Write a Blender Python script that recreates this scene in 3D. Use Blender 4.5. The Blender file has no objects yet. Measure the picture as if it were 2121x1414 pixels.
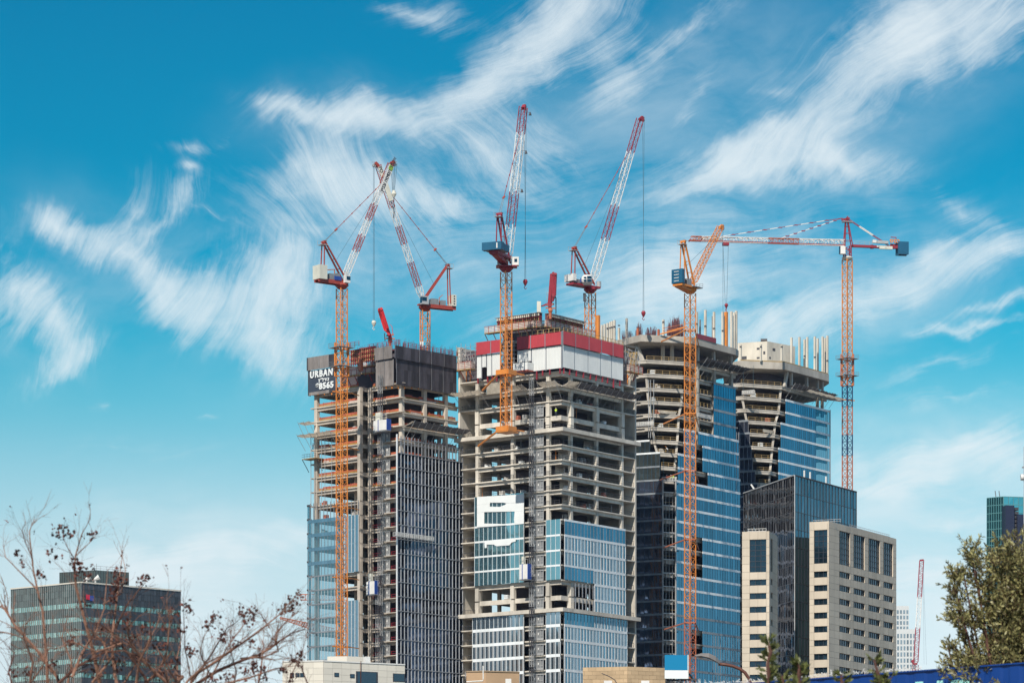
import bpy, math, random
from mathutils import Vector, Matrix
R = math.radians
rnd = random.Random(11)
scene = bpy.context.scene
# ------------------------------------------------------------------ camera
# f: focal length in photo pixels, CX: vanishing column, HZ: horizon row (photo pixels), ZC: eye height
F, CX, HZ, ZC = 7500.0, 1060.5, 2000.0, 2.0
cam_d = bpy.data.cameras.new('camera'); cam = bpy.data.objects.new('camera', cam_d)
scene.collection.objects.link(cam); scene.camera = cam
cam.location = (0, 0, ZC); cam.rotation_euler = (R(90), 0, 0)
cam_d.sensor_width = 36; cam_d.lens = 36 * F / 2121; cam_d.shift_y = (HZ - 707) / 2121
cam_d.clip_start = 0.5; cam_d.clip_end = 20000
cam_d.dof.use_dof = True; cam_d.dof.focus_distance = 800; cam_d.dof.aperture_fstop = 11
scene.view_settings.view_transform = 'Standard'; scene.view_settings.look = 'None'
scene.view_settings.exposure = 0.0; scene.view_settings.gamma = 1.0
scene.cycles.use_denoising = True
scene.cycles.max_bounces = 6; scene.cycles.diffuse_bounces = 2; scene.cycles.glossy_bounces = 3
scene.cycles.transmission_bounces = 4; scene.cycles.transparent_max_bounces = 10
scene.cycles.volume_bounces = 0
# ------------------------------------------------------------------ sun
SUN_EL = R(44); SX, SY = .31, .951       # horizontal direction in which the light travels
sd = bpy.data.lights.new('sun', 'SUN'); sd.energy = 5.0; sd.angle = R(.5); sd.color = (1, .93, .82)
so = bpy.data.objects.new('sun', sd); scene.collection.objects.link(so); so.location = (0, -50, 400)
dv = Vector((SX * math.cos(SUN_EL), SY * math.cos(SUN_EL), -math.sin(SUN_EL)))
so.rotation_euler = dv.to_track_quat('-Z', 'Y').to_euler()

def lin(r, g, b):
    f = lambda c: (c / 255 / 12.92) if c / 255 <= .04045 else ((c / 255 + .055) / 1.055) ** 2.4
    return (f(r), f(g), f(b), 1)
# ------------------------------------------------------------------ sky (world): gradient by elevation, Nishita, cirrus
world = bpy.data.worlds.new('World'); scene.world = world; world.use_nodes = True
wt = world.node_tree; wt.nodes.clear()
def wn(t, **k):
    n = wt.nodes.new(t)
    for a, b in k.items(): setattr(n, a, b)
    return n
def wl(a, b): wt.links.new(a, b)
def wm(op, a, b=None, c=None, clamp=False):
    n = wn('ShaderNodeMath', operation=op); n.use_clamp = clamp
    for i, s in enumerate((a, b, c)):
        if s is None: continue
        if isinstance(s, (int, float)): n.inputs[i].default_value = s
        else: wl(s, n.inputs[i])
    return n.outputs[0]
def wv(op, a, b):
    n = wn('ShaderNodeVectorMath', operation=op)
    for i, s in enumerate((a, b)):
        if isinstance(s, tuple): n.inputs[i].default_value = s
        elif s is not None: wl(s, n.inputs[i])
    return n
def ramp(fac, stops, interp='LINEAR'):
    n = wn('ShaderNodeValToRGB'); n.color_ramp.interpolation = interp
    e = n.color_ramp.elements
    e[0].position, e[0].color = stops[0]; e[1].position, e[1].color = stops[-1]
    for p, c in stops[1:-1]:
        q = e.new(p); q.color = c
    wl(fac, n.inputs[0]); return n.outputs[0]
tc = wn('ShaderNodeTexCoord'); sp = wn('ShaderNodeSeparateXYZ'); wl(tc.outputs['Generated'], sp.inputs[0])
x_, y_, z_ = sp.outputs
hor = wm('SQRT', wm('ADD', wm('MULTIPLY', x_, x_), wm('MULTIPLY', y_, y_)))
U = wm('MULTIPLY', wm('ARCTAN2', x_, y_), F / 1000)      # azimuth  (1 = 1000 photo pixels)
V = wm('MULTIPLY', wm('DIVIDE', z_, wm('MAXIMUM', hor, .08)), F / 1000)     # elevation
cb = wn('ShaderNodeCombineXYZ'); wl(U, cb.inputs[0]); wl(V, cb.inputs[1]); P0 = cb.outputs[0]
elev = wm('DIVIDE', V, 12.0, clamp=True)
sky = ramp(elev, [(0.0, lin(230, 242, 246)), (.052, lin(219, 237, 243)), (.066, lin(196, 227, 236)), (.083, lin(156, 212, 228)),
                  (.096, lin(102, 194, 218)), (.108, lin(38, 175, 209)), (.120, lin(0, 160, 201)), (.14, lin(0, 144, 188)), (.167, lin(0, 129, 176)),
                  (.3, lin(0, 100, 155)), (1.0, lin(0, 60, 120))])
# the right half of the sky is a little lighter than the left
east = wm('MULTIPLY_ADD', U, .05, 1.02)
east = wm('MINIMUM', wm('MAXIMUM', east, .9), 1.16)
skx = wn('ShaderNodeVectorMath', operation='SCALE'); wl(sky, skx.inputs[0]); wl(east, skx.inputs['Scale']); sky = skx.outputs[0]
nish = wn('ShaderNodeTexSky'); nish.sky_type = 'NISHITA'; nish.sun_disc = False
nish.sun_elevation = SUN_EL; nish.sun_rotation = math.atan2(-SX, -SY)
ns = wn('ShaderNodeVectorMath', operation='SCALE'); wl(nish.outputs[0], ns.inputs[0]); ns.inputs['Scale'].default_value = .08
mixn = wn('ShaderNodeMix', data_type='RGBA'); mixn.inputs[0].default_value = .02
wl(sky, mixn.inputs[6]); wl(ns.outputs[0], mixn.inputs[7]); sky = mixn.outputs[2]
def noise(vec, scale, detail, rough, dist=0.0, color=False):
    n = wn('ShaderNodeTexNoise'); n.noise_dimensions = '2D'
    wl(vec, n.inputs['Vector']); n.inputs['Scale'].default_value = scale
    n.inputs['Detail'].default_value = detail; n.inputs['Roughness'].default_value = rough
    n.inputs['Distortion'].default_value = dist
    return n.outputs['Color'] if color else n.outputs['Fac']
def warp(vec, scale, amt, det=2):
    c = wv('SUBTRACT', noise(vec, scale, det, .5, color=True), (.5, .5, .5)).outputs[0]
    s = wn('ShaderNodeVectorMath', operation='SCALE'); wl(c, s.inputs[0]); s.inputs['Scale'].default_value = amt
    return wv('ADD', vec, s.outputs[0]).outputs[0]
PW = warp(P0, 6.0, .10, 5)
PF = warp(warp(P0, 1.7, .28, 1), 7.0, .05, 2)
def mask(blobs):
    tot = None
    for (px, py, hl, hw, ang, st) in blobs:
        m = wn('ShaderNodeMapping', vector_type='TEXTURE')
        m.inputs['Location'].default_value = ((px - CX) / 1000, (HZ - py) / 1000, 0)
        m.inputs['Rotation'].default_value = (0, 0, R(ang))
        m.inputs['Scale'].default_value = (hl * 1.6 / 1000, hw * 1.75 / 1000, 1)
        wl(PW, m.inputs[0]); g = wn('ShaderNodeTexGradient', gradient_type='QUADRATIC_SPHERE'); wl(m.outputs[0], g.inputs[0])
        v = wm('MULTIPLY', g.outputs['Fac'], st)
        tot = v if tot is None else wm('ADD', tot, v)
    return tot
def layer(blobs, ang, sx, sy, seed, gain=1.0):
    r = wn('ShaderNodeVectorRotate', rotation_type='Z_AXIS'); wl(PF, r.inputs['Vector']); r.inputs['Angle'].default_value = R(-ang)
    def str_noise(fx, fy, k, det, rg):
        m = wn('ShaderNodeMapping', vector_type='POINT'); wl(r.outputs[0], m.inputs[0])
        m.inputs['Scale'].default_value = (sx * fx, sy * fy, 1); m.inputs['Location'].default_value = (seed * k, seed * 1.7 / k, 0)
        return noise(m.outputs[0], 1.0, det, rg, .25)
    # long soft tufts x fine filaments, broken up by patches of varied density
    tuft = str_noise(1.0, .55, 1.0, 5, .55); fil = str_noise(1.5, 2.6, 1.9, 9, .72)
    patch = noise(PW, 5.0 + seed * .1, 7, .62)
    mk = mask(blobs)
    d = wm('ADD', wm('ADD', wm('MULTIPLY', tuft, 1.5), wm('MULTIPLY', fil, 1.75)), wm('MULTIPLY', patch, 1.6))   # mean 2.22
    d = wm('ADD', wm('SUBTRACT', d, 2.44), wm('MULTIPLY', wm('MINIMUM', mk, 1.25), 1.15))
    d = wm('MAXIMUM', d, 0); d = wm('MULTIPLY', wm('POWER', d, 1.55), .62)
    return wm('MULTIPLY', wm('MULTIPLY', d, wm('MINIMUM', wm('MULTIPLY', mk, 2.2), 1.0)), gain)
G1 = [(1080,110,250,75,42,1.0),(950,195,200,60,25,.8),(760,238,230,46,0,1.1),(620,232,120,26,-8,1.0),(1190,50,210,70,38,.9),(1280,140,130,90,60,.9),(1430,60,120,34,30,.8),
      (860,20,120,36,-18,.9),(1900,70,330,100,24,1.15),(1800,170,210,75,20,.9),(2030,60,200,90,10,.7),(1690,250,220,50,30,.5),
      (1560,320,230,62,12,.95),(1740,350,170,46,-8,1.2),(1600,340,200,60,12,.8),(1720,270,230,50,15,.55),(1420,395,220,40,10,.6),
      (1455,185,60,34,45,.45),(1420,232,60,34,30,.5),(1600,190,60,18,0,.35)]
G2 = [(680,350,150,75,-55,.95),(640,405,180,62,-8,.6),(790,395,180,70,-40,.65),(930,425,130,40,-15,.85),(1130,300,180,60,-32,.6),
      (620,480,150,45,-10,.5),(1040,340,170,60,-40,.55),(400,312,62,22,0,.7),(470,280,34,26,0,.4),(400,358,38,22,10,.8),(450,460,60,12,-20,.5),(900,300,200,70,-35,.35)]
G3 = [(140,478,110,38,-10,.95),(250,540,160,58,-30,1.15),(345,600,90,55,-20,1.0),(275,440,80,48,60,.55),(395,415,70,40,70,.7),(340,475,120,28,35,.6),
      (30,620,70,110,10,1.0),(120,680,120,66,-40,1.2),(130,762,110,30,33,.95),(520,600,170,100,20,1.2),(560,710,180,90,-15,1.1),(600,570,90,70,60,.6),(440,640,90,60,0,.6)]
G4 = [(1540,690,300,62,8,.8),(1770,645,210,62,24,1.0),(1940,560,190,64,20,.9),(2070,520,100,40,10,.8),(1350,540,210,110,40,.75),(1300,640,170,90,0,.8),
      (1450,600,200,90,10,.6),(2010,440,150,36,-15,.45),(2060,650,150,20,10,.7),(2010,690,170,14,3,.9),(1960,950,250,52,8,1.2),(1850,1010,170,30,5,.6),
      (2000,820,230,24,5,.5),(1960,760,200,20,15,.4)]
G5 = [(430,1150,300,46,8,1.2),(560,1085,160,44,15,.6),(215,857,50,22,15,.5),(420,868,40,10,20,.4),(1920,1190,260,70,5,1.0),(300,1270,420,110,0,.5),(250,950,260,40,3,.35),
      (1500,560,520,260,0,.45),(900,520,420,220,0,.4),(1980,1080,200,30,3,.5)]
lay = None
for a in (layer(G1, 36, 3.0, 15, 3.1), layer(G2, -42, 3.0, 15, 8.3), layer(G3, 68, 4.0, 15, 5.7), layer(G4, 20, 2.2, 15, 12.9), layer(G5, 8, 1.6, 11, 21.4, .9)):
    lay = a if lay is None else wm('ADD', lay, a)
# faint cirrus over the rest of the dome
rest = wm('MULTIPLY', wm('MULTIPLY_ADD', noise(PF, .35, 8, .6, .4), 2.6, -1.25, clamp=True), wm('MULTIPLY_ADD', wm('ABSOLUTE', U), .5, -.62, clamp=True))
lay = wm('ADD', lay, wm('MULTIPLY', rest, .55))
# thin milky veils
VE = [(1450, 560, 420, 190, 8, .9), (1250, 250, 420, 150, 30, .5), (860, 480, 330, 170, 0, .75), (560, 640, 260, 170, 0, .6), (1900, 620, 360, 120, 18, .8), (1850, 130, 420, 150, 25, .6), (1600, 330, 380, 100, 8, .6),
      (320, 1180, 460, 130, 6, 1.6), (260, 540, 280, 120, -20, .5), (1900, 1000, 380, 130, 8, 1.9), (80, 680, 170, 140, 0, .5), (760, 250, 280, 80, 0, .5), (2000, 1280, 300, 110, 0, 1.6), (1420, 130, 200, 110, 20, .3)]
mv = wn('ShaderNodeMapping', vector_type='POINT'); wl(PF, mv.inputs[0]); mv.inputs['Rotation'].default_value = (0, 0, R(-20)); mv.inputs['Scale'].default_value = (1.1, 2.6, 1)
veil = wm('MULTIPLY', mask(VE), wm('MAXIMUM', wm('MULTIPLY_ADD', noise(mv.outputs[0], 2.4, 8, .6), 2.4, -.72), 0))
lay = wm('ADD', lay, wm('MULTIPLY', veil, .65))
alpha = wm('SUBTRACT', 1.0, wm('POWER', 2.718, wm('MULTIPLY', lay, -1.25)))
alpha = wm('MULTIPLY', alpha, .93, clamp=True)
mixc = wn('ShaderNodeMix', data_type='RGBA'); wl(alpha, mixc.inputs[0]); wl(sky, mixc.inputs[6]); mixc.inputs[7].default_value = lin(233, 243, 247)
bg = wn('ShaderNodeBackground'); wl(mixc.outputs[2], bg.inputs[0]); bg.inputs[1].default_value = 1.03
wo = wn('ShaderNodeOutputWorld'); wl(bg.outputs[0], wo.inputs[0])
world.cycles.sampling_method = 'MANUAL'; world.cycles.sample_map_resolution = 512
# ------------------------------------------------------------------ materials
def mat(name, col, rough=.8, metal=0.0, var=.0, vscale=.3, stretch=(1, 1, 1), isl=0.0, bump=0.0, bscale=2.0, spec=.5, transp=0.0, alpha=1.0, transl=0.0):
    m = bpy.data.materials.new(name); m.use_nodes = True; t = m.node_tree; b = t.nodes['Principled BSDF']
    b.inputs['Roughness'].default_value = rough; b.inputs['Metallic'].default_value = metal
    b.inputs['Specular IOR Level'].default_value = spec
    c = t.nodes.new('ShaderNodeRGB'); c.outputs[0].default_value = (*col[:3], 1); out = c.outputs[0]
    tcn = t.nodes.new('ShaderNodeTexCoord')
    if var:
        mp = t.nodes.new('ShaderNodeMapping'); mp.inputs['Scale'].default_value = stretch
        t.links.new(tcn.outputs['Object'], mp.inputs[0])
        n = t.nodes.new('ShaderNodeTexNoise'); n.inputs['Scale'].default_value = vscale; n.inputs['Detail'].default_value = 6
        n.inputs['Roughness'].default_value = .65; t.links.new(mp.outputs[0], n.inputs['Vector'])
        mr = t.nodes.new('ShaderNodeMapRange'); mr.inputs[1].default_value = .3; mr.inputs[2].default_value = .7
        mr.inputs[3].default_value = 1 - var; mr.inputs[4].default_value = 1 + var * .6; t.links.new(n.outputs['Fac'], mr.inputs[0])
        s = t.nodes.new('ShaderNodeVectorMath'); s.operation = 'SCALE'; t.links.new(out, s.inputs[0]); t.links.new(mr.outputs[0], s.inputs['Scale']); out = s.outputs[0]
    if isl:
        g = t.nodes.new('ShaderNodeNewGeometry'); mr = t.nodes.new('ShaderNodeMapRange')
        mr.inputs[3].default_value = 1 - isl; mr.inputs[4].default_value = 1 + isl
        t.links.new(g.outputs['Random Per Island'], mr.inputs[0])
        s = t.nodes.new('ShaderNodeVectorMath'); s.operation = 'SCALE'; t.links.new(out, s.inputs[0]); t.links.new(mr.outputs[0], s.inputs['Scale']); out = s.outputs[0]
    t.links.new(out, b.inputs['Base Color'])
    if bump:
        n = t.nodes.new('ShaderNodeTexNoise'); n.inputs['Scale'].default_value = bscale; n.inputs['Detail'].default_value = 4
        t.links.new(tcn.outputs['Object'], n.inputs['Vector'])
        bn = t.nodes.new('ShaderNodeBump'); bn.inputs['Strength'].default_value = bump; bn.inputs['Distance'].default_value = .05
        t.links.new(n.outputs['Fac'], bn.inputs['Height']); t.links.new(bn.outputs[0], b.inputs['Normal'])
    o = t.nodes['Material Output']
    if transp:
        tr = t.nodes.new('ShaderNodeBsdfTransparent'); tr.inputs[0].default_value = (.75, .9, .95, 1)
        mx = t.nodes.new('ShaderNodeMixShader'); mx.inputs[0].default_value = 1 - transp
        t.links.new(tr.outputs[0], mx.inputs[1]); t.links.new(b.outputs[0], mx.inputs[2]); t.links.new(mx.outputs[0], o.inputs[0])
    if transl:
        tr = t.nodes.new('ShaderNodeBsdfTranslucent'); t.links.new(out, tr.inputs[0])
        mx = t.nodes.new('ShaderNodeMixShader'); mx.inputs[0].default_value = transl
        t.links.new(b.outputs[0], mx.inputs[1]); t.links.new(tr.outputs[0], mx.inputs[2]); t.links.new(mx.outputs[0], o.inputs[0])
    return m
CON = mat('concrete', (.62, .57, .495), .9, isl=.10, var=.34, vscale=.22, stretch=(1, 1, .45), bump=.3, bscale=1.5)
CONS = mat('shade_darkened_concrete', (.47, .43, .375), .9, isl=.10, var=.34, vscale=.22, stretch=(1, 1, .45), bump=.3, bscale=1.5)  # darker copy of concrete, front-slab shade of the sliced towers put into its colour
FINM = mat('pale_fin', (.56, .575, .60), .5, .2, var=.15, vscale=.5)
CONT = mat('left_tower_concrete', (.57, .50, .42), .9, isl=.12, var=.38, vscale=.22, stretch=(1, 1, .45), bump=.3, bscale=1.5)
G_FIN = mat('near_black_glass', (.06, .08, .125), .05, .9, isl=.5, var=.4, vscale=.12)
CONW = mat('warm_concrete', (.64, .59, .50), .9, var=.26, vscale=.25, stretch=(1, 1, .4), bump=.3)
COND = mat('interior_shade_concrete', (.095, .085, .10), .95, var=.3, vscale=.2, stretch=(1, 1, .5))  # cores and inner walls, near-black colour stands in for the shade inside the floors
ORA = mat('orange_steel', (.72, .25, .045), .45, var=.14, vscale=.6)
ORR = mat('rust_orange_steel', (.50, .15, .07), .5, var=.2, vscale=.5)
NAVY = mat('navy_steel', (.02, .05, .13), .45, var=.2, vscale=.5)
RED = mat('red_steel', (.36, .055, .035), .45, var=.18, vscale=.6)
MRED = mat('maroon_steel', (.30, .03, .045), .45, var=.18, vscale=.6)
PUMPR = mat('pump_red_paint', (.62, .025, .03), .4, var=.15, vscale=.8)
WHT = mat('white_paint', (.74, .73, .70), .5, var=.12, vscale=.6)
IVO = mat('ivory_paint', (.66, .65, .56), .55, var=.14, vscale=.5)
GRY = mat('grey_steel', (.26, .27, .28), .5, .2, var=.25, vscale=.8)
GALV = mat('galvanised_steel', (.48, .48, .48), .5, .3, var=.2, vscale=.6)
DRK = mat('dark_steel', (.06, .06, .07), .6, var=.2, vscale=.6)
TEALB = mat('teal_blue_steel', (.01, .10, .19), .45, var=.15, vscale=.5)
BLU = mat('blue_machinery_paint', (.02, .07, .33), .5, var=.2, vscale=.6)
ROPE = mat('wire_rope', (.07, .13, .17), .6)
PLANK = mat('formwork_planks', (.62, .50, .44), .8, var=.35, vscale=.9, isl=.2)
TIMB = mat('formwork_timber', (.42, .29, .13), .8, var=.3, vscale=.8, isl=.2)
OCHRE = mat('ochre_guard_rail', (.36, .25, .11), .7, var=.2, vscale=.6, isl=.2)
ORNET = mat('orange_safety_mesh', (.46, .115, .06), .8, var=.35, vscale=.6)
YLNET = mat('yellow_toe_board', (.42, .23, .05), .8, var=.3, vscale=.6)
NETB = mat('debris_net', (.66, .60, .50), .9, var=.3, vscale=.7, transl=.45)
NETD = mat('unlit_debris_net', (.12, .12, .135), .9, var=.35, vscale=.7, transl=.15)  # net colour darkened so the right-hand nets look unlit from below
SCRW = mat('white_ribbed_sheet', (.70, .715, .70), .6, var=.10, vscale=.25, stretch=(1, 1, .4), isl=.03)
SCRR = mat('red_ribbed_sheet', (.46, .05, .065), .55, var=.12, vscale=.3, isl=.03)
SCRD = mat('black_plywood_screen', (.052, .048, .058), .6, var=.6, vscale=.45, stretch=(1, 1, .3), isl=.45)
SCRN = mat('navy_sign_panel', (.045, .058, .085), .6, var=.12, vscale=.4)
SCRG = mat('grey_plywood_screen', (.24, .215, .205), .75, var=.45, vscale=.4, stretch=(1, 1, .3), isl=.16)
MULL = mat('white_mullion', (.76, .77, .78), .45, .2, var=.08, vscale=.5)
MULG = mat('grey_mullion', (.34, .35, .38), .45, .4, var=.15, vscale=.5)
MULB = mat('blue_grey_mullion', (.05, .11, .17), .4, .4)
MULD = mat('dark_mullion', (.05, .055, .07), .45, .3)
SPAN = mat('white_spandrel', (.80, .84, .86), .5, var=.08, vscale=.5, isl=.08)
SPANG = mat('grey_spandrel', (.26, .29, .32), .5, .2, var=.15, vscale=.5, isl=.12)
G_T3 = mat('blue_glass', (.045, .19, .30), .06, .9, isl=.17, var=.26, vscale=.07, stretch=(1, 1, .5))
G_T2R = mat('steel_blue_glass', (.055, .20, .30), .06, .9, isl=.22, var=.15, vscale=.12)
G_T2L = mat('pale_teal_glass', (.27, .50, .55), .07, .9, isl=.13, var=.12, vscale=.12)
G_T2B = mat('pale_grey_glass', (.36, .46, .52), .08, .9, isl=.14, var=.12, vscale=.12)
G_DK = mat('dark_navy_glass', (.24, .29, .42), .05, .9, isl=.35, var=.3, vscale=.12)
G_GRN = mat('grey_green_glass', (.20, .25, .26), .07, .85, isl=.3, var=.3, vscale=.2)
G_CLR = mat('clear_blue_glass', (.23, .41, .48), .05, .9, isl=.14, transp=.48)
G_T1R = mat('lattice_glass', (.24, .36, .44), .05, .9, isl=.1)
G_WL = mat('smoked_glass', (.20, .20, .235), .03, 1.0, isl=.35, var=.35, vscale=.12)
G_WR = mat('slate_blue_glass', (.045, .13, .19), .05, 1.0, isl=.25, var=.15, vscale=.1)
G_MINT = mat('mint_glass', (.42, .60, .54), .1, .8, isl=.3)
G_TEAL = mat('teal_tower_glass', (.12, .42, .48), .07, .9, isl=.15)
G_WIN = mat('window_glass', (.035, .07, .10), .08, .75, isl=.5)
STONE = mat('beige_stone', (.60, .515, .41), .85, var=.20, vscale=.12, stretch=(1, 1, .35), isl=.07)
CLAD = mat('charcoal_cladding', (.065, .075, .09), .4, .3, isl=.25)
CREAM = mat('cream_tiles', (.66, .62, .54), .7, var=.06, vscale=.4, isl=.05)
TANP = mat('tan_plaster', (.46, .31, .19), .9, var=.14, vscale=.6)
BLOCKM = mat('sandy_blocks', (.50, .36, .22), .9, var=.2, vscale=.9, isl=.12)
RUST = mat('rebar', (.16, .07, .08), .8, var=.3, vscale=.8)
FILM = mat('white_protective_film', (.80, .83, .83), .6, var=.06, vscale=.4)
ASPH = mat('ground_soil', (.15, .14, .125), .95, var=.25, vscale=.02)
ROAD = mat('asphalt', (.055, .055, .058), .9, var=.2, vscale=.3)
LINE = mat('road_paint', (.75, .75, .72), .8)
PAVE = mat('pavement_slabs', (.34, .32, .29), .9, var=.15, vscale=.5)
BARK = mat('bark', (.27, .14, .095), .9, var=.6, vscale=9)
BARKD = mat('dark_bark', (.11, .05, .038), .9, var=.4, vscale=9)
LEAFD = mat('withered_leaves', (.10, .032, .024), .8, isl=.75)
LEAFO = mat('olive_leaves', (.27, .25, .105), .5, isl=.75, transl=.2)
LEAFG = mat('shrub_leaves', (.13, .145, .045), .5, isl=.6, transl=.2)
BLUH = mat('blue_hoarding_sheet', (.002, .042, .225), .45, var=.08, vscale=1.0)
HPINK = mat('pink_stripe', (.55, .33, .30), .6)
HMINT = mat('mint_print', (.35, .72, .68), .6)
SIGNB = mat('blue_sign_print', (.0, .21, .42), .45)
SIGNW = mat('white_sign_print', (.80, .84, .84), .5)
BRWN = mat('brown_lamp_paint', (.12, .045, .03), .5, var=.15, vscale=2)
LAMPG = mat('lamp_grey', (.17, .16, .155), .5, var=.1, vscale=4)
LAMPL = mat('lamp_lens', (.55, .42, .28), .4)
FARG = mat('pale_far_glass', (.20, .26, .30), .3, .3, isl=.35)
FARW = mat('pale_far_wall', (.60, .62, .62), .8)
SKIN = mat('skin', (.45, .26, .18), .6); HIVIS = mat('hi_vis_vest', (.55, .75, .05), .7); TROU = mat('dark_trousers', (.05, .06, .09), .9)
REDC = mat('red_work_clothes', (.5, .06, .05), .9); WHC = mat('white_work_clothes', (.7, .7, .68), .9)
# ------------------------------------------------------------------ mesh helpers
OFFS = {}
class MB:
    def __init__(s, m=None): s.v = []; s.f = []; s.mi = []; s.mats = []; s.cur = 0; m and s.use(m)
    def use(s, m):
        if m not in s.mats: s.mats.append(m)
        s.cur = s.mats.index(m); return s
    def face(s, pts):
        k = len(s.v); s.v += [tuple(p) for p in pts]; s.f.append(tuple(range(k, k + len(pts)))); s.mi.append(s.cur)
    def para(s, o, a, b, c):
        o, a, b, c = Vector(o), Vector(a), Vector(b), Vector(c); k = len(s.v)
        s.v += [tuple(p) for p in (o, o + a, o + a + b, o + b, o + c, o + a + c, o + a + b + c, o + b + c)]
        fs = ((0, 3, 2, 1), (4, 5, 6, 7), (0, 1, 5, 4), (1, 2, 6, 5), (2, 3, 7, 6), (3, 0, 4, 7))
        flip = a.cross(b).dot(c) < 0
        for f in fs: s.f.append(tuple(k + i for i in (reversed(f) if flip else f))); s.mi.append(s.cur)
    def bar(s, p, q, w, h=None, up=None):
        p, q = Vector(p), Vector(q); d = q - p
        if d.length < 1e-6: return
        h = h or w; d.normalize()
        u = up or (Vector((0, 0, 1)) if abs(d.z) < .95 else Vector((.6, .8, 0)))
        a = d.cross(u).normalized(); b = a.cross(d).normalized()
        s.para(p - a * w / 2 - b * h / 2, a * w, q - p, b * h)
    def tube(s, pts, rs, n=6, cap=True):
        pts = [Vector(p) for p in pts]; k = len(s.v); prev = None
        for i, p in enumerate(pts):
            d = (pts[min(i + 1, len(pts) - 1)] - pts[max(i - 1, 0)]).normalized()
            u = prev if prev is not None else (Vector((0, 0, 1)) if abs(d.z) < .9 else Vector((1, 0, 0)))
            a = d.cross(u); a = a.normalized() if a.length > 1e-4 else d.orthogonal().normalized(); b = a.cross(d).normalized(); prev = b
            r = rs[i] if isinstance(rs, (list, tuple)) else rs
            for j in range(n):
                t = 2 * math.pi * j / n; s.v.append(tuple(p + a * math.cos(t) * r + b * math.sin(t) * r))
        for i in range(len(pts) - 1):
            for j in range(n):
                s.f.append((k + i * n + j, k + i * n + (j + 1) % n, k + (i + 1) * n + (j + 1) % n, k + (i + 1) * n + j)); s.mi.append(s.cur)
        if cap:
            s.f.append(tuple(k + j for j in reversed(range(n)))); s.mi.append(s.cur)
            e = k + (len(pts) - 1) * n; s.f.append(tuple(e + j for j in range(n))); s.mi.append(s.cur)
    def prism(s, poly, z0, z1):
        k = len(s.v); n = len(poly); A = sum(poly[i][0] * poly[(i + 1) % n][1] - poly[(i + 1) % n][0] * poly[i][1] for i in range(n))
        if A < 0: poly = list(reversed(poly))
        s.v += [(p[0], p[1], z0) for p in poly] + [(p[0], p[1], z1) for p in poly]
        s.f.append(tuple(k + i for i in reversed(range(n)))); s.f.append(tuple(k + n + i for i in range(n)))
        s.mi += [s.cur, s.cur]
        for i in range(n): s.f.append((k + i, k + (i + 1) % n, k + n + (i + 1) % n, k + n + i)); s.mi.append(s.cur)
    def build(s, name, parent=None, loc=None, smooth=False):
        off = Vector(OFFS[parent.name]) if parent else Vector(loc or (0, 0, 0))
        me = bpy.data.meshes.new(name); me.from_pydata([tuple(Vector(v) - off) for v in s.v], [], s.f)
        for m in s.mats: me.materials.append(m)
        me.polygons.foreach_set('material_index', s.mi)
        if smooth: me.polygons.foreach_set('use_smooth', [True] * len(me.polygons))
        me.update(); o = bpy.data.objects.new(name, me); scene.collection.objects.link(o)
        if parent: o.parent = parent
        else: o.location = off
        OFFS[o.name] = off; return o
def thing(name, label, cat, loc, group=None):
    o = bpy.data.objects.new(name, None); scene.collection.objects.link(o); o.location = loc
    o.empty_display_size = .5; OFFS[o.name] = Vector(loc); return tag(o, label, cat, group)
def tag(o, label, cat, group=None):
    o['label'] = label; o['category'] = cat
    if group: o['group'] = group
    return o
def at(px, py, Y): return Vector(((px - CX) / F * Y, Y, ZC + (HZ - py) / F * Y))
def zat(py, Y): return ZC + (HZ - py) / F * Y
class Fr:
    """right-angled plan frame with its front corner at column px, distance Y; a runs along the left face, b along the right face"""
    def __init__(s, px, Y, th):
        s.C = Vector(((px - CX) / F * Y, Y, 0)); s.Y = Y
        s.u = Vector((-math.cos(R(th)), math.sin(R(th)), 0)); s.v = Vector((math.sin(R(th)), math.cos(R(th)), 0))
    def p(s, a, b, z=0): return s.C + s.u * a + s.v * b + Vector((0, 0, z))
    def a(s, px, b=0):
        m = (px - CX) / F; o = s.p(0, b); return (m * o.y - o.x) / (s.u.x - m * s.u.y)
    def b(s, px, a=0):
        m = (px - CX) / F; o = s.p(a, 0); return (m * o.y - o.x) / (s.v.x - m * s.v.y)
    def z(s, py, a=0, b=0): return zat(py, s.p(a, b).y)
    def box(s, mb, a0, a1, b0, b1, z0, z1): mb.para(s.p(a0, b0, z0), s.u * (a1 - a0), s.v * (b1 - b0), (0, 0, z1 - z0))
class Wall:
    """a vertical plane: from point C along direction d, outward normal n"""
    def __init__(s, C, d, n): s.C, s.d, s.n = Vector(C), Vector(d).normalized(), Vector(n).normalized()
    def p(s, t, z=0, o=0): return s.C + s.d * t + s.n * o + Vector((0, 0, z))
    def t(s, px, o=0):
        m = (px - CX) / F; c = s.C + s.n * o; return (m * c.y - c.x) / (s.d.x - m * s.d.y)
    def z(s, py, t=0): return zat(py, s.p(t).y)
    def box(s, mb, t0, t1, o0, o1, z0, z1): mb.para(s.p(t0, z0, o0), s.d * (t1 - t0), s.n * (o1 - o0), (0, 0, z1 - z0))
def wallL(fr, b=0): return Wall(fr.p(0, b), fr.u, -fr.v)
def wallR(fr, a=0): return Wall(fr.p(a, 0), fr.v, -fr.u)
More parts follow.
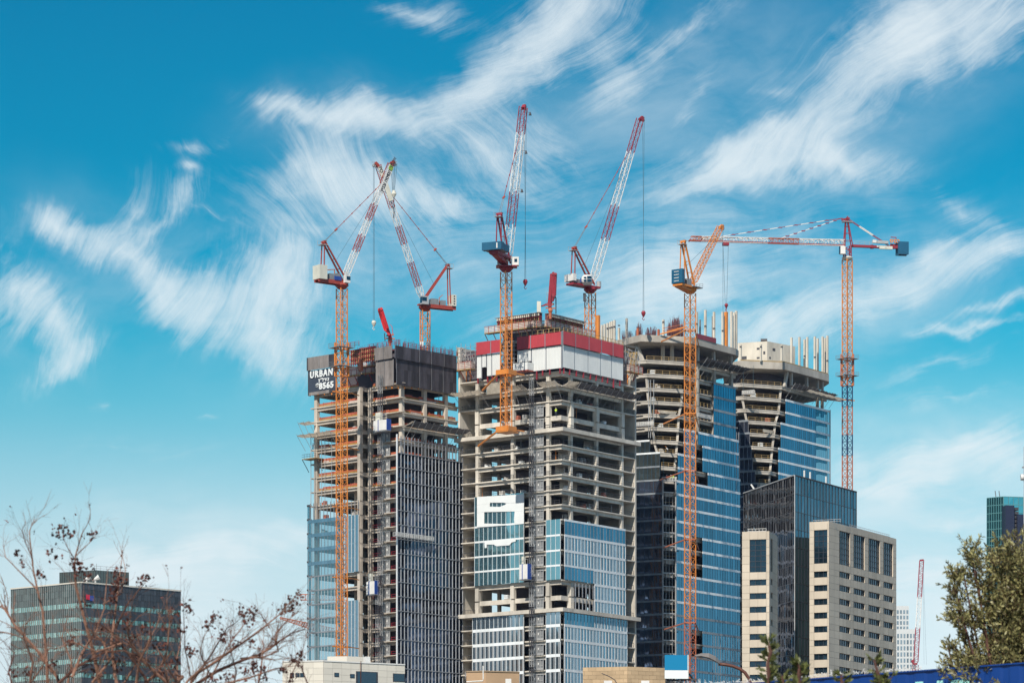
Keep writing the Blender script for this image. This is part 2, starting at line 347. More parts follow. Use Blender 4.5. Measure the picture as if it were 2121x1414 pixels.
def glazing(w, t0, t1, z0, z1, off, module, root, glass, fin=MULL, fw=.12, fd=.18, tilt=.004, mid=None, name='curtain_wall', band=None, bh=.55, rows=1, trim=None):
    """one storey of curtain wall: panes with a slight individual tilt, mullions and spandrel as sub-parts"""
    n = max(1, round((t1 - t0) / module)); st = (t1 - t0) / n
    g = MB(glass); zt = z1 - (bh if band else 0)
    for i in range(n):
        for r in range(rows):
            za = z0 + (zt - z0) * r / rows; zb = z0 + (zt - z0) * (r + 1) / rows
            q = [rnd.uniform(-tilt, tilt) * st * 2 for _ in range(4)]
            a, b = t0 + i * st + .02, t0 + (i + 1) * st - .02
            g.face([w.p(a, za + .02, off + q[0]), w.p(b, za + .02, off + q[1]), w.p(b, zb - .02, off + q[2]), w.p(a, zb - .02, off + q[3])])
    go = g.build(name, root)
    f = MB(fin)
    for i in range(n + 1):
        t = t0 + i * st; w.box(f, t - fw / 2, t + fw / 2, off - .05, off + fd, z0, zt)
        if mid and i < n: f.use(mid[0]); w.box(f, t + st * mid[1] - mid[2] / 2, t + st * mid[1] + mid[2] / 2, off - .05, off + fd * .6, z0 + .01, zt - .01); f.use(fin)
    for r in range(1, rows): za = z0 + (zt - z0) * r / rows; w.box(f, t0, t1, off - .04, off + fd * .5, za - .04, za + .04)
    f.build('mullions', go)
    if band:
        s = MB(band)
        for i in range(n): w.box(s, t0 + i * st + .015, t0 + (i + 1) * st - .015, off - .05, off + .10, zt, z1)
        s.build('spandrel', go)
    return go
def corrugated(w, mb, t0, t1, off, z0, z1, pitch=.45, d=.07):
    n = max(2, int((t1 - t0) / pitch)); st = (t1 - t0) / n
    for i in range(n):
        a = t0 + i * st
        for (x0, o0, x1, o1) in ((0, 0, .25, 0), (.25, 0, .4, d), (.4, d, .85, d), (.85, d, 1, 0)):
            mb.face([w.p(a + x0 * st, z0, off + o0), w.p(a + x1 * st, z0, off + o1), w.p(a + x1 * st, z1, off + o1), w.p(a + x0 * st, z1, off + o0)])
def railing(w, mb, t0, t1, off, z, h=1.1, step=1.5, th=.06, rails=2):
    t = t0
    while t <= t1 + .01: w.box(mb, t - th / 2, t + th / 2, off - th / 2, off + th / 2, z, z + h); t += step
    for i in range(rails): zz = z + h * (i + 1) / rails - .03; w.box(mb, t0, t1, off - .03, off + .03, zz - .05, zz + .03)
def net(mb, pts_in, pts_out, n=10, sag=.5, ripple=.09):
    """a debris net: sheet between an inner and an outer line, sagging and rippled"""
    m = 6; grid = []; ph = rnd.uniform(0, 6); n *= 3
    for i in range(n + 1):
        t = i / n; a = pts_in[0].lerp(pts_in[1], t); b = pts_out[0].lerp(pts_out[1], t); row = []
        for j in range(m + 1):
            s = j / m; p = a.lerp(b, s) + Vector((0, 0, -sag * math.sin(math.pi * s) * (.6 + .4 * math.sin(t * n * 1.7 + ph)) + ripple * (math.sin(t * n * 3.1 + ph * 2) + .6 * math.sin(t * n * 5.3 + s * 3)) * (.3 + s)))
            row.append(p)
        grid.append(row)
    k = len(mb.v)
    for r in grid: mb.v += [tuple(p) for p in r]
    for i in range(n):
        for j in range(m): q = k + i * (m + 1) + j; mb.f.append((q, q + 1, q + m + 2, q + m + 1)); mb.mi.append(mb.cur)
def lattice(mb, p, q, side, w0, h0, w1, h1, n, tc, tb, seq=None, tri=False):
    """lattice girder from p to q; seq = list of (fraction, material) colour segments"""
    p, q = Vector(p), Vector(q); d = (q - p).normalized(); s = Vector(side); s = (s - d * s.dot(d)).normalized(); u = s.cross(d).normalized()
    def cor(t):
        c = p.lerp(q, t); w = (w0 + (w1 - w0) * t) / 2; h = (h0 + (h1 - h0) * t) / 2
        if tri: return [c - s * w - u * h, c + s * w - u * h, c + u * h]
        return [c - s * w - u * h, c + s * w - u * h, c + s * w + u * h, c - s * w + u * h]
    for i in range(n):
        t0, t1 = i / n, (i + 1) / n
        if seq:
            for fr_, m_ in seq:
                if (t0 + t1) / 2 <= fr_: mb.use(m_); break
        A, B = cor(t0), cor(t1); k = len(A)
        for j in range(k):
            l = (j + 1) % k
            mb.bar(A[j], B[j], tc); mb.bar(A[j], A[l], tb)
            if i % 2: mb.bar(A[j], B[l], tb)
            else: mb.bar(A[l], B[j], tb)
    return cor
def text_mesh(txt, size, ext, m, name, parent, origin, xdir, zdir, bold=.0, sx=1.0, align='LEFT', gap=1.0):
    c = bpy.data.curves.new(name, 'FONT'); c.body = txt; c.size = size; c.extrude = ext; c.offset = bold; c.align_x = align; c.space_character = gap; c.resolution_u = 3
    o = bpy.data.objects.new('tmp', c); scene.collection.objects.link(o); bpy.context.view_layer.update()
    me = bpy.data.meshes.new_from_object(o.evaluated_get(bpy.context.evaluated_depsgraph_get()))
    scene.collection.objects.unlink(o); bpy.data.objects.remove(o)
    off = Vector(OFFS[parent.name]); x = Vector(xdir).normalized(); z = Vector(zdir).normalized(); y = x.cross(z) * -1
    for v in me.vertices: v.co = Vector(origin) + x * v.co.x * sx + z * v.co.y - y * v.co.z - off
    me.materials.clear(); me.materials.append(m); me.name = name
    r = bpy.data.objects.new(name, me); scene.collection.objects.link(r); r.parent = parent; OFFS[r.name] = off; return r
# ------------------------------------------------------------------ setting: ground, road, pavement
def struct(name, mb):
    o = mb.build(name); o['kind'] = 'structure'; return o
g = MB(ASPH); g.face([(-9000, -3000, 0), (9000, -3000, 0), (9000, 14000, 0), (-9000, 14000, 0)]); struct('ground', g)
g = MB(ROAD); g.face([(-400, 4, .004), (400, 4, .004), (400, 16, .004), (-400, 16, .004)]); struct('road', g)
g = MB(LINE)
for i in range(-40, 40): g.face([(i * 8, 9.93, .008), (i * 8 + 3.5, 9.93, .008), (i * 8 + 3.5, 10.07, .008), (i * 8, 10.07, .008)])
struct('road_markings', g)
g = MB(PAVE); g.para((-400, 16, 0), (800, 0, 0), (0, 5, 0), (0, 0, .13)); g.para((-400, -3, 0), (800, 0, 0), (0, 7, 0), (0, 0, .13)); struct('pavement', g)
# ------------------------------------------------------------------ middle tower (white and red climbing screens)
def levels(ys, step, fr):
    zs = [fr.z(y) for y in ys]; pit = abs(step) * fr.Y / F
    while zs[-1] > 3: zs.append(zs[-1] - pit)
    return zs
A = Fr(1164, 900, 36.9)
T2 = thing('unfinished_tower', 'bare concrete tower with a red and white screen wrapped around its top', 'tower', A.p(16, 16))
ys2 = [767, 797, 827, 858, 885, 919, 950, 981, 1012, 1043, 1074, 1105.5, 1137, 1168, 1199, 1231, 1258, 1291]
Z2 = levels(ys2, 31, A)
aE = A.a(985); aW = A.a(949); bE = A.b(1293); bW = A.b(1318)
WL, WR = wallL(A), wallR(A)
for i, z in enumerate(Z2):
    m = MB(CON); big = i in (4, 16); mezz = i in (3, 15); h = .95 if big else .3; e = 1.1 if big else 0
    if mezz: A.box(m, .9, aE, .9, bE, z - h, z)
    else: A.box(m, -e, aW - .6 + e, -e, bW - .6 + e, z - h, z)
    s = .9 if mezz else .55; dz = 1.15 if not big else 1.5
    A.box(m, s, aE - .3, s, s + .5, z - dz, z - h - .002); A.box(m, s, s + .5, s + .5, bE - .3, z - dz, z - h - .002)
    # beams running inwards and round the back
    for a_ in (A.a(1063, .5), A.a(1136, .5)): A.box(m, a_ - .25, a_ + .25, s + .5, 8, z - .8, z - h - .003)
    for b_ in (A.b(1234.7, .5),): A.box(m, s + .5, 8, b_ - .25, b_ + .25, z - .8, z - h - .003)
    m.build('floor_slab', T2)
cols = [(A.a(990, .8) , .9), (A.a(1063, .8), .9), (A.a(1136.5, .8), .9)]
zt = Z2[0]
def colseg(a, b, w, z0, z1):
    m = MB(CON); A.box(m, a - w / 2, a + w / 2, b - w / 2, b + w / 2, z0, z1 - .31); return m
for a_, w in cols:
    m = MB(CON)
    for i in range(len(Z2)):
        z1 = Z2[i] - .32; z0 = Z2[i + 1] if i + 1 < len(Z2) else 0
        ww = w + (.2 if i in (2, 3, 14, 15) else 0); A.box(m, a_ - ww / 2, a_ + ww / 2, .8 - ww / 2, .8 + ww / 2, z0 + .001, z1)
    m.build('column', T2)
for px in (1181.5, 1234.7, 1286.8):
    b_ = A.b(px, .8); m = MB(CON)
    for i in range(len(Z2)):
        z1 = Z2[i] - .32; z0 = Z2[i + 1] if i + 1 < len(Z2) else 0
        ww = .85 + (.4 if i in (2, 3, 14, 15) else 0); A.box(m, .8 - ww / 2, .8 + ww / 2, b_ - ww / 2, b_ + ww / 2, z0 + .001, z1)
    m.build('column', T2)
for a_, b_ in ((aE, 10), (aE, 20), (aE, 29), (20, bE), (10, bE), (aE - 1, bE)):
    m = MB(CON); A.box(m, a_ - .4, a_ + .4, b_ - .4, b_ + .4, 0, Z2[0] - 1.2); m.build('column', T2)
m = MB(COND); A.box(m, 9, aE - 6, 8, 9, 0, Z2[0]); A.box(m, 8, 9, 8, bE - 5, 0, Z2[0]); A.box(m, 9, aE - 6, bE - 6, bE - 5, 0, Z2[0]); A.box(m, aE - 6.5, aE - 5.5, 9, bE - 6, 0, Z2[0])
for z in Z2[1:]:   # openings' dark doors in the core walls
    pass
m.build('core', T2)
# side walls at the two ends of the balconies, with formwork joints
m = MB(CON); A.box(m, aW - .6, aW, 0, 11, 0, WL.z(720, aW)); m.build('side_wall', T2)
m = MB(CON); A.box(m, 0, 12, bW - .6, bW, 0, WR.z(768, bW)); m.build('side_wall', T2)
m = MB(CON)
for i, z in enumerate(Z2[1:]): A.box(m, aE + 1.6, aE + 2.4, 5, 9, z - 3.4, z - .32)
m.build('inner_wall', T2)
for i, z in enumerate(Z2[1:]):
    if i in (2, 14): continue
    for w_, e0, e1, k0 in ((WL, aE + .3, aW - .8, aE), (WR, bE + .3, bW - .8, bE)):
        m = MB(DRK); t = e0
        while t < e1: w_.box(m, t, t + .05, -.25, -.2, z + .01, z + 1.15); t += .5
        w_.box(m, e0, e1, -.25, -.2, z + 1.1, z + 1.2); m.build('guard_rail', T2)
        if i < 9 or i == 13:
            m = MB(DRK); railing(w_, m, .8, k0 - .8, -.15, z + .01, 1.1, 1.6, .05, 2); m.build('guard_rail', T2)
# curtain walls
def zi(k): return Z2[k]
a87, a133 = A.a(1087), A.a(1133)
for k in range(8, 14):
    glazing(WL, a87, aE, zi(k + 1), zi(k), .35, 1.36, T2, G_T2L, MULL, .10, .10, band=(None if k in (8, 9) else SPAN), bh=.45, tilt=.006)
for k in range(10, 14):
    glazing(WL, .2, a133, zi(k + 1), zi(k), .35, 1.36, T2, G_T2L, MULL, .10, .10, band=SPAN if k != 10 else None, bh=.45)
    if k in (11, 12): glazing(WR, .6, bE, zi(k + 1), zi(k), .35, 1.37, T2, G_T2R, MULL, .15, .12, mid=(GALV, .42, .15), band=SPAN, bh=.6)
    elif k == 10: glazing(WR, .6, bE, zi(k + 1), zi(k), .35, 1.37, T2, G_T3, MULG, .07, .08, band=SPAN, bh=.5)
    else:
        glazing(WR, .6, WR.t(1227), zi(k + 1), zi(k), .35, 1.37, T2, G_T3, MULG, .07, .08, band=SPAN, bh=.5)
        glazing(WR, WR.t(1227) + .1, bE, zi(k + 1), zi(k), .35, 1.37, T2, G_T2R, MULL, .15, .12, mid=(GALV, .42, .15), band=SPAN, bh=.6)
for k in (14, 15):
    glazing(WR, WR.t(1229), bE, zi(k + 1), zi(k), .35, 1.37, T2, G_T2R, MULL, .15, .12, mid=(GALV, .42, .15), band=SPAN, bh=.6)
    m = MB(MULG)
    for j in range(6): t = WR.t(1189) + j * (WR.t(1226) - WR.t(1189)) / 5; WR.box(m, t - .1, t + .1, .3, .5, zi(k + 1), zi(k) - .5)
    m.build('mullions', T2)
a_lo = A.a(981)
for k in range(16, len(Z2) - 1):
    gl = G_T2B
    if k == 16:
        glazing(WL, a87, a_lo, zi(k + 1), zi(k) - .95, .40, 1.36, T2, gl, MULL, .10, .10, band=None)
        glazing(WL, .2, a133, zi(k + 1), zi(k) - .95, .40, 1.36, T2, gl, MULL, .10, .10, band=None)
        glazing(WR, .4, WR.t(1228), zi(k + 1), zi(k) - .95, .40, 1.37, T2, G_T2R, MULG, .07, .08, band=None)
        glazing(WR, WR.t(1228) + .1, bE + .6, zi(k + 1), zi(k), .40, 1.37, T2, G_T2R, MULL, .15, .12, mid=(GALV, .42, .15), band=SPAN, bh=.6)
        continue
    glazing(WL, a87, a_lo, zi(k + 1), zi(k), .40, 1.36, T2, gl, MULL, .15, .12, mid=(GALV, .3, .2), band=SPAN, bh=.75)
    glazing(WL, .2, a133, zi(k + 1), zi(k), .40, 1.36, T2, gl, MULL, .15, .12, mid=(GALV, .3, .2), band=SPAN, bh=.75)
    glazing(WR, .4, bE + .6, zi(k + 1), zi(k), .40, 1.37, T2, G_T2R, MULL, .15, .12, mid=(GALV, .42, .15), band=SPAN, bh=.65)
# protective film hanging in front of the upper glass, torn open in places
def film(poly):
    m = MB(FILM); pts = []
    for px, py in poly:
        t = WL.t(px, .62); pts.append((px, WL.p(t, WL.z(py, t), .62)))
    m.face([p for _, p in pts]); m.face([p - WL.n * .03 for _, p in reversed(pts)]); m.build('protective_film', T2)
film([(988, 1029), (1085, 1023.5), (1085, 1040), (1048, 1042), (1042, 1041), (1015, 1041), (1015, 1043), (988, 1046)])
film([(988, 1046.2), (1014.5, 1043.2), (1014.5, 1049), (1035, 1049.5), (1048, 1044.5), (1048, 1042.3), (1085, 1040.3), (1085, 1058), (1066, 1059), (1003, 1060.5), (988, 1062)])
film([(988, 1062.2), (1003, 1060.7), (1003, 1084), (1048, 1085), (1049, 1087.5), (1003, 1091), (988, 1092)])
film([(1066, 1059.2), (1085, 1058.2), (1085, 1084.5), (1066, 1086.5), (1064.5, 1076)])
film([(1003, 1121), (1068, 1115), (1068, 1121), (1060, 1123), (1055, 1129), (1028, 1131), (1022, 1127.5), (1008, 1127.5), (1008, 1134), (1004, 1135)])
# white and red protection screens
def screen(w, px0, px1, ytop0, ytop1, ybot0, ybot1, off, m, seams=(), rib=.45, name='protection_screen'):
    t0, t1 = w.t(px0, off), w.t(px1, off); za, zb = w.z(ytop0, t0), w.z(ybot0, t0)
    zt_, zb_ = (w.z(ytop0, t0) + w.z(ytop1, t1)) / 2, (w.z(ybot0, t0) + w.z(ybot1, t1)) / 2
    lo, hi = min(t0, t1), max(t0, t1)
    ed = sorted([lo] + [w.t(s, off) for s in seams] + [hi])
    for i in range(len(ed) - 1):
        mb = MB(m); corrugated(w, mb, ed[i] + .12, ed[i + 1] - .12, off, zb_, zt_, rib)
        mb.use(MULG); w.box(mb, ed[i] - .10, ed[i] + .10, off - .12, off + .05, zb_ - .2, zt_ + .1)
        w.box(mb, ed[i] + .12, ed[i + 1] - .12, off - .12, off - .06, zb_ + .1, zt_ - .1)
        mb.build(name, T2)
    return zb_, zt_
screen(WR, 1166, 1292, 689.5, 713.5, 717, 739.5, 1.45, SCRR, (1192.3, 1220, 1245.8, 1269.7))
screen(WR, 1165, 1291, 716, 743, 762, 788, 1.0, SCRW, (1189.5, 1217.8, 1243.5, 1266.4))
screen(WL, 1163, 1070, 688, 700.5, 715, 726, 1.45, SCRR, (1129, 1099))
screen(WL, 1163, 1101, 716, 724, 763, 770, 1.0, SCRW, (1131,))
screen(WL, 1100.6, 1071, 724, 728, 747, 753, 1.0, SCRW)
screen(WL, 1037, 985.5, 704.5, 711, 731, 737, 1.45, SCRR, (1016.5,))
screen(WL, 1037, 1008, 731, 735, 776, 780, 1.0, SCRW, (1018.5,))
screen(WL, 1007.5, 997.8, 735, 736, 760.5, 762, 1.0, SCRW)
screen(WL, 997.8, 987, 736, 737, 783, 785, 1.0, SCRW)
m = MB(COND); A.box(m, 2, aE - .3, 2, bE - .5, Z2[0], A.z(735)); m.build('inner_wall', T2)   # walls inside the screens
m = MB(GALV)   # scaffold seen through the gap between the screens
for j in range(9):
    z = A.z(765) + j * 1.05
    WL.box(m, WL.t(1069), WL.t(1041), -.9, .9, z, z + .08)
for px in (1069, 1064, 1056, 1048, 1041): WL.box(m, WL.t(px) - .05, WL.t(px) + .05, .8, .9, A.z(768), A.z(700))
m.build('scaffold', T2)
# red brackets under the screens
for w_, l in ((WL, (990, 1010, 1020, 1029, 1112, 1124, 1139, 1160)), (WR, (1168, 1180, 1194, 1208.6, 1223, 1235, 1248, 1258.6, 1271, 1284))):
    for px in l:
        m = MB(MRED); t = w_.t(px, .9); w_.box(m, t - .13, t + .13, .7, 1.05, Z2[0] - .9 - rnd.choice((0, 0, .8)), Z2[0] + .5); m.build('screen_bracket', T2)
# white loading balcony
m = MB(SCRW); t0, t1 = WL.t(1101, 2), WL.t(1071, 2); zc_ = WL.z(766, t1)
corrugated(WL, m, t0, t1, 3.6, zc_ - .8, zc_ + 1.1, .3, .04); WL.box(m, t0, t0 + .1, 1.1, 3.6, zc_ - .8, zc_ + 1.1)
m.use(RED); WL.box(m, t0, t1, 1.1, 3.6, zc_ - 1.05, zc_ - .82); m.build('loading_balcony', T2)
# core formwork rising above the screens
B = Fr(1127, 912, 36.9); BL, BR = wallL(B), wallR(B)
z0, z1, z2_ = B.z(702), B.z(673), B.z(646)
m = MB(COND); B.box(m, .5, B.a(1040), .5, B.b(1205), B.z(740), z1 + .5); m.build('core', T2)
def formwork(w, t0, t1, za, zb, back, root, nm='core_formwork'):
    m = MB(RUST); w.box(m, t0, t1, -.6, -.1, za, zb)
    m.use(TIMB)
    t = t0 + .2
    while t < t1: w.box(m, t, t + .12, -.1, .06, za + .1, zb - .4); t += .42
    m.use(MRED)
    for z in (za + .8, zb - 1.1): w.box(m, t0 - .3, t1 + .2, .07, .22, z, z + .16)
    t = t0
    while t < t1: w.box(m, t, t + .14, .22, .36, za - .3, zb); t += 2.6
    m.use(GALV); w.box(m, t0 - .2, t1 + .2, -.7, .9, zb - .15, zb - .05)
    m.use(CONW); t = t0
    while t < t1 - .3: w.box(m, t, t + .34, .55, .75, zb - .85, zb - .16 + rnd.uniform(0, .1)); t += .62
    m.build(nm, root)
formwork(BL, B.a(1120), B.a(1030), z1, z2_, 0, T2)
formwork(BR, B.b(1133), B.b(1208), z1, z2_ - .1, 0, T2)
def platform(w, t0, t1, o0, o1, z, root, hgt=1.25, red=RED):
    m = MB(TIMB); w.box(m, t0, t1, o0, o1, z - .22, z)
    m.use(PLANK)
    for k in range(4): w.box(m, t0, t1, o1 - .05, o1, z + .06 + k * hgt / 4, z + (k + .78) * hgt / 4)
    for k in range(4): w.box(m, t0 - .05, t0, o0, o1 - .06, z + .06 + k * hgt / 4, z + (k + .78) * hgt / 4)
    m.use(red); t = t0
    while t < t1: w.box(m, t, t + .1, o1, o1 + .08, z - .5, z + hgt + .1); t += 1.9
    w.box(m, t0, t1, o1 + .005, o1 + .05, z + hgt + .02, z + hgt + .12)
    t = t0 + 1
    while t < t1: m.bar(w.p(t, z - .2, o1 - .1), w.p(t, z - 2.2, o0), .14); t += 2.6
    m.build('work_platform', root)
platform(BL, B.a(1117, 0) - .6, B.a(1012), 0, 1.8, B.z(676.5), T2, 1.5)
platform(BR, B.b(1121) - .2, B.b(1222), 0, 1.8, B.z(677.5), T2, 1.5)
m = MB(TIMB)   # timber guard rail on the upper deck edge
for w_, t0, t1 in ((WL, .5, WL.t(1071)), (WR, .5, WR.t(1291))):
    z = A.z(690); railing(w_, m, t0, t1, .2, z, 1.5, 1.7, .13, 2)
m.build('guard_rail', T2)
m = MB(NETD)
for dz in (0,): A.box(m, 1.2, aE - 1, 1.2, bE - 1, A.z(693) - .3, A.z(693))
m.build('top_deck', T2)
# stair-shaft formwork at the two ends
def annex(w, pxa, pxb, ytop, ybot, root):
    lo, hi = sorted((w.t(pxa), w.t(pxb))); zt_ = w.z(ytop, lo); zb_ = w.z(ybot, lo); m = MB(COND)
    w.box(m, lo, hi, -3, -2.4, Z2[0] + .01, zt_ - 1)
    m.use(TIMB); w.box(m, hi - .4, hi, -3, -.2, zb_, zt_)
    for k in range(12):
        t = rnd.uniform(lo, hi); m.use(rnd.choice((TIMB, GALV, MRED, PLANK))); z = rnd.uniform(zb_ + 1.5, zt_)
        m.bar(w.p(t, z, rnd.uniform(-2, .6)), w.p(t + rnd.uniform(-2, 2), z + rnd.uniform(-1.8, 1.2), rnd.uniform(-2, .6)), .12)
    m.use(GALV)
    for k in range(5):
        t = lo + (hi - lo) * k / 4; w.box(m, t - .05, t + .05, .1, .2, zb_ + 1, zt_ + rnd.uniform(0, 1)); w.box(m, lo, hi, .2, .26, zb_ + 1.5 + k, zb_ + 1.58 + k)
        m.bar(w.p(t, zb_ + 1, .3), w.p(t + .9, zb_ + 3.4, .3), .09)
    m.build('shaft_formwork', root)
annex(WL, 985, 946, 714, 762, T2); annex(WR, 1294, 1322, 722, 760, T2)
platform(WL, WL.t(983), WL.t(946), -.3, 1.5, WL.z(763.5, aE), T2, 1.7)
platform(WR, WR.t(1295), WR.t(1322), -.3, 1.4, WR.z(768, bE), T2, 1.6)
m = MB(ORA)
for px in (956, 966, 974): t = WL.t(px, -1.5); WL.box(m, t - .08, t + .08, -1.6, -1.4, Z2[0], WL.z(764, aE))
for px in (1300, 1306, 1312): t = WR.t(px, -1.5); WR.box(m, t - .08, t + .08, -1.6, -1.4, Z2[0], WR.z(770, bE))
m.build('props', T2)
# debris nets with their outriggers
def netset(w, px0, px1, z, out, rise, m_, root, n=10, sag=.5, struts=True, inner=.1):
    t0, t1 = w.t(px0), w.t(px1); mb = MB(m_)
    net(mb, (w.p(t0, z + .05, inner), w.p(t1, z + .05, inner)), (w.p(t0, z + rise, out), w.p(t1, z + rise, out)), n, sag)
    o = mb.build('debris_net', root, smooth=True)
    if struts:
        s = MB(GALV); k = max(2, int(abs(t1 - t0) / 2.3))
        for i in range(k + 1):
            t = t0 + (t1 - t0) * i / k; s.bar(w.p(t, z - 3.3, .05), w.p(t, z + rise + .25, out + .1), .07)
        s.build('net_struts', o)
netset(WR, 1180, 1305, Z2[1], 3.6, .75, NETD, T2, 14, .5)
netset(WL, 1163, 1125, Z2[1], 2.8, .8, NETB, T2, 7, .3)
mb = MB(NETB); net(mb, (WR.p(0.2, Z2[1] + .05, .1), WR.p(WR.t(1181), Z2[1] + .05, .1)), (WR.p(-.5, Z2[1] + .8, 2.6), WR.p(WR.t(1190), Z2[1] + .8, 3.2)), 5, .5); mb.build('debris_net', T2, smooth=True)
netset(WL, 1093, 1056, Z2[1], 2.6, .8, NETB, T2, 6, .5)
netset(WL, 1012, 940, Z2[1] + .1, 4.2, .25, NETB, T2, 9, .3)
mb = MB(NETB); net(mb, (WL.p(WL.t(1042), Z2[1] - .3, .7), WL.p(WL.t(1011), Z2[1] - .3, .7)), (WL.p(WL.t(1042), Z2[1] + 2.3, 1.0), WL.p(WL.t(1013), Z2[1] + 2.3, 1.0)), 12, 0, .1)
mb.build('debris_net', T2, smooth=True)
# ------------------------------------------------------------------ left tower (black screens, sign, orange safety mesh)
D = Fr(832, 905, 42)
T1 = thing('unfinished_tower', 'bare concrete tower with black plywood screens and a lettered sign at its top', 'tower', D.p(16, 16))
Z1 = levels([793, 823, 852.5, 882, 911.5, 941, 970.5], 29.6, D)
J = -2.9                                             # the left part of the front stands 2.9 m forward
aJ = D.a(762); aJ2 = D.a(746, J); aE1 = D.a(643, J); bE1 = D.b(952)
W1 = wallL(D); W1f = wallL(D, J); W1R = wallR(D)
for i, z in enumerate(Z1):
    m = MB(CONT)
    D.box(m, 0, aJ + .01, 0, bE1, z - .28, z); D.box(m, aJ + .012, aE1, J, bE1 - .003, z - .28, z - .001)
    D.box(m, .35, aJ + .3, .35, .85, z - .95, z - .283); D.box(m, .35, .85, .86, bE1 - .5, z - .95, z - .283)
    D.box(m, aJ + .6, aE1 - 1.4, J + .35, J + .85, z - .95, z - .283); D.box(m, aJ + .1, aJ + .59, J + .35, 1.2, z - .95, z - .283)
    D.box(m, aE1 - 1.9, aE1 - 1.4, J + .86, bE1 - 2, z - .95, z - .283)
    D.box(m, -1.3, 5.2, -1.0, -.02, z - .2, z - .002)           # landing of the hoist
    m.build('floor_slab', T1)
def column(fr, a, b, w, z0, zs, root, dz=.29, d=None):
    m = MB(CONT); d = d or w
    for i in range(len(zs)):
        zb = zs[i + 1] if i + 1 < len(zs) else 0
        fr.box(m, a - w / 2, a + w / 2, b - d / 2, b + d / 2, max(zb, z0) + .001, zs[i] - dz)
    m.build('column', root)
column(D, D.a(656.5, J + .6), J + .6, 1.0, 0, Z1, T1); column(D, aJ2 + .5, J + .5, 1.0, 0, Z1, T1); column(D, aJ - .5, .5, 1.0, 0, Z1, T1)
column(D, .6, .6, 1.0, 0, Z1, T1)
for px in (878.5, 922): column(D, .6, D.b(px, .6), 1.0, 0, Z1, T1)
column(D, aJ + 6.5, J + 5.5, .9, 0, Z1, T1)
for a_, b_ in ((aE1 - 2, 6), (aE1 - 2, 16), (aE1 - 2, 26), (aE1 - 9, 28), (aE1 - 16, 28), (aE1 - 9, 8)): column(D, a_, b_, .8, 0, Z1, T1)
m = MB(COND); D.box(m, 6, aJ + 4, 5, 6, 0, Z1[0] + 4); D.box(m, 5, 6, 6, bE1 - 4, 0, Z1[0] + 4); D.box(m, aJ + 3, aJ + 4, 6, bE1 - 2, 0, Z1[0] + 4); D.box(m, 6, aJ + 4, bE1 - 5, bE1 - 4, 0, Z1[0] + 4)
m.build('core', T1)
# orange mesh and yellow boards along the floor edges
for i, z in enumerate(Z1):
    if z < D.z(1010): break
    for w_, t0, t1, o in ((W1R, 1.2, bE1 - 1, -.5), (W1f, aJ2 + 1.1, aE1 - 2.6, -.5), (W1, 1.2, aJ - 1.2, -.5)):
        m = MB(ORNET); t = t0
        while t < t1:
            l = min(rnd.uniform(1.8, 4), t1 - t); h = rnd.uniform(.75, 1.1); m.use(ORNET)
            w_.box(m, t, t + l, o - .05, o, z + .5, z + h)
            m.use(YLNET if rnd.random() < .8 else PLANK); w_.box(m, t, t + l, o, o + .04, z + .12, z + .45); m.use(ORNET)
            w_.box(m, t, t + .1, o - .06, o + .06, z, z + 1.1); t += l + .02
        m.build('safety_barrier', T1)
for i, z in enumerate(Z1):
    if z >= D.z(1010): continue
    m = MB(MRED); w_ = W1
    for h in (.5, 1.05): w_.box(m, .9, aJ - .9, -.6, -.52, z + h, z + h + .09)
    for t in (2, 4, 6): w_.box(m, t, t + .08, -.61, -.53, z, z + 1.1)
    m.build('guard_rail', T1)
# glazed left part of the front, seen through where the storeys are empty
zg = W1f.z(1069, aE1); k0 = min(range(len(Z1)), key=lambda k: abs(Z1[k] - zg))
aG = D.a(717, J); 
for k in range(k0, len(Z1) - 1):
    low = k > k0 + 3
    glazing(W1f, D.a(697, J) - 3.2, aE1 + .2, Z1[k + 1], Z1[k], .45, 1.2, T1, G_CLR, MULL if low else MULG, .07, .08, band=(G_T1R if not low else SPANG), bh=(.9 if not low else .35), tilt=.003)
    W1e = Wall(D.p(aE1 + .6, J, 0), D.v, D.u)
    if (k - k0) in (4, 5): continue
    glazing(W1f, aJ2 + .1, aG, Z1[k + 1], Z1[k], .45, 1.2, T1, G_T1R, MULL, .12, .16, band=None, tilt=.001)
m = MB(MULG)
for t in [D.a(697, J) - 3.2 + k * 1.22 for k in range(int((aE1 - D.a(697, J) + 3.2) / 1.22) + 1)]: W1f.box(m, t - .06, t + .06, .35, .5, Z1[k0], Z1[k0 - 1] + .6)
m.build('mullions', T1)
m = MB(MULG)
for k in range(4): t = aJ2 + .2 + k * 1.22; W1f.box(m, t - .06, t + .06, .35, .5, Z1[k0], Z1[k0 - 1])
m.build('mullions', T1)
# strip of bay glass standing out at the far left edge
for k in range(k0 - 1, len(Z1) - 1):
    m = MB(G_CLR); W1f.box(m, aE1 + .35, aE1 + .9, -.6, .2, Z1[k + 1] + .5, Z1[k] - .1); g_ = m.build('corner_glass', T1)
    m = MB(DRK); W1f.box(m, aE1 + .25, aE1 + 1.0, -.7, .3, Z1[k] - .09, Z1[k] + .4); m.build('mullions', g_)
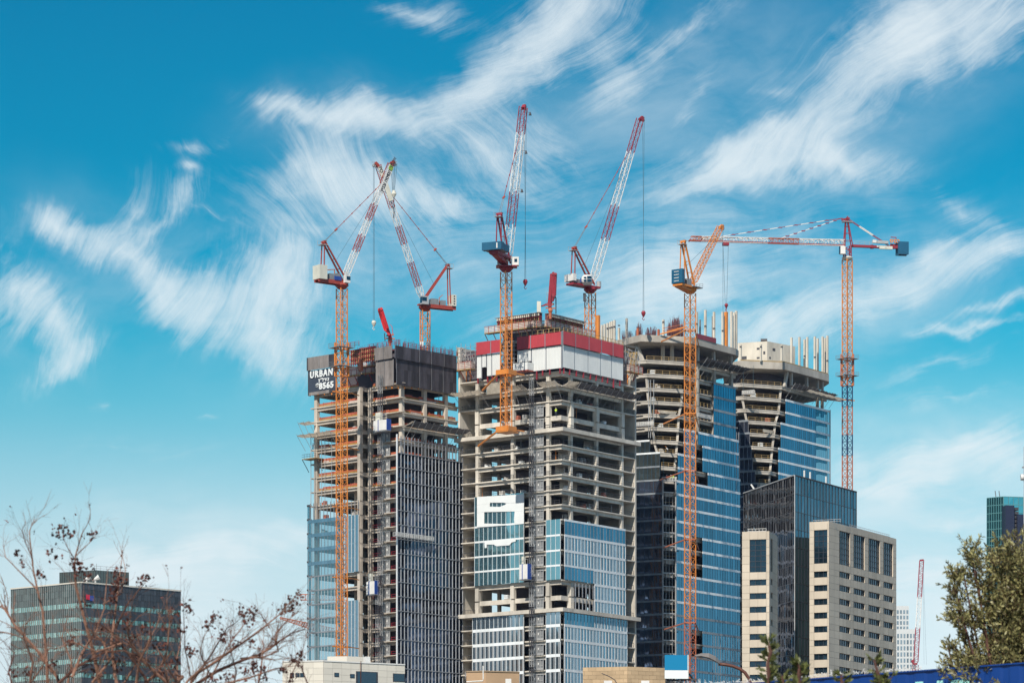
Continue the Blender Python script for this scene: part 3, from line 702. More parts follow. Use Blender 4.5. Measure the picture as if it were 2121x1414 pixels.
# right side: tall white fins on dark glass
kf = min(range(len(Z1)), key=lambda k: abs(Z1[k] - D.z(938)))
WF = wallR(D, -1.5); t0, t1 = WF.t(823), WF.t(958)
for k in range(kf, len(Z1) - 1):
    zt_ = Z1[k]; n_op = (kf + 1) <= k < kf + 6
    glazing(WF, t0, t1, Z1[k + 1], zt_, 0, 1.28, T1, G_FIN, FINM, .19, .12, tilt=.010, rows=1)
    m = MB(MULG); WF.box(m, t0, t1, .02, .2, zt_ - .09, zt_ + .09); m.build('transom', T1)
m = MB(MULG)
n = round((t1 - t0) / 1.28)
for i in range(n + 1): t = t0 + (t1 - t0) * i / n; WF.box(m, t - .1, t + .1, -.06, .14, Z1[kf], D.z(905.5))
WF.box(m, t0, t1, -.1, .1, D.z(913), D.z(911)); WF.box(m, t0, t1, -.1, .1, D.z(921), D.z(920)); m.build('facade_posts', T1)
m = MB(MULL); WF.box(m, t0 - .35, t0 - .15, -.1, .3, 0, D.z(903)); m.build('edge_post', T1)
# suspended cradle in front of the fins
# -- thing of its own
def cradle(label, w, pxa, pxb, py, off, group='suspended work cradles', ropes=12):
    ta, tb = sorted((w.t(pxa, off), w.t(pxb, off))); z = w.z(py, (ta + tb) / 2)
    r = thing('work_cradle', label, 'work platform', w.p((ta + tb) / 2, z, off), group)
    m = MB(GALV); w.box(m, ta, tb, off - .35, off + .35, z, z + .12); m.build('deck', r)
    m = MB(WHT)
    for o in (-.35, .33):
        for h in (.35, .7, 1.05): w.box(m, ta, tb, off + o, off + o + .05, z + h, z + h + .08)
        t = ta
        while t < tb: w.box(m, t, t + .1, off + o, off + o + .05, z + .12, z + 1.1); t += .7
    m.build('railing', r)
    for t in (ta + .4, tb - .4):
        m = MB(ROPE); m.bar(w.p(t, z + 1.1, off), w.p(t, z + ropes, off), .05); m.build('rope', r)
    return r
cradle('long work cradle hanging across the white fins of the left tower', W1R, 816, 898, 1117, 2.4, ropes=16)
# black plywood screens with the sign
def pscreen(w, px0, px1, yt0, yt1, yb0, yb1, off, m_, root, nm='protection_screen', seams=(), th=.12, rim=True):
    t0, t1 = w.t(px0, off), w.t(px1, off); lo, hi = min(t0, t1), max(t0, t1)
    za, zb = (w.z(yt0, t0) + w.z(yt1, t1)) / 2, (w.z(yb0, t0) + w.z(yb1, t1)) / 2
    ed = sorted([lo] + [w.t(s, off) for s in seams] + [hi])
    for i in range(len(ed) - 1):
        mb = MB(m_); n = max(1, round((ed[i + 1] - ed[i]) / 1.4)); st = (ed[i + 1] - ed[i] - .08) / n; cut = rnd.choice((.45, .6, .7)) if (za - zb) > 4 else 1
        for k in range(n):
            a = ed[i] + .04 + k * st
            w.box(mb, a, a + st - .02, off - th, off, zb, zb + (za - zb) * cut - .02); 
            if cut < 1: w.box(mb, a, a + st - .02, off - th, off - .01, zb + (za - zb) * cut, za)
        mb.use(MULG); w.box(mb, ed[i] + .02, ed[i] + .07, off, off + .06, zb, za)
        mb.build(nm, root)
    return za, zb, lo, hi
W1s = W1f
zt_, zm_, lo, hi = pscreen(W1s, 637.5, 681, 741.5, 735.5, 769, 762, 1.3, SCRG, T1, seams=(661,))
pscreen(W1s, 681, 698, 735, 733, 762, 759, 1.3, SCRD, T1)
za, zb, lo2, hi2 = pscreen(W1s, 639.5, 698, 769, 761, 814, 805, 1.0, SCRN, T1, seams=(663, 682))
pscreen(W1s, 639.5, 682, 813, 806, 821.5, 813, .98, SCRG, T1, seams=(663,)); pscreen(W1s, 682, 698, 806, 803, 813, 811, .98, SCRD, T1)
m = MB(DRK); W1s.box(m, hi + .02, hi + .4, .2, 1.3, zm_, zt_); W1s.box(m, hi2 + .02, hi2 + .3, .2, 1.0, zb - .8, za); m.build('screen_edge', T1)
sg = T1
def sign(txt, px, py, size, sx=1.0, bold=.02, gap=1.0):
    t = W1s.t(px, 1.15); text_mesh(txt, size, .10, FILM, 'sign_lettering', T1, W1s.p(t, W1s.z(py, t), 1.12), -W1s.d, (0, 0, 1), bold, sx, gap=gap)
sign('URBAN', 642, 784.2, 2.35, .90, .075, 1.28); sign("\u05DF'\u05DC\u05D3\u05E0", 660, 791.6, 1.1, 1.35, .04, 1.3); sign('*8565', 654.5, 808, 2.15, 1.08, .085, 1.14)
# screens near the corner and along the right side
pscreen(W1, 775, 812, 723.5, 716, 749, 743, 1.6, SCRG, T1, seams=(794,)); pscreen(W1, 778, 815.5, 750, 745, 802, 800, 1.2, SCRG, T1, seams=(796.5,))
for pa, pb, ya, yb in ((818, 868, 717, 724), (868.6, 893, 724, 729), (893.6, 919, 729, 733), (919.6, 946, 733, 739)):
    pscreen(W1R, pa, pb, ya, yb, ya + 27, yb + 27, 1.6, SCRD, T1)
for pa, pb, ya, yb in ((821, 868.5, 744, 750), (869, 893, 750, 756), (893.6, 917, 756, 760), (917.6, 946, 760, 766)):
    pscreen(W1R, pa, pb, ya, yb, ya + 53, yb + 54, 1.2, SCRD, T1)
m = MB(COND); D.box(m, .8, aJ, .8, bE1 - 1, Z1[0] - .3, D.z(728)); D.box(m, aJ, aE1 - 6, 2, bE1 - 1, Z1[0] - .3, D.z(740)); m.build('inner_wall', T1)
for w_, l in ((W1f, (644, 659, 672, 687)), (W1, (800, 812)), (W1R, (825, 838, 853, 867, 874, 887, 899, 911, 920, 934))):
    for px in l:
        t = w_.t(px, .9); z = w_.z(802 if w_ is not W1f else 815, t) - .4
        m = MB(ORA); m.bar(w_.p(t, z, .9), w_.p(t + .35, z + .6, .5), .28); m.build('screen_bracket', T1)
# red formwork between the screens
for (pa, pb, ya, yb, o) in ((724, 745, 722, 752, .2), (746, 776, 716, 746, .2)):
    w_ = W1f if pb < 746 else W1
    lo_, hi_ = sorted((w_.t(pa), w_.t(pb))); zt2, zb2 = w_.z(ya, lo_), w_.z(yb, lo_)
    m = MB(TIMB); w_.box(m, lo_, hi_, -.5, -.3, zb2, zt2); m.use(MRED)
    t = lo_
    while t < hi_: w_.box(m, t, t + .14, -.3, -.05, zb2 - .4, zt2); t += .75
    for k in range(4): w_.box(m, lo_ - .3, hi_ + .3, -.05, .1, zb2 + k * (zt2 - zb2) / 3.2, zb2 + .18 + k * (zt2 - zb2) / 3.2)
    m.build('core_formwork', T1)
for (w_, pa, pb, y) in ((W1f, 722, 746, 776), (W1, 755, 776, 771), (W1, 746, 778, 757)):
    lo_, hi_ = sorted((w_.t(pa), w_.t(pb))); platform(w_, lo_, hi_, -.2, 1.2, w_.z(y, lo_), T1, 1.2, MRED)
m = MB(ORR); t = W1f.t(748); W1f.box(m, t - .45, t + .45, -.3, .6, W1f.z(768, t), W1f.z(744, t)); m.build('column_form', T1)
m = MB(MRED)   # rail round the top deck
for w_, ta, tb, y in ((W1R, .5, bE1 - 1, 713), (W1, .5, aJ, 709), (W1f, aJ, aJ + 4, 712)):
    z = w_.z(y, .1 if w_ is W1R else ta); railing(w_, m, ta, tb, .3, z - .6, 1.3, 1.5, .1, 3)
m.build('guard_rail', T1)
m = MB(RUST); D.box(m, .5, aJ + 4, .5, bE1 - 1, D.z(716) - .7, D.z(716) - .3); m.build('top_deck', T1)
def rebar(fr, a0, a1, b0, b1, z, n, h0, h1, root, m_=RUST, th=.045):
    m = MB(m_)
    for i in range(n):
        a, b, h = rnd.uniform(a0, a1), rnd.uniform(b0, b1), rnd.uniform(h0, h1)
        m.bar(fr.p(a, b, z), fr.p(a + rnd.uniform(-.1, .1), b + rnd.uniform(-.1, .1), z + h), th)
    o = m.build('starter_rebar', root); o['kind'] = 'stuff'
rebar(D, 0, aJ, 1, 2, D.z(716), 60, .8, 2.2, T1); rebar(D, 1, 2, 2, bE1 - 1, D.z(716), 110, .6, 2.4, T1)
rebar(D, aJ + 1, aJ + 4, 0, 2, D.z(716), 30, .8, 2.0, T1)
# nets and loading platforms
def netset1(w, px0, px1, z, out, rise, m_, n=8, sag=.3, strut=True): netset(w, px0, px1, z, out, rise, m_, T1, n, sag, strut)
netset1(W1R, 838, 955, Z1[3], 3.6, 1.0, NETD, 12); netset1(W1R, 836, 852, Z1[3] + .1, 3.0, .9, NETB, 4, .1, False)
netset1(W1f, 700, 633, W1f.z(906, aE1) , 3.2, .4, NETB, 8, .25)
netset1(W1f, 655, 632, W1f.z(880, aE1), 2.6, .4, NETB, 4, .1)
m = MB(TIMB); ta, tb = W1f.t(668), W1f.t(640); z = W1f.z(950, ta); W1f.box(m, ta, tb, -.5, 2.6, z, z + .15); m.use(DRK)
m.bar(W1f.p(ta, z, 2.4), W1f.p(ta, z - 3, 0), .12); m.bar(W1f.p(tb, z, 2.4), W1f.p(tb, z - 3, 0), .12); railing(W1f, m, ta, tb, 2.55, z + .15, 1.1, 1, .05, 2); m.build('loading_platform', T1)
m = MB(GALV)
for px in (644, 651): t = W1f.t(px, .8); m.bar(W1f.p(t, Z1[k0 - 1], .8), W1f.p(t, W1f.z(898, t), .8), .12)
for px in (666, 673, 687): t = W1f.t(px, .5); m.bar(W1f.p(t, Z1[k0 - 1], .5), W1f.p(t, W1f.z(908, t), .5), .09)
m.build('scaffold_poles', T1)
# ------------------------------------------------------------------ the two towers with a sliced corner and blue glass
class Corner:
    """two wall planes meeting at column px; left wall recedes by thl, right wall by thr"""
    def __init__(s, px, Y, thl, thr):
        s.K = Vector(((px - CX) / F * Y, Y, 0)); s.px = px; s.Y = Y
        s.WL = Wall(s.K, (-math.cos(R(thl)), math.sin(R(thl)), 0), (-math.sin(R(thl)), -math.cos(R(thl)), 0))
        s.WR = Wall(s.K, (math.cos(R(thr)), math.sin(R(thr)), 0), (math.sin(R(thr)), -math.cos(R(thr)), 0))
def interp(tab, y):
    if y <= tab[0][0]: return tab[0][1:]
    for a, b in zip(tab, tab[1:]):
        if y <= b[0]: f = (y - a[0]) / (b[0] - a[0]); return tuple(p + (q - p) * f for p, q in zip(a[1:], b[1:]))
    return tab[-1][1:]
def sliced(root, K, ys, tab, pxl, pxr, glassR, glassL, fullL, leftglass_from, roofpx, roofy, roof_th, low_open, seedrail=1):
    zs = []
    for y in ys: zs.append(K.WR.z(y, 0))
    pit = 3.55
    yy = list(ys)
    while zs[-1] > 4: zs.append(zs[-1] - pit); yy.append(HZ - (zs[-1] - ZC) / K.Y * F)
    tl, tr = K.WL.t(pxl), K.WR.t(pxr)
    back = K.WR.p(tr) + Vector((-20, 26, 0)); backl = K.WL.p(tl) + Vector((4, 40, 0)); info = []
    for i, (z, y) in enumerate(zip(zs, yy)):
        xa, xb = interp(tab, y); ta, tb = K.WL.t(xa), K.WR.t(xb); Pa, Pb = K.WL.p(ta), K.WR.p(tb)
        info.append((z, y, ta, tb, Pa, Pb)); e = (Pb - Pa).normalized(); inn = Vector((-e.y, e.x, 0))
        if inn.y < 0: inn = -inn
        pr = K.WR.p(tr); plf = K.WL.p(tl)
        # small chamfers soften the two bends of the front edge, as in the poured slabs
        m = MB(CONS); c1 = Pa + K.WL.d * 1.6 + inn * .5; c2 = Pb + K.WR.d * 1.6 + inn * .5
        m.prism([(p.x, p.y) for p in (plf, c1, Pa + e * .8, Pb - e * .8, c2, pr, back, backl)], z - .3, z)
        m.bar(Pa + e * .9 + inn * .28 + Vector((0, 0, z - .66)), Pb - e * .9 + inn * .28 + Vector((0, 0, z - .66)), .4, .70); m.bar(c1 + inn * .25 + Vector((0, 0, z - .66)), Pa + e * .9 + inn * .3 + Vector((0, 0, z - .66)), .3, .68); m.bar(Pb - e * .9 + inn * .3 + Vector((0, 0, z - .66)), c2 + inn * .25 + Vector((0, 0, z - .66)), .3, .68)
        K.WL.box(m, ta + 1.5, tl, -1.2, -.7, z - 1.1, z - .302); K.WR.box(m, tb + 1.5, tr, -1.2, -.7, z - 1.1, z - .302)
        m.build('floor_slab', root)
    return zs, yy, info, tl, tr, back, backl
def front_rail(root, info, rng, m_=OCHRE):
    for i in rng:
        z, y, ta, tb, Pa, Pb = info[i]; e = (Pb - Pa); L = e.length; e.normalize(); w = Wall(Pa + Vector((0, 0, 0)), e, Vector((e.y, -e.x, 0)))
        if w.n.y > 0: w.n = -w.n
        m = MB(m_); railing(w, m, .9, L - .9, -.5, z, 1.1, 2.1, .09, 2); m.build('guard_rail', root)
def incl(root, K, info, i0, i1, side):
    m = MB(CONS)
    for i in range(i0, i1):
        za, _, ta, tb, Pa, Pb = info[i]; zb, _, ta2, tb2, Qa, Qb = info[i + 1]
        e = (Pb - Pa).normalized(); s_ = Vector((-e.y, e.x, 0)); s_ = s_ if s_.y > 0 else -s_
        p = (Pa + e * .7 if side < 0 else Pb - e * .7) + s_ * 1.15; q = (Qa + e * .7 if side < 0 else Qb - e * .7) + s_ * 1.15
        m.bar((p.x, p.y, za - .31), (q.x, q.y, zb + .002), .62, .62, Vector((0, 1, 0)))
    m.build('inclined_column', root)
# ---- nearer one
K3 = Corner(1386, 955, 25, 54)
T3 = thing('unfinished_tower', 'unfinished tower with blue glass and a sliced corner, behind the orange crane mast', 'tower', K3.K + Vector((0, 20, 0)))
ys3 = [740, 769, 798, 825.5, 853, 880.7, 908, 934.5, 963, 991, 1018.5]
zs3, yy3, in3, tl3, tr3, bk3, bl3 = sliced(T3, K3, ys3, [(740, 1334, 1423), (825, 1341, 1420), (853, 1346, 1414), (908, 1353, 1411), (963, 1366, 1406), (991, 1370, 1402), (1047, 1373, 1399)], 1300, 1528, G_T3, G_GRN, 0, 0, 0, 0, 0, 0)
front_rail(T3, in3, range(0, 9)); incl(T3, K3, in3, 1, 7, -1); incl(T3, K3, in3, 2, 8, 1)
cd_ = Corner(1386, 967, 25, 54)
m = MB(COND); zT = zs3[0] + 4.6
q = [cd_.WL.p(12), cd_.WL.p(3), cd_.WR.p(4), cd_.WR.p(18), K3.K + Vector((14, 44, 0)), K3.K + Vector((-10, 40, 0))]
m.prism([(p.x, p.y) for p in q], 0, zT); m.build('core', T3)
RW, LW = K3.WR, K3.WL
def nearest(zs, z): return min(range(len(zs)), key=lambda k: abs(zs[k] - z))
for k in range(len(zs3) - 1):
    y = yy3[k]; z1, z0 = zs3[k], zs3[k + 1]
    if k in (1, 2, 3, 4): segs = [(1478, 1524)]; bd = SPANG
    elif k < 1: segs = []
    elif k < 8: segs = [(1416, 1440), (1446 if k == 5 else 1455, 1530)]; bd = SPAN
    elif k == 8: segs = [(1404, 1440), (1466, 1533)]
    else:
        segs = [(1401, 1533)]; bd = SPAN
        if k in (13, 14, 15, 20, 21): segs = [(1401, 1432), (1455, 1533)]
    if k == 6: segs = [(1416, 1440), (1455, 1530)]
    if k == 7: segs = [(1404, 1440), (1455, 1531)]
    for a, b in segs:
        if y > 1290 and b > 1500:
            glazing(RW, RW.t(a, .3), RW.t(1476, .3), z0, z1, .3, 1.25, T3, G_T3, MULB, .06, .05, band=SPANG, bh=.6)
            glazing(RW, RW.t(1476, .3) + .1, RW.t(1533, .3), z0, z1, .3, 1.25, T3, G_T2R, MULG, .10, .10, band=SPANG, bh=.6)
        else: glazing(RW, RW.t(a, .3), RW.t(b, .3), z0, z1, .3, 1.25, T3, G_T3, MULB, .06, .05, band=bd if y < 1250 else SPANG, bh=.62, tilt=.003)
    # left glass
    if y > 900:
        b = 1346 if y < 925 else (1367 if y < 985 else 1372.5); gl = G_GRN if y < 985 else G_DK
        glazing(LW, LW.t(b, .3), LW.t(1316, .3), z0, z1, .3, 1.25, T3, gl, MULB, .07, .08, band=SPAN if y < 955 else SPANG, bh=.45)
for px in (1443.5, 1478.5, 1514): 
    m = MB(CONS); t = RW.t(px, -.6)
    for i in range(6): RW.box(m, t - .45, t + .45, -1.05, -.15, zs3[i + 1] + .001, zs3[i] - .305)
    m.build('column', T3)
# opening frame below the slice
m = MB(GALV)
for px, W_ in ((1373, LW), (1399.5, RW)): t = W_.t(px, .4); W_.box(m, t - .15, t + .15, .3, .6, 0, zs3[9])
m.build('edge_post', T3)
for k in range(10, len(zs3) - 1):
    z, y, ta, tb, Pa, Pb = in3[k]; m = MB(GALV)
    for f_ in (.25, .5, .75): p = Pa.lerp(Pb, f_); m.bar((p.x, p.y - .2, zs3[k + 1]), (p.x, p.y - .2, z), .1)
    m.bar((Pa.x, Pa.y - .3, z + .1), (Pb.x, Pb.y - .3, z + .1), .25); m.build('opening_frame', T3)
    if k % 4 == 2: 
        m = MB(OCHRE); m.bar((Pa.x, Pa.y + .6, z - 2.4), (Pb.x, Pb.y + .6, z - 2.4), .12); m.build('guard_rail', T3)
for i in range(1, 6):
    m = MB(OCHRE); railing(RW, m, RW.t(1424), RW.t(1476), -.3, zs3[i], 1.15, 1.7, .12, 2); m.build('guard_rail', T3)
m = MB(GALV)
for px in (1343.5, 1347.5, 1354): t = LW.t(px, 1.4) if px < 1386 else 0; m.bar(LW.p(t, LW.z(908, t), 1.4), LW.p(t, LW.z(788, t), 1.4), .13)
m.build('scaffold_poles', T3)
m = MB(MULG)
for px in (1525, 1530): t = RW.t(px, .2); RW.box(m, t - .1, t + .1, .1, .35, zs3[9], RW.z(895, t))
m.build('edge_post', T3)
# roof slab with deep edge
def roof(root, pts, th, extra=None):
    """pts: (px, py_top, Y) corners of the visible edge, then plan points"""
    P = [at(px, py, Y) for px, py, Y in pts]; z = sum(p.z for p in P) / len(P)
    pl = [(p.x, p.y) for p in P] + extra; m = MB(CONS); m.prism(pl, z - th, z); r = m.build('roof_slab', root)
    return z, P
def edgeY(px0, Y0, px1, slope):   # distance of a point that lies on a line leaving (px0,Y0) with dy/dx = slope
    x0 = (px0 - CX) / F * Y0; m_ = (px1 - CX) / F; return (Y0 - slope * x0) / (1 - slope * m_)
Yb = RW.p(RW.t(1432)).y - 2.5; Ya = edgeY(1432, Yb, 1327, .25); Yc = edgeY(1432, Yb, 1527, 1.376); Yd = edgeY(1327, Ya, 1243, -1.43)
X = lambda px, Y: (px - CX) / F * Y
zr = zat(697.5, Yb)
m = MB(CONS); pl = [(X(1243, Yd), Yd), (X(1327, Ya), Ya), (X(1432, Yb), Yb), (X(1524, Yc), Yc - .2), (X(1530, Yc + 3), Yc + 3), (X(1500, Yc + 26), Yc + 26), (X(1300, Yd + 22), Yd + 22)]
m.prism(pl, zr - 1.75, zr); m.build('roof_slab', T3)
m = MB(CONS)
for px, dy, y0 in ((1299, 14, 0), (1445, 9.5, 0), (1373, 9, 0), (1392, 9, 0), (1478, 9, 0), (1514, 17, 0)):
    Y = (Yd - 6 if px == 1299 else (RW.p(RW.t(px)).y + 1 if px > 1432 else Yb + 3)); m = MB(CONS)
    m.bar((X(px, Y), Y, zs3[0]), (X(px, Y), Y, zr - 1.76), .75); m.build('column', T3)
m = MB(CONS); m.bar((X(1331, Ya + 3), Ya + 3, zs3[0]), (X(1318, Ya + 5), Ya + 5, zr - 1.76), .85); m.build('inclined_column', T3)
def posts(root, lst, Yf, zbase, m_, nm, w=.5):
    for px, yt in lst:
        Y = Yf(px); zb_ = zbase; m = MB(m_); p = Vector((X(px, Y), Y, zb_)); m.bar(p, (p.x, p.y, zat(yt, Y)), w)
        if nm == 'roof_column' and rnd.random() < .5: m.use(DRK); m.bar((p.x - .3, p.y - .3, zb_ + 4), (p.x + .3, p.y - .3, zb_ + 4), .3)
        m.build(nm, root)
posts(T3, [(1247, 673), (1252.7, 671), (1258.5, 669), (1264, 666.5), (1268, 665), (1272.7, 663), (1282, 679), (1298, 659), (1374, 662)], lambda p: edgeY(1327, Ya, min(p, 1326), -1.43) + 1.4 if p < 1327 else Ya + 4, zr, CONW, 'roof_column', .5)
posts(T3, [(1443, 646), (1461, 642), (1479, 646), (1497, 646), (1515, 645), (1521, 647), (1525, 644)], lambda p: edgeY(1432, Yb, p, 1.376) + 1.2, zr, CONW, 'roof_column', .52)
posts(T3, [(1450, 662), (1476, 655)], lambda p: edgeY(1432, Yb, p, 1.376) + 3.5, zr, GRY, 'steel_prop', .35)
posts(T3, [(1239, 653)], lambda p: Yd + 2, zr - 3, ORA, 'column_form', .8); posts(T3, [(1504, 646)], lambda p: edgeY(1432, Yb, p, 1.376) + 1.0, zr, ORA, 'column_form', .75)
posts(T3, [(1364, 682), (1321, 680)], lambda p: Ya + 5, zr, ORR, 'column_form', .5)
m = MB(MRED); W_ = Wall((X(1432, Yb), Yb, 0), (math.cos(R(54)), math.sin(R(54)), 0), (math.sin(R(54)), -math.cos(R(54)), 0))
W_.box(m, W_.t(1443), W_.t(1483), -.2, .06, zr + .01, zr + 1.3); m.build('parapet_form', T3)
class Fx:   # plain axis frame for clutter
    def __init__(s, x, y): s.x, s.y = x, y
    def p(s, a, b, z): return Vector((s.x + a, s.y + b, z))
f3 = Fx(X(1290, Ya), Ya + 4)
for (pa, pb, n_, h) in ((1290, 1330, 120, 2.4), (1320, 1332, 70, 4.6), (1340, 1362, 150, 3.4), (1385, 1418, 230, 5.6), (1395, 1410, 120, 6.4)):
    rebar(f3, X(pa, Ya) - f3.x, X(pb, Ya) - f3.x, 1, 8, zr, n_, h * .4, h, T3)
for (pa, pb, h) in ((1319, 1324, 3.2), (1397, 1406, 5.4), (1386, 1392, 3.0), (1408, 1414, 3.6)):
    m = MB(RUST)
    for k in range(4): x = X(pa + (pb - pa) * k / 3, Ya + 6); m.bar((x, Ya + 6, zr), (x, Ya + 6, zr + h), .12)
    for q in (.3, .6, .85): m.bar((X(pa, Ya + 6), Ya + 6, zr + h * q), (X(pb, Ya + 6), Ya + 6, zr + h * q), .2)
    m.build('core_formwork', T3)
for k in range(3):
    m = MB(ORR); m.bar((X(1374, Ya), Ya + 3, zr + .8 + k * .7), (X(1416, Ya), Ya + 5, zr + 2.2 + k * .7), .14); m.build('guard_rail', T3)
m = MB(ORA); m.bar((X(1368, Ya - 1), Ya + 1, zr + .3), (X(1422, Ya), Ya - 1, zr + 1.9), .32); m.build('tie_beam', T3)
netset(RW, 1441, 1530, zs3[1] + 4.3, 3.0, .3, NETD, T3, 10, .4, False); netset(RW, 1441, 1532, zs3[1] + 4.1, 3.8, .8, NETD, T3, 10, .5, True)
m = MB(NETB); Pa, Pb = in3[4][4], in3[4][5]; net(m, (Pa + Vector((2, -.1, zs3[4] + .9)), Pb + Vector((-1.5, -.1, zs3[4] + .9))), (Pa + Vector((2.5, -.3, zs3[4] + .1)), Pb + Vector((-2, -.3, zs3[4] + .1))), 8, .1, .05)
m.build('debris_net', T3, smooth=True)
G_CLB = mat('clear_deep_blue_glass', (.02, .22, .34), .05, .9, isl=.12, transp=.38)
# ---- farther one
K4 = Corner(1585, 1014, 25, 55.7)
T4 = thing('unfinished_tower', 'farthest unfinished tower with blue glass, right beside the tall crane mast', 'tower', K4.K + Vector((0, 20, 0)))
ys4 = [788.6, 816, 842, 867, 893, 920.5, 946, 972, 998]
zs4, yy4, in4, tl4, tr4, bk4, bl4 = sliced(T4, K4, ys4, [(788, 1531, 1626), (842, 1541, 1621), (867, 1546, 1614), (920, 1555, 1608), (972, 1564, 1603), (998, 1569, 1602), (1100, 1570, 1601)], 1500, 1717, 0, 0, 0, 0, 0, 0, 0, 0)
front_rail(T4, in4, range(0, 9)); incl(T4, K4, in4, 1, 3, -1); incl(T4, K4, in4, 0, 8, 1)
m = MB(COND); c4 = Corner(1585, 1026, 25, 55.7)
q = [c4.WL.p(10), c4.WL.p(2.5), c4.WR.p(2.5), c4.WR.p(15), K4.K + Vector((12, 42, 0)), K4.K + Vector((-10, 40, 0))]
m.prism([(p.x, p.y) for p in q], 0, zs4[0] + 5); m.build('core', T4)
R4, L4 = K4.WR, K4.WL
for k in range(1, len(zs4) - 1):
    y = yy4[k]; a = interp([(816, 1627), (866, 1627), (867, 1617), (919, 1617), (920.5, 1612), (990, 1612), (998, 1603)], y)[0]
    if y > 1130: break
    glazing(R4, R4.t(a, .3), R4.t(1690, .3), zs4[k + 1], zs4[k], .3, 1.2, T4, G_T3, MULB, .06, .05, band=SPAN, bh=.62, tilt=.003)
    glazing(R4, R4.t(1690, .3) + .1, R4.t(1718.5, .3), zs4[k + 1], zs4[k], .3, 1.2, T4, G_CLB, MULB, .06, .05, band=SPAN, bh=.62, tilt=.003)
    if y > 860: glazing(L4, L4.t(interp([(867, 1550), (946, 1559), (998, 1569)], y)[0], .3), L4.t(1524, .3), zs4[k + 1], zs4[k], .3, 1.25, T4, G_DK, MULG, .07, .08, band=SPANG, bh=.5)
m = MB(MULG); t = R4.t(1719.5, .9); R4.box(m, t - .12, t + .12, .8, 1.0, 0, zs4[1]); m.build('edge_post', T4)
for i in range(1, 8):
    t = R4.t(1716, -1); m = MB(DRK); R4.box(m, t - 5, t, -1.3, -1.0, zs4[i + 1] + .1, zs4[i] - 1.2) if False else None
Yb4 = R4.p(R4.t(1626)).y - 2; Ya4 = edgeY(1626, Yb4, 1534, .25); Yc4 = edgeY(1626, Yb4, 1717, 1.466); Yd4 = edgeY(1534, Ya4, 1496, -1.2)
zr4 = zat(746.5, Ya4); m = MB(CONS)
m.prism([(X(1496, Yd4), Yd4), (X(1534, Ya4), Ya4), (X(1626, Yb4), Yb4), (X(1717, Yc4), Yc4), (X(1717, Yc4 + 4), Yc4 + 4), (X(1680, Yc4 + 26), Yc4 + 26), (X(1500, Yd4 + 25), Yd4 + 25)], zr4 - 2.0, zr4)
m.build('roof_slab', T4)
W4 = Wall((X(1626, Yb4), Yb4, 0), (math.cos(R(55.7)), math.sin(R(55.7)), 0), (math.sin(R(55.7)), -math.cos(R(55.7)), 0))
m = MB(OCHRE); m.bar((X(1534, Ya4), Ya4 + .2, zr4 + .16), (X(1626, Yb4), Yb4 + .2, zr4 + .16), .3); W4.box(m, .2, W4.t(1716), -.3, -.1, zr4 + .01, zr4 + .32); m.build('toe_board', T4)
for px in (1639, 1671, 1693, 1703):
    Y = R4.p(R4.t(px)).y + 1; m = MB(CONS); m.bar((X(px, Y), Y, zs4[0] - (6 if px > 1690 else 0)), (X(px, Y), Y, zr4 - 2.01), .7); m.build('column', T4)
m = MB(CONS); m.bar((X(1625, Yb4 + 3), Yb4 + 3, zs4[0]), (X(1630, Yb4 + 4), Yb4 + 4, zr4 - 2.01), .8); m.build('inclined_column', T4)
posts(T4, [(1534, 714), (1576, 713), (1619, 715), (1639.5, 699), (1655.7, 698), (1666.5, 703), (1672, 698), (1687.7, 697), (1693.5, 701), (1704, 697), (1709, 700), (1713.6, 695)],
      lambda p: (Ya4 + .8 if p < 1630 else edgeY(1626, Yb4, p, 1.466) + (1.0 if p not in (1666.5, 1693.5, 1709) else 4)), zr4, CONW, 'roof_column', .52)
# concrete plant block on the roof
H4 = Fr(1590, Ya4 + 9, 28)
H4 = Corner(1589, Ya4 + 9, 20, 45)
tl_, tr_ = H4.WL.t(1528), H4.WR.t(1647); zt4 = zat(706.5, Ya4 + 9)
m = MB(CONW); m.prism([(p.x, p.y) for p in (H4.WL.p(tl_), H4.K, H4.WR.p(tr_), H4.WR.p(tr_) + Vector((-8, 8, 0)), H4.WL.p(tl_) + Vector((3, 10, 0)))], zr4, zt4); m.build('plant_block', T4)
for W_, px, py, w, h in ((H4.WL, 1571, 722, 1.0, .6), (H4.WL, 1583, 730.5, .6, .9), (H4.WL, 1571, 741, 1.0, .5), (H4.WR, 1603, 724, 1.2, .8), (H4.WR, 1595, 741, .7, .6), (H4.WL, 1541, 741, 1.6, .9)):
    m = MB(DRK); t = W_.t(px); z = W_.z(py, t); W_.box(m, t - w / 2, t + w / 2, -.2, .02, z - h / 2, z + h / 2); m.build('wall_opening', T4)
m = MB(DRK); m.tube([H4.WL.p(2.2, zt4 + .45, -1), H4.WR.p(1.2, zt4 + .45, -1)], .55, 8); m.build('roof_duct', T4)
netset(R4, 1627, 1716, zs4[0] + .05, 3.2, .45, NETD, T4, 10, .35, True); netset(R4, 1650, 1722, zs4[0] - .8, 4.2, .3, NETB, T4, 8, .35, False)
m = MB(NETB); Pa, Pb = in4[4][4], in4[4][5]; net(m, (Pa + Vector((4, -.1, zs4[4] + 1)), Pb + Vector((-1, -.1, zs4[4] + 1))), (Pa + Vector((4, -.3, zs4[4] + .1)), Pb + Vector((-1.2, -.3, zs4[4] + .1))), 8, .1, .06); m.build('debris_net', T4, smooth=True)
cradle('white work cradle in front of the sliced corner of the farthest tower', L4, 1537, 1563, 819, 2.2, ropes=8)
cradle('white work cradle reaching from the middle tower to the sliced corner beside it', LW, 1288, 1353, 886, 2.6, ropes=6)
cradle('work cradle with three workers in front of the narrow opening', Wall(K3.WL.p(0), (1, 0, 0), (0, -1, 0)), 1371, 1402, 998, 1.6, ropes=6)
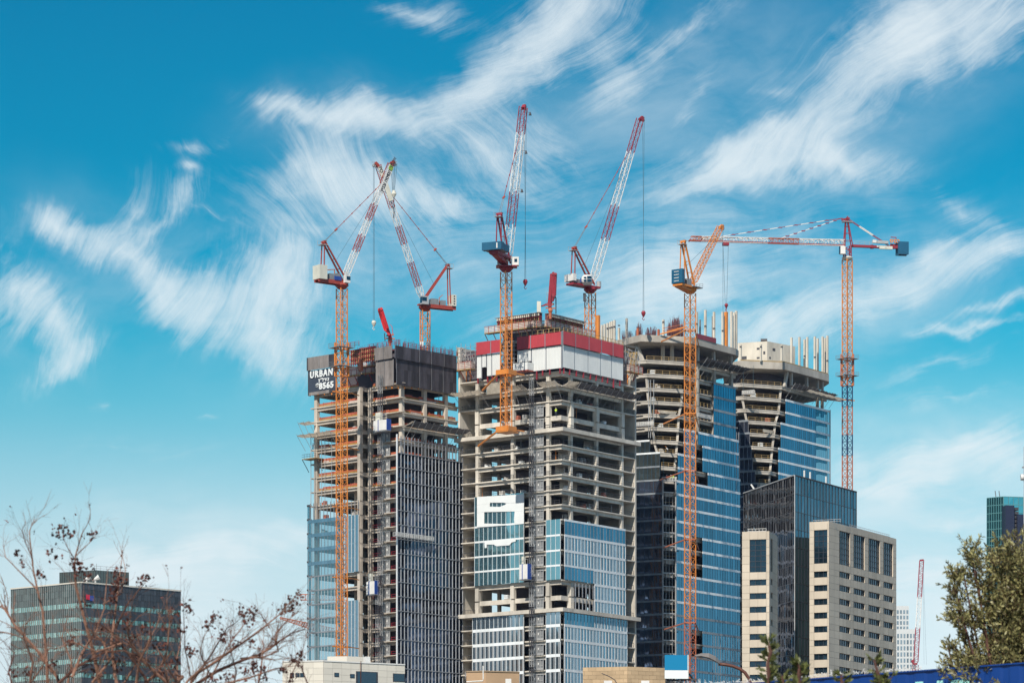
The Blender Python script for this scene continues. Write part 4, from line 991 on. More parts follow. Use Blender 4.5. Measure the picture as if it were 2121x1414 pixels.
cradle('pale work cradle on the blue glass side right of the orange crane mast', RW, 1444, 1474, 867, 1.2, ropes=6)
# ------------------------------------------------------------------ finished buildings
FINW = mat('thin_glazing_bar', (.16, .165, .18), .5, .3)
# glass wedge behind the beige stone building
GC = Corner(1646, 850, 73, 60)
GB = thing('office_building', 'dark mirror-glass office building with a sharp corner rising behind the beige stone blocks', 'building', GC.K + Vector((0, 15, 0)))
tl, tr = GC.WL.t(1541), GC.WR.t(1773); zt = GC.WR.z(985)
m = MB(MULD); P = [GC.K + Vector((0, .25, 0)), GC.WR.p(tr) + Vector((0, .2, 0)), GC.WR.p(tr) + Vector((-14, 16, 0)), GC.WL.p(tl) + Vector((8, 10, 0)), GC.WL.p(tl) + Vector((.2, .05, 0))]
m.prism([(p.x, p.y) for p in P], 0, zt); m.build('body', GB)
nfl = 30; fh = zt / nfl
def gridwall(w, t0, t1, z0, z1, nx, nz, root, glass, fin, tilt=.004, fw=.07, hw=.07, fd=.08, off=.1):
    g = MB(glass); sx = (t1 - t0) / nx; sz = (z1 - z0) / nz
    for i in range(nx):
        for k in range(nz):
            q = [rnd.uniform(-tilt, tilt) * sx for _ in range(4)]; a, b, c, d = t0 + i * sx, t0 + (i + 1) * sx, z0 + k * sz, z0 + (k + 1) * sz
            g.face([w.p(a, c, off + q[0]), w.p(b, c, off + q[1]), w.p(b, d, off + q[2]), w.p(a, d, off + q[3])])
    go = g.build('glass_wall', root); f = MB(fin)
    for i in range(nx + 1): w.box(f, t0 + i * sx - fw / 2, t0 + i * sx + fw / 2, off - .05, off + fd, z0, z1)
    for k in range(nz + 1): w.box(f, t0, t1, off - .04, off + fd * .8, z0 + k * sz - hw / 2, z0 + k * sz + hw / 2)
    f.build('mullions', go); return go
gridwall(GC.WL, 0, tl, 0, zt, 30, 28, GB, G_WL, FINW, .022, .06, .08, .05)
gridwall(GC.WR, 0, tr, 0, zt, 20, 28, GB, G_WR, MULD, .016, .16, .14)
m = MB(GALV); m.bar(GC.K + Vector((0, -.12, 0)), GC.K + Vector((0, -.12, zt + .1)), .22); m.build('corner_profile', GB)
m = MB(GALV); GC.WL.box(m, 0, tl, .0, .3, zt + .01, zt + .25); m.build('roof_edge', GB)
m = MB(DRK); GC.WR.box(m, 0, tr, .0, .3, zt + .01, zt + .25); m.build('roof_edge', GB)
for px, py in ((1674, 982), (1686, 985), (1719, 994)):
    t = GC.WR.t(px); m = MB(WHT); p = GC.WR.p(t, zt, -1); m.bar(p, p + Vector((0, 0, 2.2)), .3); m.build('roof_antenna', GB)
m = MB(WHT); t = GC.WL.t(1560); p = GC.WL.p(t, zt, -.5); m.bar(p, p + Vector((-1, 0, 1.5)), .35); m.bar(p, p + Vector((1.2, -.5, .7)), .25); m.build('roof_camera', GB)
# beige stone building in two blocks
def winrow(w, ts, zs_, hgt, root, recess=.45, glass=G_WIN, pan=1.2, rows=1):
    """each window: frame + pane, set back into the stone"""
    for (a, b) in ts:
        for z in zs_:
            f = MB(MULD); n = max(2, round(abs(b - a) / pan)); st = (b - a) / n
            w.box(f, a, b, -recess, -recess + .04, z, z + hgt) if False else None
            for i in range(n + 1): w.box(f, a + i * st - .05, a + i * st + .05, -recess + .02, -recess + .16, z, z + hgt)
            for r in range(rows + 1): zz = z + hgt * r / rows; w.box(f, a, b, -recess + .02, -recess + .15, zz - .06, zz + .06)
            o = f.build('window', root); g = MB(glass)
            for i in range(n):
                q = [rnd.uniform(-.012, .012) for _ in range(4)]; c, d = a + i * st + .03, a + (i + 1) * st - .03
                g.face([w.p(c, z, -recess + .04 + q[0]), w.p(d, z, -recess + .04 + q[1]), w.p(d, z + hgt, -recess + .04 + q[2]), w.p(c, z + hgt, -recess + .04 + q[3])])
            g.build('pane', o)
JOINT = mat('stone_joint', (.30, .25, .20), .95)
def stonewall(w, t0, t1, z0, z1, wins, root, depth=.5, slab=(2.4, 1.7)):
    """stone facing with real openings: wins = list of (ta, tb, za, zb); faces built as a grid around the holes"""
    xs = sorted({t0, t1, *[v for q in wins for v in q[:2]]}); zs_ = sorted({z0, z1, *[v for q in wins for v in q[2:]]})
    m = MB(STONE)
    def hole(x, z): return any(q[0] - 1e-4 <= x <= q[1] + 1e-4 and q[2] - 1e-4 <= z <= q[3] + 1e-4 for q in wins)
    for a, b in zip(xs, xs[1:]):
        for c, d in zip(zs_, zs_[1:]):
            if b - a < 1e-4 or d - c < 1e-4 or hole((a + b) / 2, (c + d) / 2): continue
            nx, nz = max(1, round((b - a) / slab[0])), max(1, round((d - c) / slab[1]))
            for i in range(nx):
                for k in range(nz):
                    x0, x1 = a + (b - a) * i / nx, a + (b - a) * (i + 1) / nx; y0, y1 = c + (d - c) * k / nz, c + (d - c) * (k + 1) / nz
                    o = rnd.uniform(0, .012); m.face([w.p(x0 + .03, y0 + .03, o), w.p(x1 - .03, y0 + .03, o), w.p(x1 - .03, y1 - .03, o), w.p(x0 + .03, y1 - .03, o)])
            m.use(JOINT); m.face([w.p(a, c, -.03), w.p(b, c, -.03), w.p(b, d, -.03), w.p(a, d, -.03)]); m.use(STONE)
    for a, b, c, d in wins:   # reveals
        for q in (((a, c), (b, c)), ((b, c), (b, d)), ((b, d), (a, d)), ((a, d), (a, c))):
            (x0, y0), (x1, y1) = q; m.face([w.p(x0, y0, 0), w.p(x1, y1, 0), w.p(x1, y1, -depth), w.p(x0, y0, -depth)])
    return m.build('stone_wall', root)
SC = Corner(1717, 835, 24, 61); SB = thing('office_building', 'beige stone building with tall glazed bays above rows of short windows', 'building', SC.K + Vector((0, 12, 0)))
tl, tr = SC.WL.t(1676.5), SC.WR.t(1856.5); zt = SC.WL.z(1078.5)
def rows(w, tref, y0, step, n, h): zs_ = []; z = w.z(y0, tref); p = step * w.p(tref).y / F; return [z - i * p for i in range(n)]
def bays(w, root, pxs, ytall, yfirst, ptref, step=28.4, hpx=12.3, t0=0, t1=1, ztop=None):
    Yr = w.p(ptref).y; h = hpx * Yr / F; tw = [(w.t(a), w.t(b)) for a, b in pxs]; tw = [tuple(sorted(q)) for q in tw]
    za, zb = w.z(ytall[1], ptref), w.z(ytall[0], ptref); zr_ = []; z = w.z(yfirst, ptref) - h
    while z > 3: zr_.append(z); z -= step * Yr / F
    wins = [(a, b, za, zb) for a, b in tw] + [(a, b, z, z + h) for a, b in tw for z in zr_]
    stonewall(w, t0, t1, 0, ztop, wins, root)
    winrow(w, tw, [za], zb - za, root, rows=6); winrow(w, tw, zr_, h, root)
bays(SC.WL, SB, [(1686, 1713.5)], (1097, 1166), 1182.6, SC.WL.t(1700), t0=0, t1=tl, ztop=zt)
bays(SC.WR, SB, [(1738.6, 1761), (1768, 1791.5), (1799, 1823), (1830, 1850)], (1098, 1167.5), 1182, SC.WR.t(1739), step=28.2, t0=0, t1=tr, ztop=zt)
def inset(K, d):
    n1, n2 = K.WL.n, K.WR.n; k = 1 + n1.dot(n2); return K.K - (n1 + n2) * (d / k)
m = MB(STONE); P = [SC.WL.p(tl, 0, -.55), inset(SC, .55), SC.WR.p(tr, 0, -.55), SC.WR.p(tr, 0, -18), SC.WL.p(tl, 0, -14)]
m.prism([(p.x, p.y) for p in P], 0, zt - .6); m.face([SC.WR.p(tr, 0, 0), SC.WR.p(tr, 0, -16), SC.WR.p(tr, zt, -16), SC.WR.p(tr, zt, 0)]); m.build('body', SB)
m = MB(STONE); SC.WL.box(m, 0, tl, -.6, 0, zt - .5, zt); SC.WR.box(m, 0, tr, -.6, -.004, zt - .5, zt - .003); m.build('parapet', SB)
m = MB(STONE); Wq = Wall(SC.WL.p(tl), -SC.WL.n, SC.WL.d); stonewall(Wq, 0, 12, 0, zt, [], SB)
m = MB(GALV); railing(SC.WR, m, SC.WR.t(1770), tr - 1, -1.2, zt, .9, 1.2, .06, 2); railing(SC.WL, m, -2, tl, -2.5, zt - .2, .9, 1.5, .05, 2); m.build('roof_rail', SB)
LC = Corner(1593.6, 820, 14, 76); LB = thing('office_building', 'narrow pale stone block in front of the mirror glass, left of the taller beige one', 'building', LC.K + Vector((-4, 6, 0)))
tl2 = LC.WL.t(1537); zt2 = LC.WL.z(1099)
bays(LC.WL, LB, [(1552.8, 1587)], (1116.6, 1184), 1199.5, LC.WL.t(1570), step=28.1, hpx=12, t0=0, t1=tl2, ztop=zt2)
bays(LC.WR, LB, [(1596.3, 1600.5)], (1116.6, 1184), 1199.5, LC.WR.t(1600), step=28.1, hpx=12, t0=0, t1=11, ztop=zt2)
m = MB(STONE); P = [LC.WL.p(tl2, 0, -.55), inset(LC, .55), LC.WR.p(11, 0, -.55), LC.WL.p(tl2, 0, -11)]
m.prism([(p.x, p.y) for p in P], 0, zt2 - .5); m.build('body', LB)
m = MB(WHT); railing(LC.WL, m, 1, tl2 - 1, -1.5, zt2 - .3, 1.1, .8, .06, 2); m.build('roof_rail', LB)
# dark office block at the left
OC = Corner(168.5, 850, 39, 42); OB = thing('office_building', 'dark office block with pale mint window strips, behind the bare tree', 'building', OC.K + Vector((0, 16, 0)))
tl, tr = OC.WL.t(23), OC.WR.t(374.5); zt = OC.WL.z(1206.5)
m = MB(MULD); P = [OC.WL.p(tl, 0, -.2), OC.K + Vector((0, .3, 0)), OC.WR.p(tr, 0, -.2), OC.WR.p(tr, 0, -.2) + Vector((-22, 20, 0)), OC.WL.p(tl, 0, -.2) + Vector((16, 16, 0))]
m.prism([(p.x, p.y) for p in P], 0, zt - .1); m.build('body', OB)
fl = 28.9 * 850 / F; zb_ = OC.WL.z(1247)      # top of first strip
def strips(w, t1, n, cl, gl):
    z = zb_; zprev = zt; k = 0
    while z > 0:
        m = MB(cl); st = t1 / n; nr = 3 if k == 0 else 1
        for r in range(nr):
            za, zc2 = zprev - (zprev - z) * r / nr, zprev - (zprev - z) * (r + 1) / nr
            for i in range(n): w.box(m, i * st + .03, (i + 1) * st - .03, -.1, .06 + rnd.uniform(0, .03), zc2 + .03, za - .03)
        m.build('cladding', OB); g = MB(gl); h = 10.0 * 850 / F
        for i in range(n):
            q = [rnd.uniform(-.02, .02) for _ in range(4)]; a, b = i * st + .05, (i + 1) * st - .05
            g.face([w.p(a, z - h, .02 + q[0]), w.p(b, z - h, .02 + q[1]), w.p(b, z, .02 + q[2]), w.p(a, z, .02 + q[3])])
        g.build('window_strip', OB); zprev = z - h; z -= fl; k += 1
m_ = mat('bronze_cladding', (.12, .15, .14), .35, .5, isl=.3, var=.2, vscale=.1); strips(OC.WL, tl, 34, m_, G_MINT)
strips(OC.WR, tr, 32, CLAD, mat('sea_glass', (.20, .34, .32), .1, .8, isl=.55))
m = MB(GALV); 
for i in range(35): t = tl * i / 34; OC.WL.box(m, t - .04, t + .04, .05, .13, 0, zt)
m.build('mullions', OB)
m = MB(CREAM); OC.WL.box(m, 0, tl, .0, .3, zt + .01, zt + .3); OC.WR.box(m, 0, tr, .0, .3, zt + .012, zt + .3); m.build('roof_edge', OB)
PC = Corner(198, 866, 30, 34); a, b = PC.WL.t(124), PC.WR.t(266.5); zp = PC.WL.z(1180); m = MB(m_)
P = [PC.WL.p(a), PC.K, PC.WR.p(b), PC.WR.p(b) + Vector((-6, 8, 0)), PC.WL.p(a) + Vector((4, 8, 0))]; m.prism([(p.x, p.y) for p in P], zt - 1, zp); pw = m.build('penthouse', OB)
m = MB(DRK)
for i in range(16): t = a * i / 15; PC.WL.box(m, t - .05, t + .05, .01, .12, zt, zp)
for i in range(14): t = b * i / 13; PC.WR.box(m, t - .04, t + .04, .01, .08, zt, zp)
m.build('panel_joints', pw)
m = MB(GALV); railing(PC.WR, m, 0, b, -.6, zp, 1.1, 1.6, .06, 2); m.bar(PC.K + Vector((0, 2, zp)), PC.K + Vector((0, 2, zp + 1.8)), .08); m.build('roof_rail', OB)
for px, s_ in ((186, 1), (204, 1.2)):
    m = MB(WHT); p = OC.WR.p(OC.WR.t(px), zt, -1.2); m.bar(p, p + Vector((0, 0, 1.2)), .3); m.tube([p + Vector((-.8, 0, .9)), p + Vector((.9, 0, 1.5 * s_))], [.1, .75], 8); m.build('satellite_dish', OB)
m = MB(mat('red_flag_print', (.6, .02, .06), .6)); z = OC.WR.z(1235, 1.6); OC.WR.box(m, 1.2, 2.3, .16, .2, z - .7, z + .5); m.use(BLU); OC.WR.box(m, 2.3, 3.4, .16, .2, z - .9, z + .3); m.build('wall_emblem', OB)
# teal tower at the right edge
TC = Corner(2078.5, 1020, 38, 14); TB = thing('office_tower', 'teal glass tower with darker projecting volumes, behind the olive tree', 'tower', TC.K + Vector((5, 18, 0)))
tl, tr = TC.WL.t(2044.5), TC.WR.t(2200); zt = TC.WL.z(1028); m = MB(MULD)
P = [TC.WL.p(tl, 0, -.1), TC.K + Vector((0, .2, 0)), TC.WR.p(tr, 0, -.1), TC.WR.p(tr, 0, -26), TC.WL.p(tl, 0, -20)]; m.prism([(p.x, p.y) for p in P], 0, zt - .05); m.build('body', TB)
MT = mat('teal_mullion', (.10, .26, .28), .5)
gridwall(TC.WL, 0, tl, 0, zt, 7, 60, TB, G_TEAL, MT, .01, .14, .18); gridwall(TC.WR, 0, tr, 0, zt, 12, 60, TB, G_TEAL, MT, .01, .14, .18)
for pa, pb, yt in ((2083, 2101, 1048.5), (2107.5, 2180, 1067)):
    m = MB(mat('deep_violet_cladding', (.03, .035, .07), .35, .3, isl=.1)); m_t0, m_t1 = TC.WR.t(pa, 3), TC.WR.t(pb, 3); TC.WR.box(m, m_t0, m_t1, .2, 3.0, 0, TC.WR.z(yt, m_t0)); o = m.build('side_volume', TB)
    if pa < 2100:
        m = MB(DRK); 
        for k in range(44): z = TC.WR.z(1052, m_t1) - k * 1.15; TC.WR.box(m, m_t1 + .1, m_t1 + 1.6, .3, 2.2, z - .8, z)
        m.build('louvres', o)
for px in (2064, 2072): m = MB(GRY); p = at(px, 1032, 1030); m.bar((p.x, p.y, zt), p + Vector((-.4, 0, 2.2)), .18); m.build('roof_mast', TB)
# pale blocks far away
for pxa, pxb, yt, nm, lab, gl in ((1856, 1882.5, 1254, 'apartment_tower', 'pale slender apartment tower far behind the beige stone building', FARG), (1850, 1896.5, 1302, 'office_building', 'pale low glass block far away beside the thin red crane', FARG)):
    Y = 2600 if yt < 1300 else 2300; x0, x1 = X(pxa, Y), X(pxb, Y); r = thing(nm, lab, 'building', ((x0 + x1) / 2, Y + 12, 0)); zt = zat(yt, Y)
    m = MB(FARW); m.para((x0, Y, 0), (x1 - x0, 0, 0), (0, 26, 0), (0, 0, zt)); m.build('wall', r)
    w = Wall((x0, Y, 0), (1, 0, 0), (0, -1, 0)); n = 4 if yt < 1300 else 7; st = (x1 - x0) / n; nz = 40
    for k in range(14):
        g = MB(gl); z = zt - 3 - k * 3.9
        for i in range(n): w.box(g, i * st + .5, (i + 1) * st - .4, 0, .12, z - 2.6, z)
        g.build('window_row', r)
m = MB(FARW); x0 = X(1872, 2600); m.para((x0, 2600, zat(1254, 2600)), (X(1881.5, 2600) - x0, 0, 0), (0, 10, 0), (0, 0, 4)); 
# low buildings in front of the towers
WC = Corner(670, 350, 12, 30); WB = thing('low_building', 'low cream-tiled building with a roof box, in front of the left tower', 'building', WC.K + Vector((0, 6, 0)))
tl, tr = WC.WL.t(585), WC.WR.t(838.5); zt = WC.WL.z(1369)
def tiles(w, t0, t1, z0, z1, root, sx=1.0, sz=.62, nm='tiled_wall'):
    m = MB(CREAM); nx, nz = max(1, round((t1 - t0) / sx)), max(1, round((z1 - z0) / sz))
    for i in range(nx):
        for k in range(nz):
            a, b = t0 + (t1 - t0) * i / nx, t0 + (t1 - t0) * (i + 1) / nx; c, d = z0 + (z1 - z0) * k / nz, z0 + (z1 - z0) * (k + 1) / nz
            m.face([w.p(a + .008, c + .008, .02), w.p(b - .008, c + .008, .02), w.p(b - .008, d - .008, .02), w.p(a + .008, d - .008, .02)])
    return m.build(nm, root)
m = MB(mat('grout', (.30, .28, .26), .9)); P = [WC.WL.p(tl), WC.K, WC.WR.p(tr), WC.WR.p(tr) + Vector((-4, 10, 0)), WC.WL.p(tl) + Vector((2, 12, 0))]; m.prism([(p.x, p.y) for p in P], 0, zt); m.build('body', WB)
tiles(WC.WL, 0, tl, zt - 8, zt, WB); tiles(WC.WR, 0, tr, zt - 8, zt, WB)
m = MB(WHT); WC.WL.box(m, 0, tl, -.3, .08, zt + .005, zt + .12); WC.WR.box(m, 0, tr, -.3, .08, zt + .006, zt + .12); m.build('coping', WB)
for W_, px, py, w, h in ((WC.WL, 605, 1397, .30, .40), (WC.WL, 616.5, 1397, .3, .42), (WC.WL, 626, 1397, .3, .42), (WC.WR, 697, 1396.5, .36, .40), (WC.WR, 729.5, 1399, .36, .40), (WC.WR, 759.5, 1407, 1.7, 1.6), (WC.WR, 826, 1402.5, .95, .8)):
    t = W_.t(px); z = W_.z(py, t) - h / 2; m = MB(MULD); W_.box(m, t - w / 2 * 1.4, t + w / 2 * 1.4, .0, .05, z, z + h); o = m.build('window', WB)
    m = MB(G_WIN); W_.box(m, t - w * .6, t + w * .6, .05, .06, z + .06, z + h - .06); m.build('pane', o)
PB = Corner(718.5, 354, 12, 30); a, b = PB.WL.t(678), PB.WR.t(755); zp = PB.WL.z(1358)
m = MB(CREAM); P = [PB.WL.p(a), PB.K, PB.WR.p(b), PB.WR.p(b) + Vector((-1, 4, 0)), PB.WL.p(a) + Vector((1, 4, 0))]; m.prism([(p.x, p.y) for p in P], zt, zp); m.build('roof_box', WB)
m = MB(WHT); t = WC.WR.t(769); WC.WR.box(m, t - .25, t + .25, -1.2, -.7, zt, zt + .45 + .3); m.build('roof_vent', WB)
m = MB(BRWN); t = WC.WR.t(746.5); m.bar(WC.WR.p(t, zt - 2, .1), WC.WR.p(t, zt + .2, .1), .05); m.build('drain_pipe', WB)
TC2 = Corner(1006, 200, 14, 20); r = thing('rooftop_hut', 'small tan plaster hut with bent pipe and round dish at the bottom edge', 'hut', TC2.K + Vector((0, 2, 0)))
a, b = TC2.WL.t(966), TC2.WR.t(1076); zt = TC2.WL.z(1390); m = MB(TANP)
P = [TC2.WL.p(a), TC2.K, TC2.WR.p(b), TC2.WR.p(b) + Vector((-.5, 3, 0)), TC2.WL.p(a) + Vector((.5, 3, 0))]; m.prism([(p.x, p.y) for p in P], 0, zt); m.build('wall', r)
m = MB(mat('tan_coping', (.36, .26, .17), .9)); m.prism([(p.x, p.y) for p in [TC2.WL.p(a, 0, .04), TC2.K + Vector((0, -.05, 0)), TC2.WR.p(b, 0, .04), TC2.WR.p(b) + Vector((-.5, 3, 0)), TC2.WL.p(a) + Vector((.5, 3, 0))]], zt + .003, zt + .06); m.build('coping', r)
m = MB(WHT); p = [at(966, 1411, 198.6), at(1000, 1409, 198.6), at(1001, 1404, 198.6), at(1000.5, 1378, 198.6)]; m.tube(p, .035, 6); m.build('pipe', r)
m = MB(LAMPG); p = at(963, 1402, 199); m.tube([p, p + Vector((.06, 0, 0))], .28, 14); m.build('satellite_dish', r)
m = MB(WHT); p = at(1053, 1414, 198.8); m.para(p + Vector((-.16, 0, -.3)), (.32, 0, 0), (0, .2, 0), (0, 0, .55)); m.build('meter_box', r)
YC = Corner(1300, 180, 14, 24); r = thing('block_building', 'sandy concrete-block building at the bottom edge, left of the blue and white sign', 'building', YC.K + Vector((0, 3, 0)))
a, b, zt = YC.WL.t(1207), YC.WR.t(1378), YC.WL.z(1379.5)
m = MB(mat('mortar', (.30, .23, .16), .95)); m.prism([(p.x, p.y) for p in [YC.WL.p(a), YC.K, YC.WR.p(b), YC.WR.p(b) + Vector((-.5, 4, 0)), YC.WL.p(a) + Vector((.5, 4, 0))]], 0, zt); m.build('body', r)
for W_, e in ((YC.WL, a), (YC.WR, b)):
    m = MB(BLOCKM); k = 0; z = zt
    while z > zt - 2.4:
        t = -(k % 2) * .2
        while t < e:
            c, d = max(t, 0), min(t + .4, e)
            if d - c > .03: W_.box(m, c + .006, d - .006, 0, .012 + rnd.uniform(0, .006), z - .195, z - .005)
            t += .4
        z -= .2; k += 1
    m.build('block_wall', r)
m = MB(DRK); m.tube([at(1246, 1393.5, 178), at(1262, 1400, 178), at(1273, 1407, 178), at(1278, 1415, 178)], .02, 5); m.build('cable', r)
m = MB(WHT); p = at(1280, 1376, 181); m.bar(p, p + Vector((-.08, 0, .28)), .02); m.build('cable_end', r)
for px in (1259, 1336): m = MB(WHT); p = at(px, 1412, 179); m.para(p + Vector((-.2, -.3, -.3)), (.4, 0, 0), (0, .2, 0), (0, 0, .36)); m.build('meter_box', r)
# blue and white sign board on its frame
r = thing('sign_board', 'blank blue and white board on a steel frame, left of the street lamp', 'sign', (X(1400, 130), 130, 0)); Y = 130
w = Wall((X(1376.5, Y), Y, 0), (math.cos(R(6)), math.sin(R(6)), 0), (math.sin(R(6)), -math.cos(R(6)), 0)); t1 = w.t(1423.5)
m = MB(SIGNB); w.box(m, 0, t1, 0, .06, zat(1387, Y), zat(1355.5, Y)); m.build('blue_panel', r)
m = MB(SIGNW); w.box(m, 0, t1, 0, .06, zat(1404.5, Y), zat(1387, Y) - .003); m.build('white_panel', r)
m = MB(WHT); w.box(m, t1, t1 + .035, -.1, .08, zat(1404.5, Y), zat(1355, Y)); m.build('edge_strip', r)
for px in (1390, 1412): m = MB(DRK); w.box(m, w.t(px) - .04, w.t(px) + .04, -.12, -.02, 0, zat(1360, Y)); m.build('post', r)
m = MB(DRK); m.bar(at(1425, 1392, Y + .3), at(1440, 1412, Y + 1), .05); m.bar(at(1380, 1408.5, Y + .3), at(1445, 1406, Y + .3), .06); m.bar(at(1410, 1408, Y), at(1399, 1414, Y), .05); m.build('brace', r)
# street lamp
Y = 110; r = thing('street_lamp', 'brown curved street lamp with a flat grey head', 'street lamp', (X(1557, Y), Y, 0))
pts = [(X(1558, Y), Y, 0), (X(1558, Y), Y, zat(1440, Y))] + [tuple(at(px, py, Y)) for px, py in ((1556.5, 1420), (1551, 1404), (1543, 1392), (1532, 1384), (1518, 1378.5), (1503, 1375.5), (1488, 1374))]
m = MB(BRWN); m.tube(pts, [.09, .075] + [.05] * 7, 8); m.build('pole', r, smooth=True)
m = MB(LAMPG); k = [at(1439, 1358.8, Y), at(1452, 1358.6, Y), at(1468, 1362, Y), at(1482, 1369, Y), at(1491, 1374.5, Y)]; wd = [.12, .18, .2, .17, .06]; hh = [.04, .09, .14, .15, .08]
for i in range(4):
    for s_ in (0,):
        p, q = k[i], k[i + 1]; a_, b_ = Vector((0, wd[i], 0)), Vector((0, wd[i + 1], 0)); u1, u2 = Vector((0, 0, hh[i])), Vector((0, 0, hh[i + 1]))
        m.face([p - a_, q - b_, q + b_, p + a_]); m.face([p - a_ * .6 + u1, p + a_ * .6 + u1, q + b_ * .6 + u2, q - b_ * .6 + u2]); m.face([p - a_, p - a_ * .6 + u1, q - b_ * .6 + u2, q - b_]); m.face([p + a_, q + b_, q + b_ * .6 + u2, p + a_ * .6 + u1])
m.face([k[0] - Vector((0, .12, 0)), k[0] + Vector((0, .12, 0)), k[0] + Vector((0, .07, .03)), k[0] + Vector((0, -.07, .03))]); m.build('lamp_head', r)
m = MB(LAMPL); p, q = at(1447, 1360.8, Y), at(1469, 1366.2, Y); m.face([p - Vector((0, .12, .005)), q - Vector((0, .13, .005)), q + Vector((0, .13, -.005)), p + Vector((0, .12, -.005))]); m.build('lens', r)
# blue hoarding with spiky wire along the top
YA, YB = 32.0, 30.0; pA, pB = at(1380, 1420, 32.25), at(1957, 1375, 30.0); zh = 4.455; d = Vector((pB.x - pA.x, pB.y - pA.y, 0)); HW = Wall((pA.x, pA.y, 0), d, (d.y, -d.x, 0)); L = d.length
HB = thing('hoarding', 'royal blue sheet-metal hoarding with spiky wire along its top', 'fence', pA.lerp(pB, .5) * 1 - Vector((0, 0, pA.lerp(pB, .5).z)))
m = MB(BLUH); corrugated(HW, m, 0, L + 1.2, 0, .1, zh, .19, .006); HW.box(m, 0, L + 1.2, -.03, -.02, .1, zh - .01); m.build('sheet', HB)
m = MB(BLUH); HW.box(m, 0, L + 1.2, -.03, .02, zh + .001, zh + .012); m.build('cap', HB)
for px in (1497, 1513, 1524, 1534, 1546, 1561, 1575):
    t = HW.t(px); m = MB(HPINK); m.face([HW.p(t + .0, zh - .005, .03), HW.p(t + .03, zh - .005, .03), HW.p(t + .11, zh - .32, .03), HW.p(t + .08, zh - .32, .03)]); m.build('stripe', HB)
for a_, b_, y in ((1898, 1914, 1411.5), (1943, 1955, 1409), (1972, 2010, 1408)):
    ta, tb = HW.t(a_), HW.t(b_); z = HW.z(y, ta); m = MB(HMINT); HW.box(m, ta, tb, .01, .016, z - .12, z); m.build('printed_window', HB)
m = MB(WHT); t = .05
while t < L * .93:
    for k in range(2):
        a = rnd.uniform(0, math.pi); l = rnd.uniform(.012, .03) if rnd.random() < .85 else .05; c = HW.p(t, zh + .02 + rnd.uniform(0, .012), rnd.uniform(-.02, .02)); m.bar(c, c + Vector((math.cos(a) * l, rnd.uniform(-.01, .01), abs(math.sin(a)) * l)), .0035)
    t += rnd.uniform(.012, .035)
o = m.build('razor_wire', HB)
# pole with dishes just at the right edge
r = thing('antenna_pole', 'thin pole with a round white dish cut by the right edge', 'antenna', (X(2124, 160), 160, 0))
m = MB(GALV); m.bar((X(2123, 160), 160, 0), (X(2123, 160), 160, zat(925, 160)), .09); m.build('pole', r)
m = MB(WHT); p = at(2114, 988, 160); m.tube([p, p + Vector((.12, 0, 0))], .14, 12); m.build('dish', r)
m = MB(GRY); m.bar(at(2117, 968, 160), at(2124, 966, 160), .06); m.build('bracket', r)
# ------------------------------------------------------------------ tower cranes
def mast(root, x, y, z0, z1, w, rot, m_, tc=.20, tb=.095, seq=None, pitch=1.95, name='mast'):
    mb = MB(m_); n = max(4, int((z1 - z0) / pitch)); lattice(mb, (x, y, z0), (x, y, z1), (math.cos(R(rot)), math.sin(R(rot)), 0), w, w, w, w, n, tc, tb, seq); return mb.build(name, root)
class Loc:
    """crane frame: e = direction of the jib in plan, s = sideways"""
    def __init__(s, x, y, az): s.B = Vector((x, y, 0)); s.e = Vector((math.cos(R(az)), math.sin(R(az)), 0)); s.s = Vector((-s.e.y, s.e.x, 0))
    def q(s, r, o, z): return s.B + s.e * r + s.s * o + Vector((0, 0, z))
    def r(s, px): m = (px - CX) / F; return (m * s.B.y - s.B.x) / (s.e.x - m * s.e.y)
    def z(s, py, r): return zat(py, (s.B + s.e * r).y)
    def box(s, mb, r0, r1, o0, o1, z0, z1): mb.para(s.q(r0, o0, z0), s.e * (r1 - r0), s.s * (o1 - o0), (0, 0, z1 - z0))
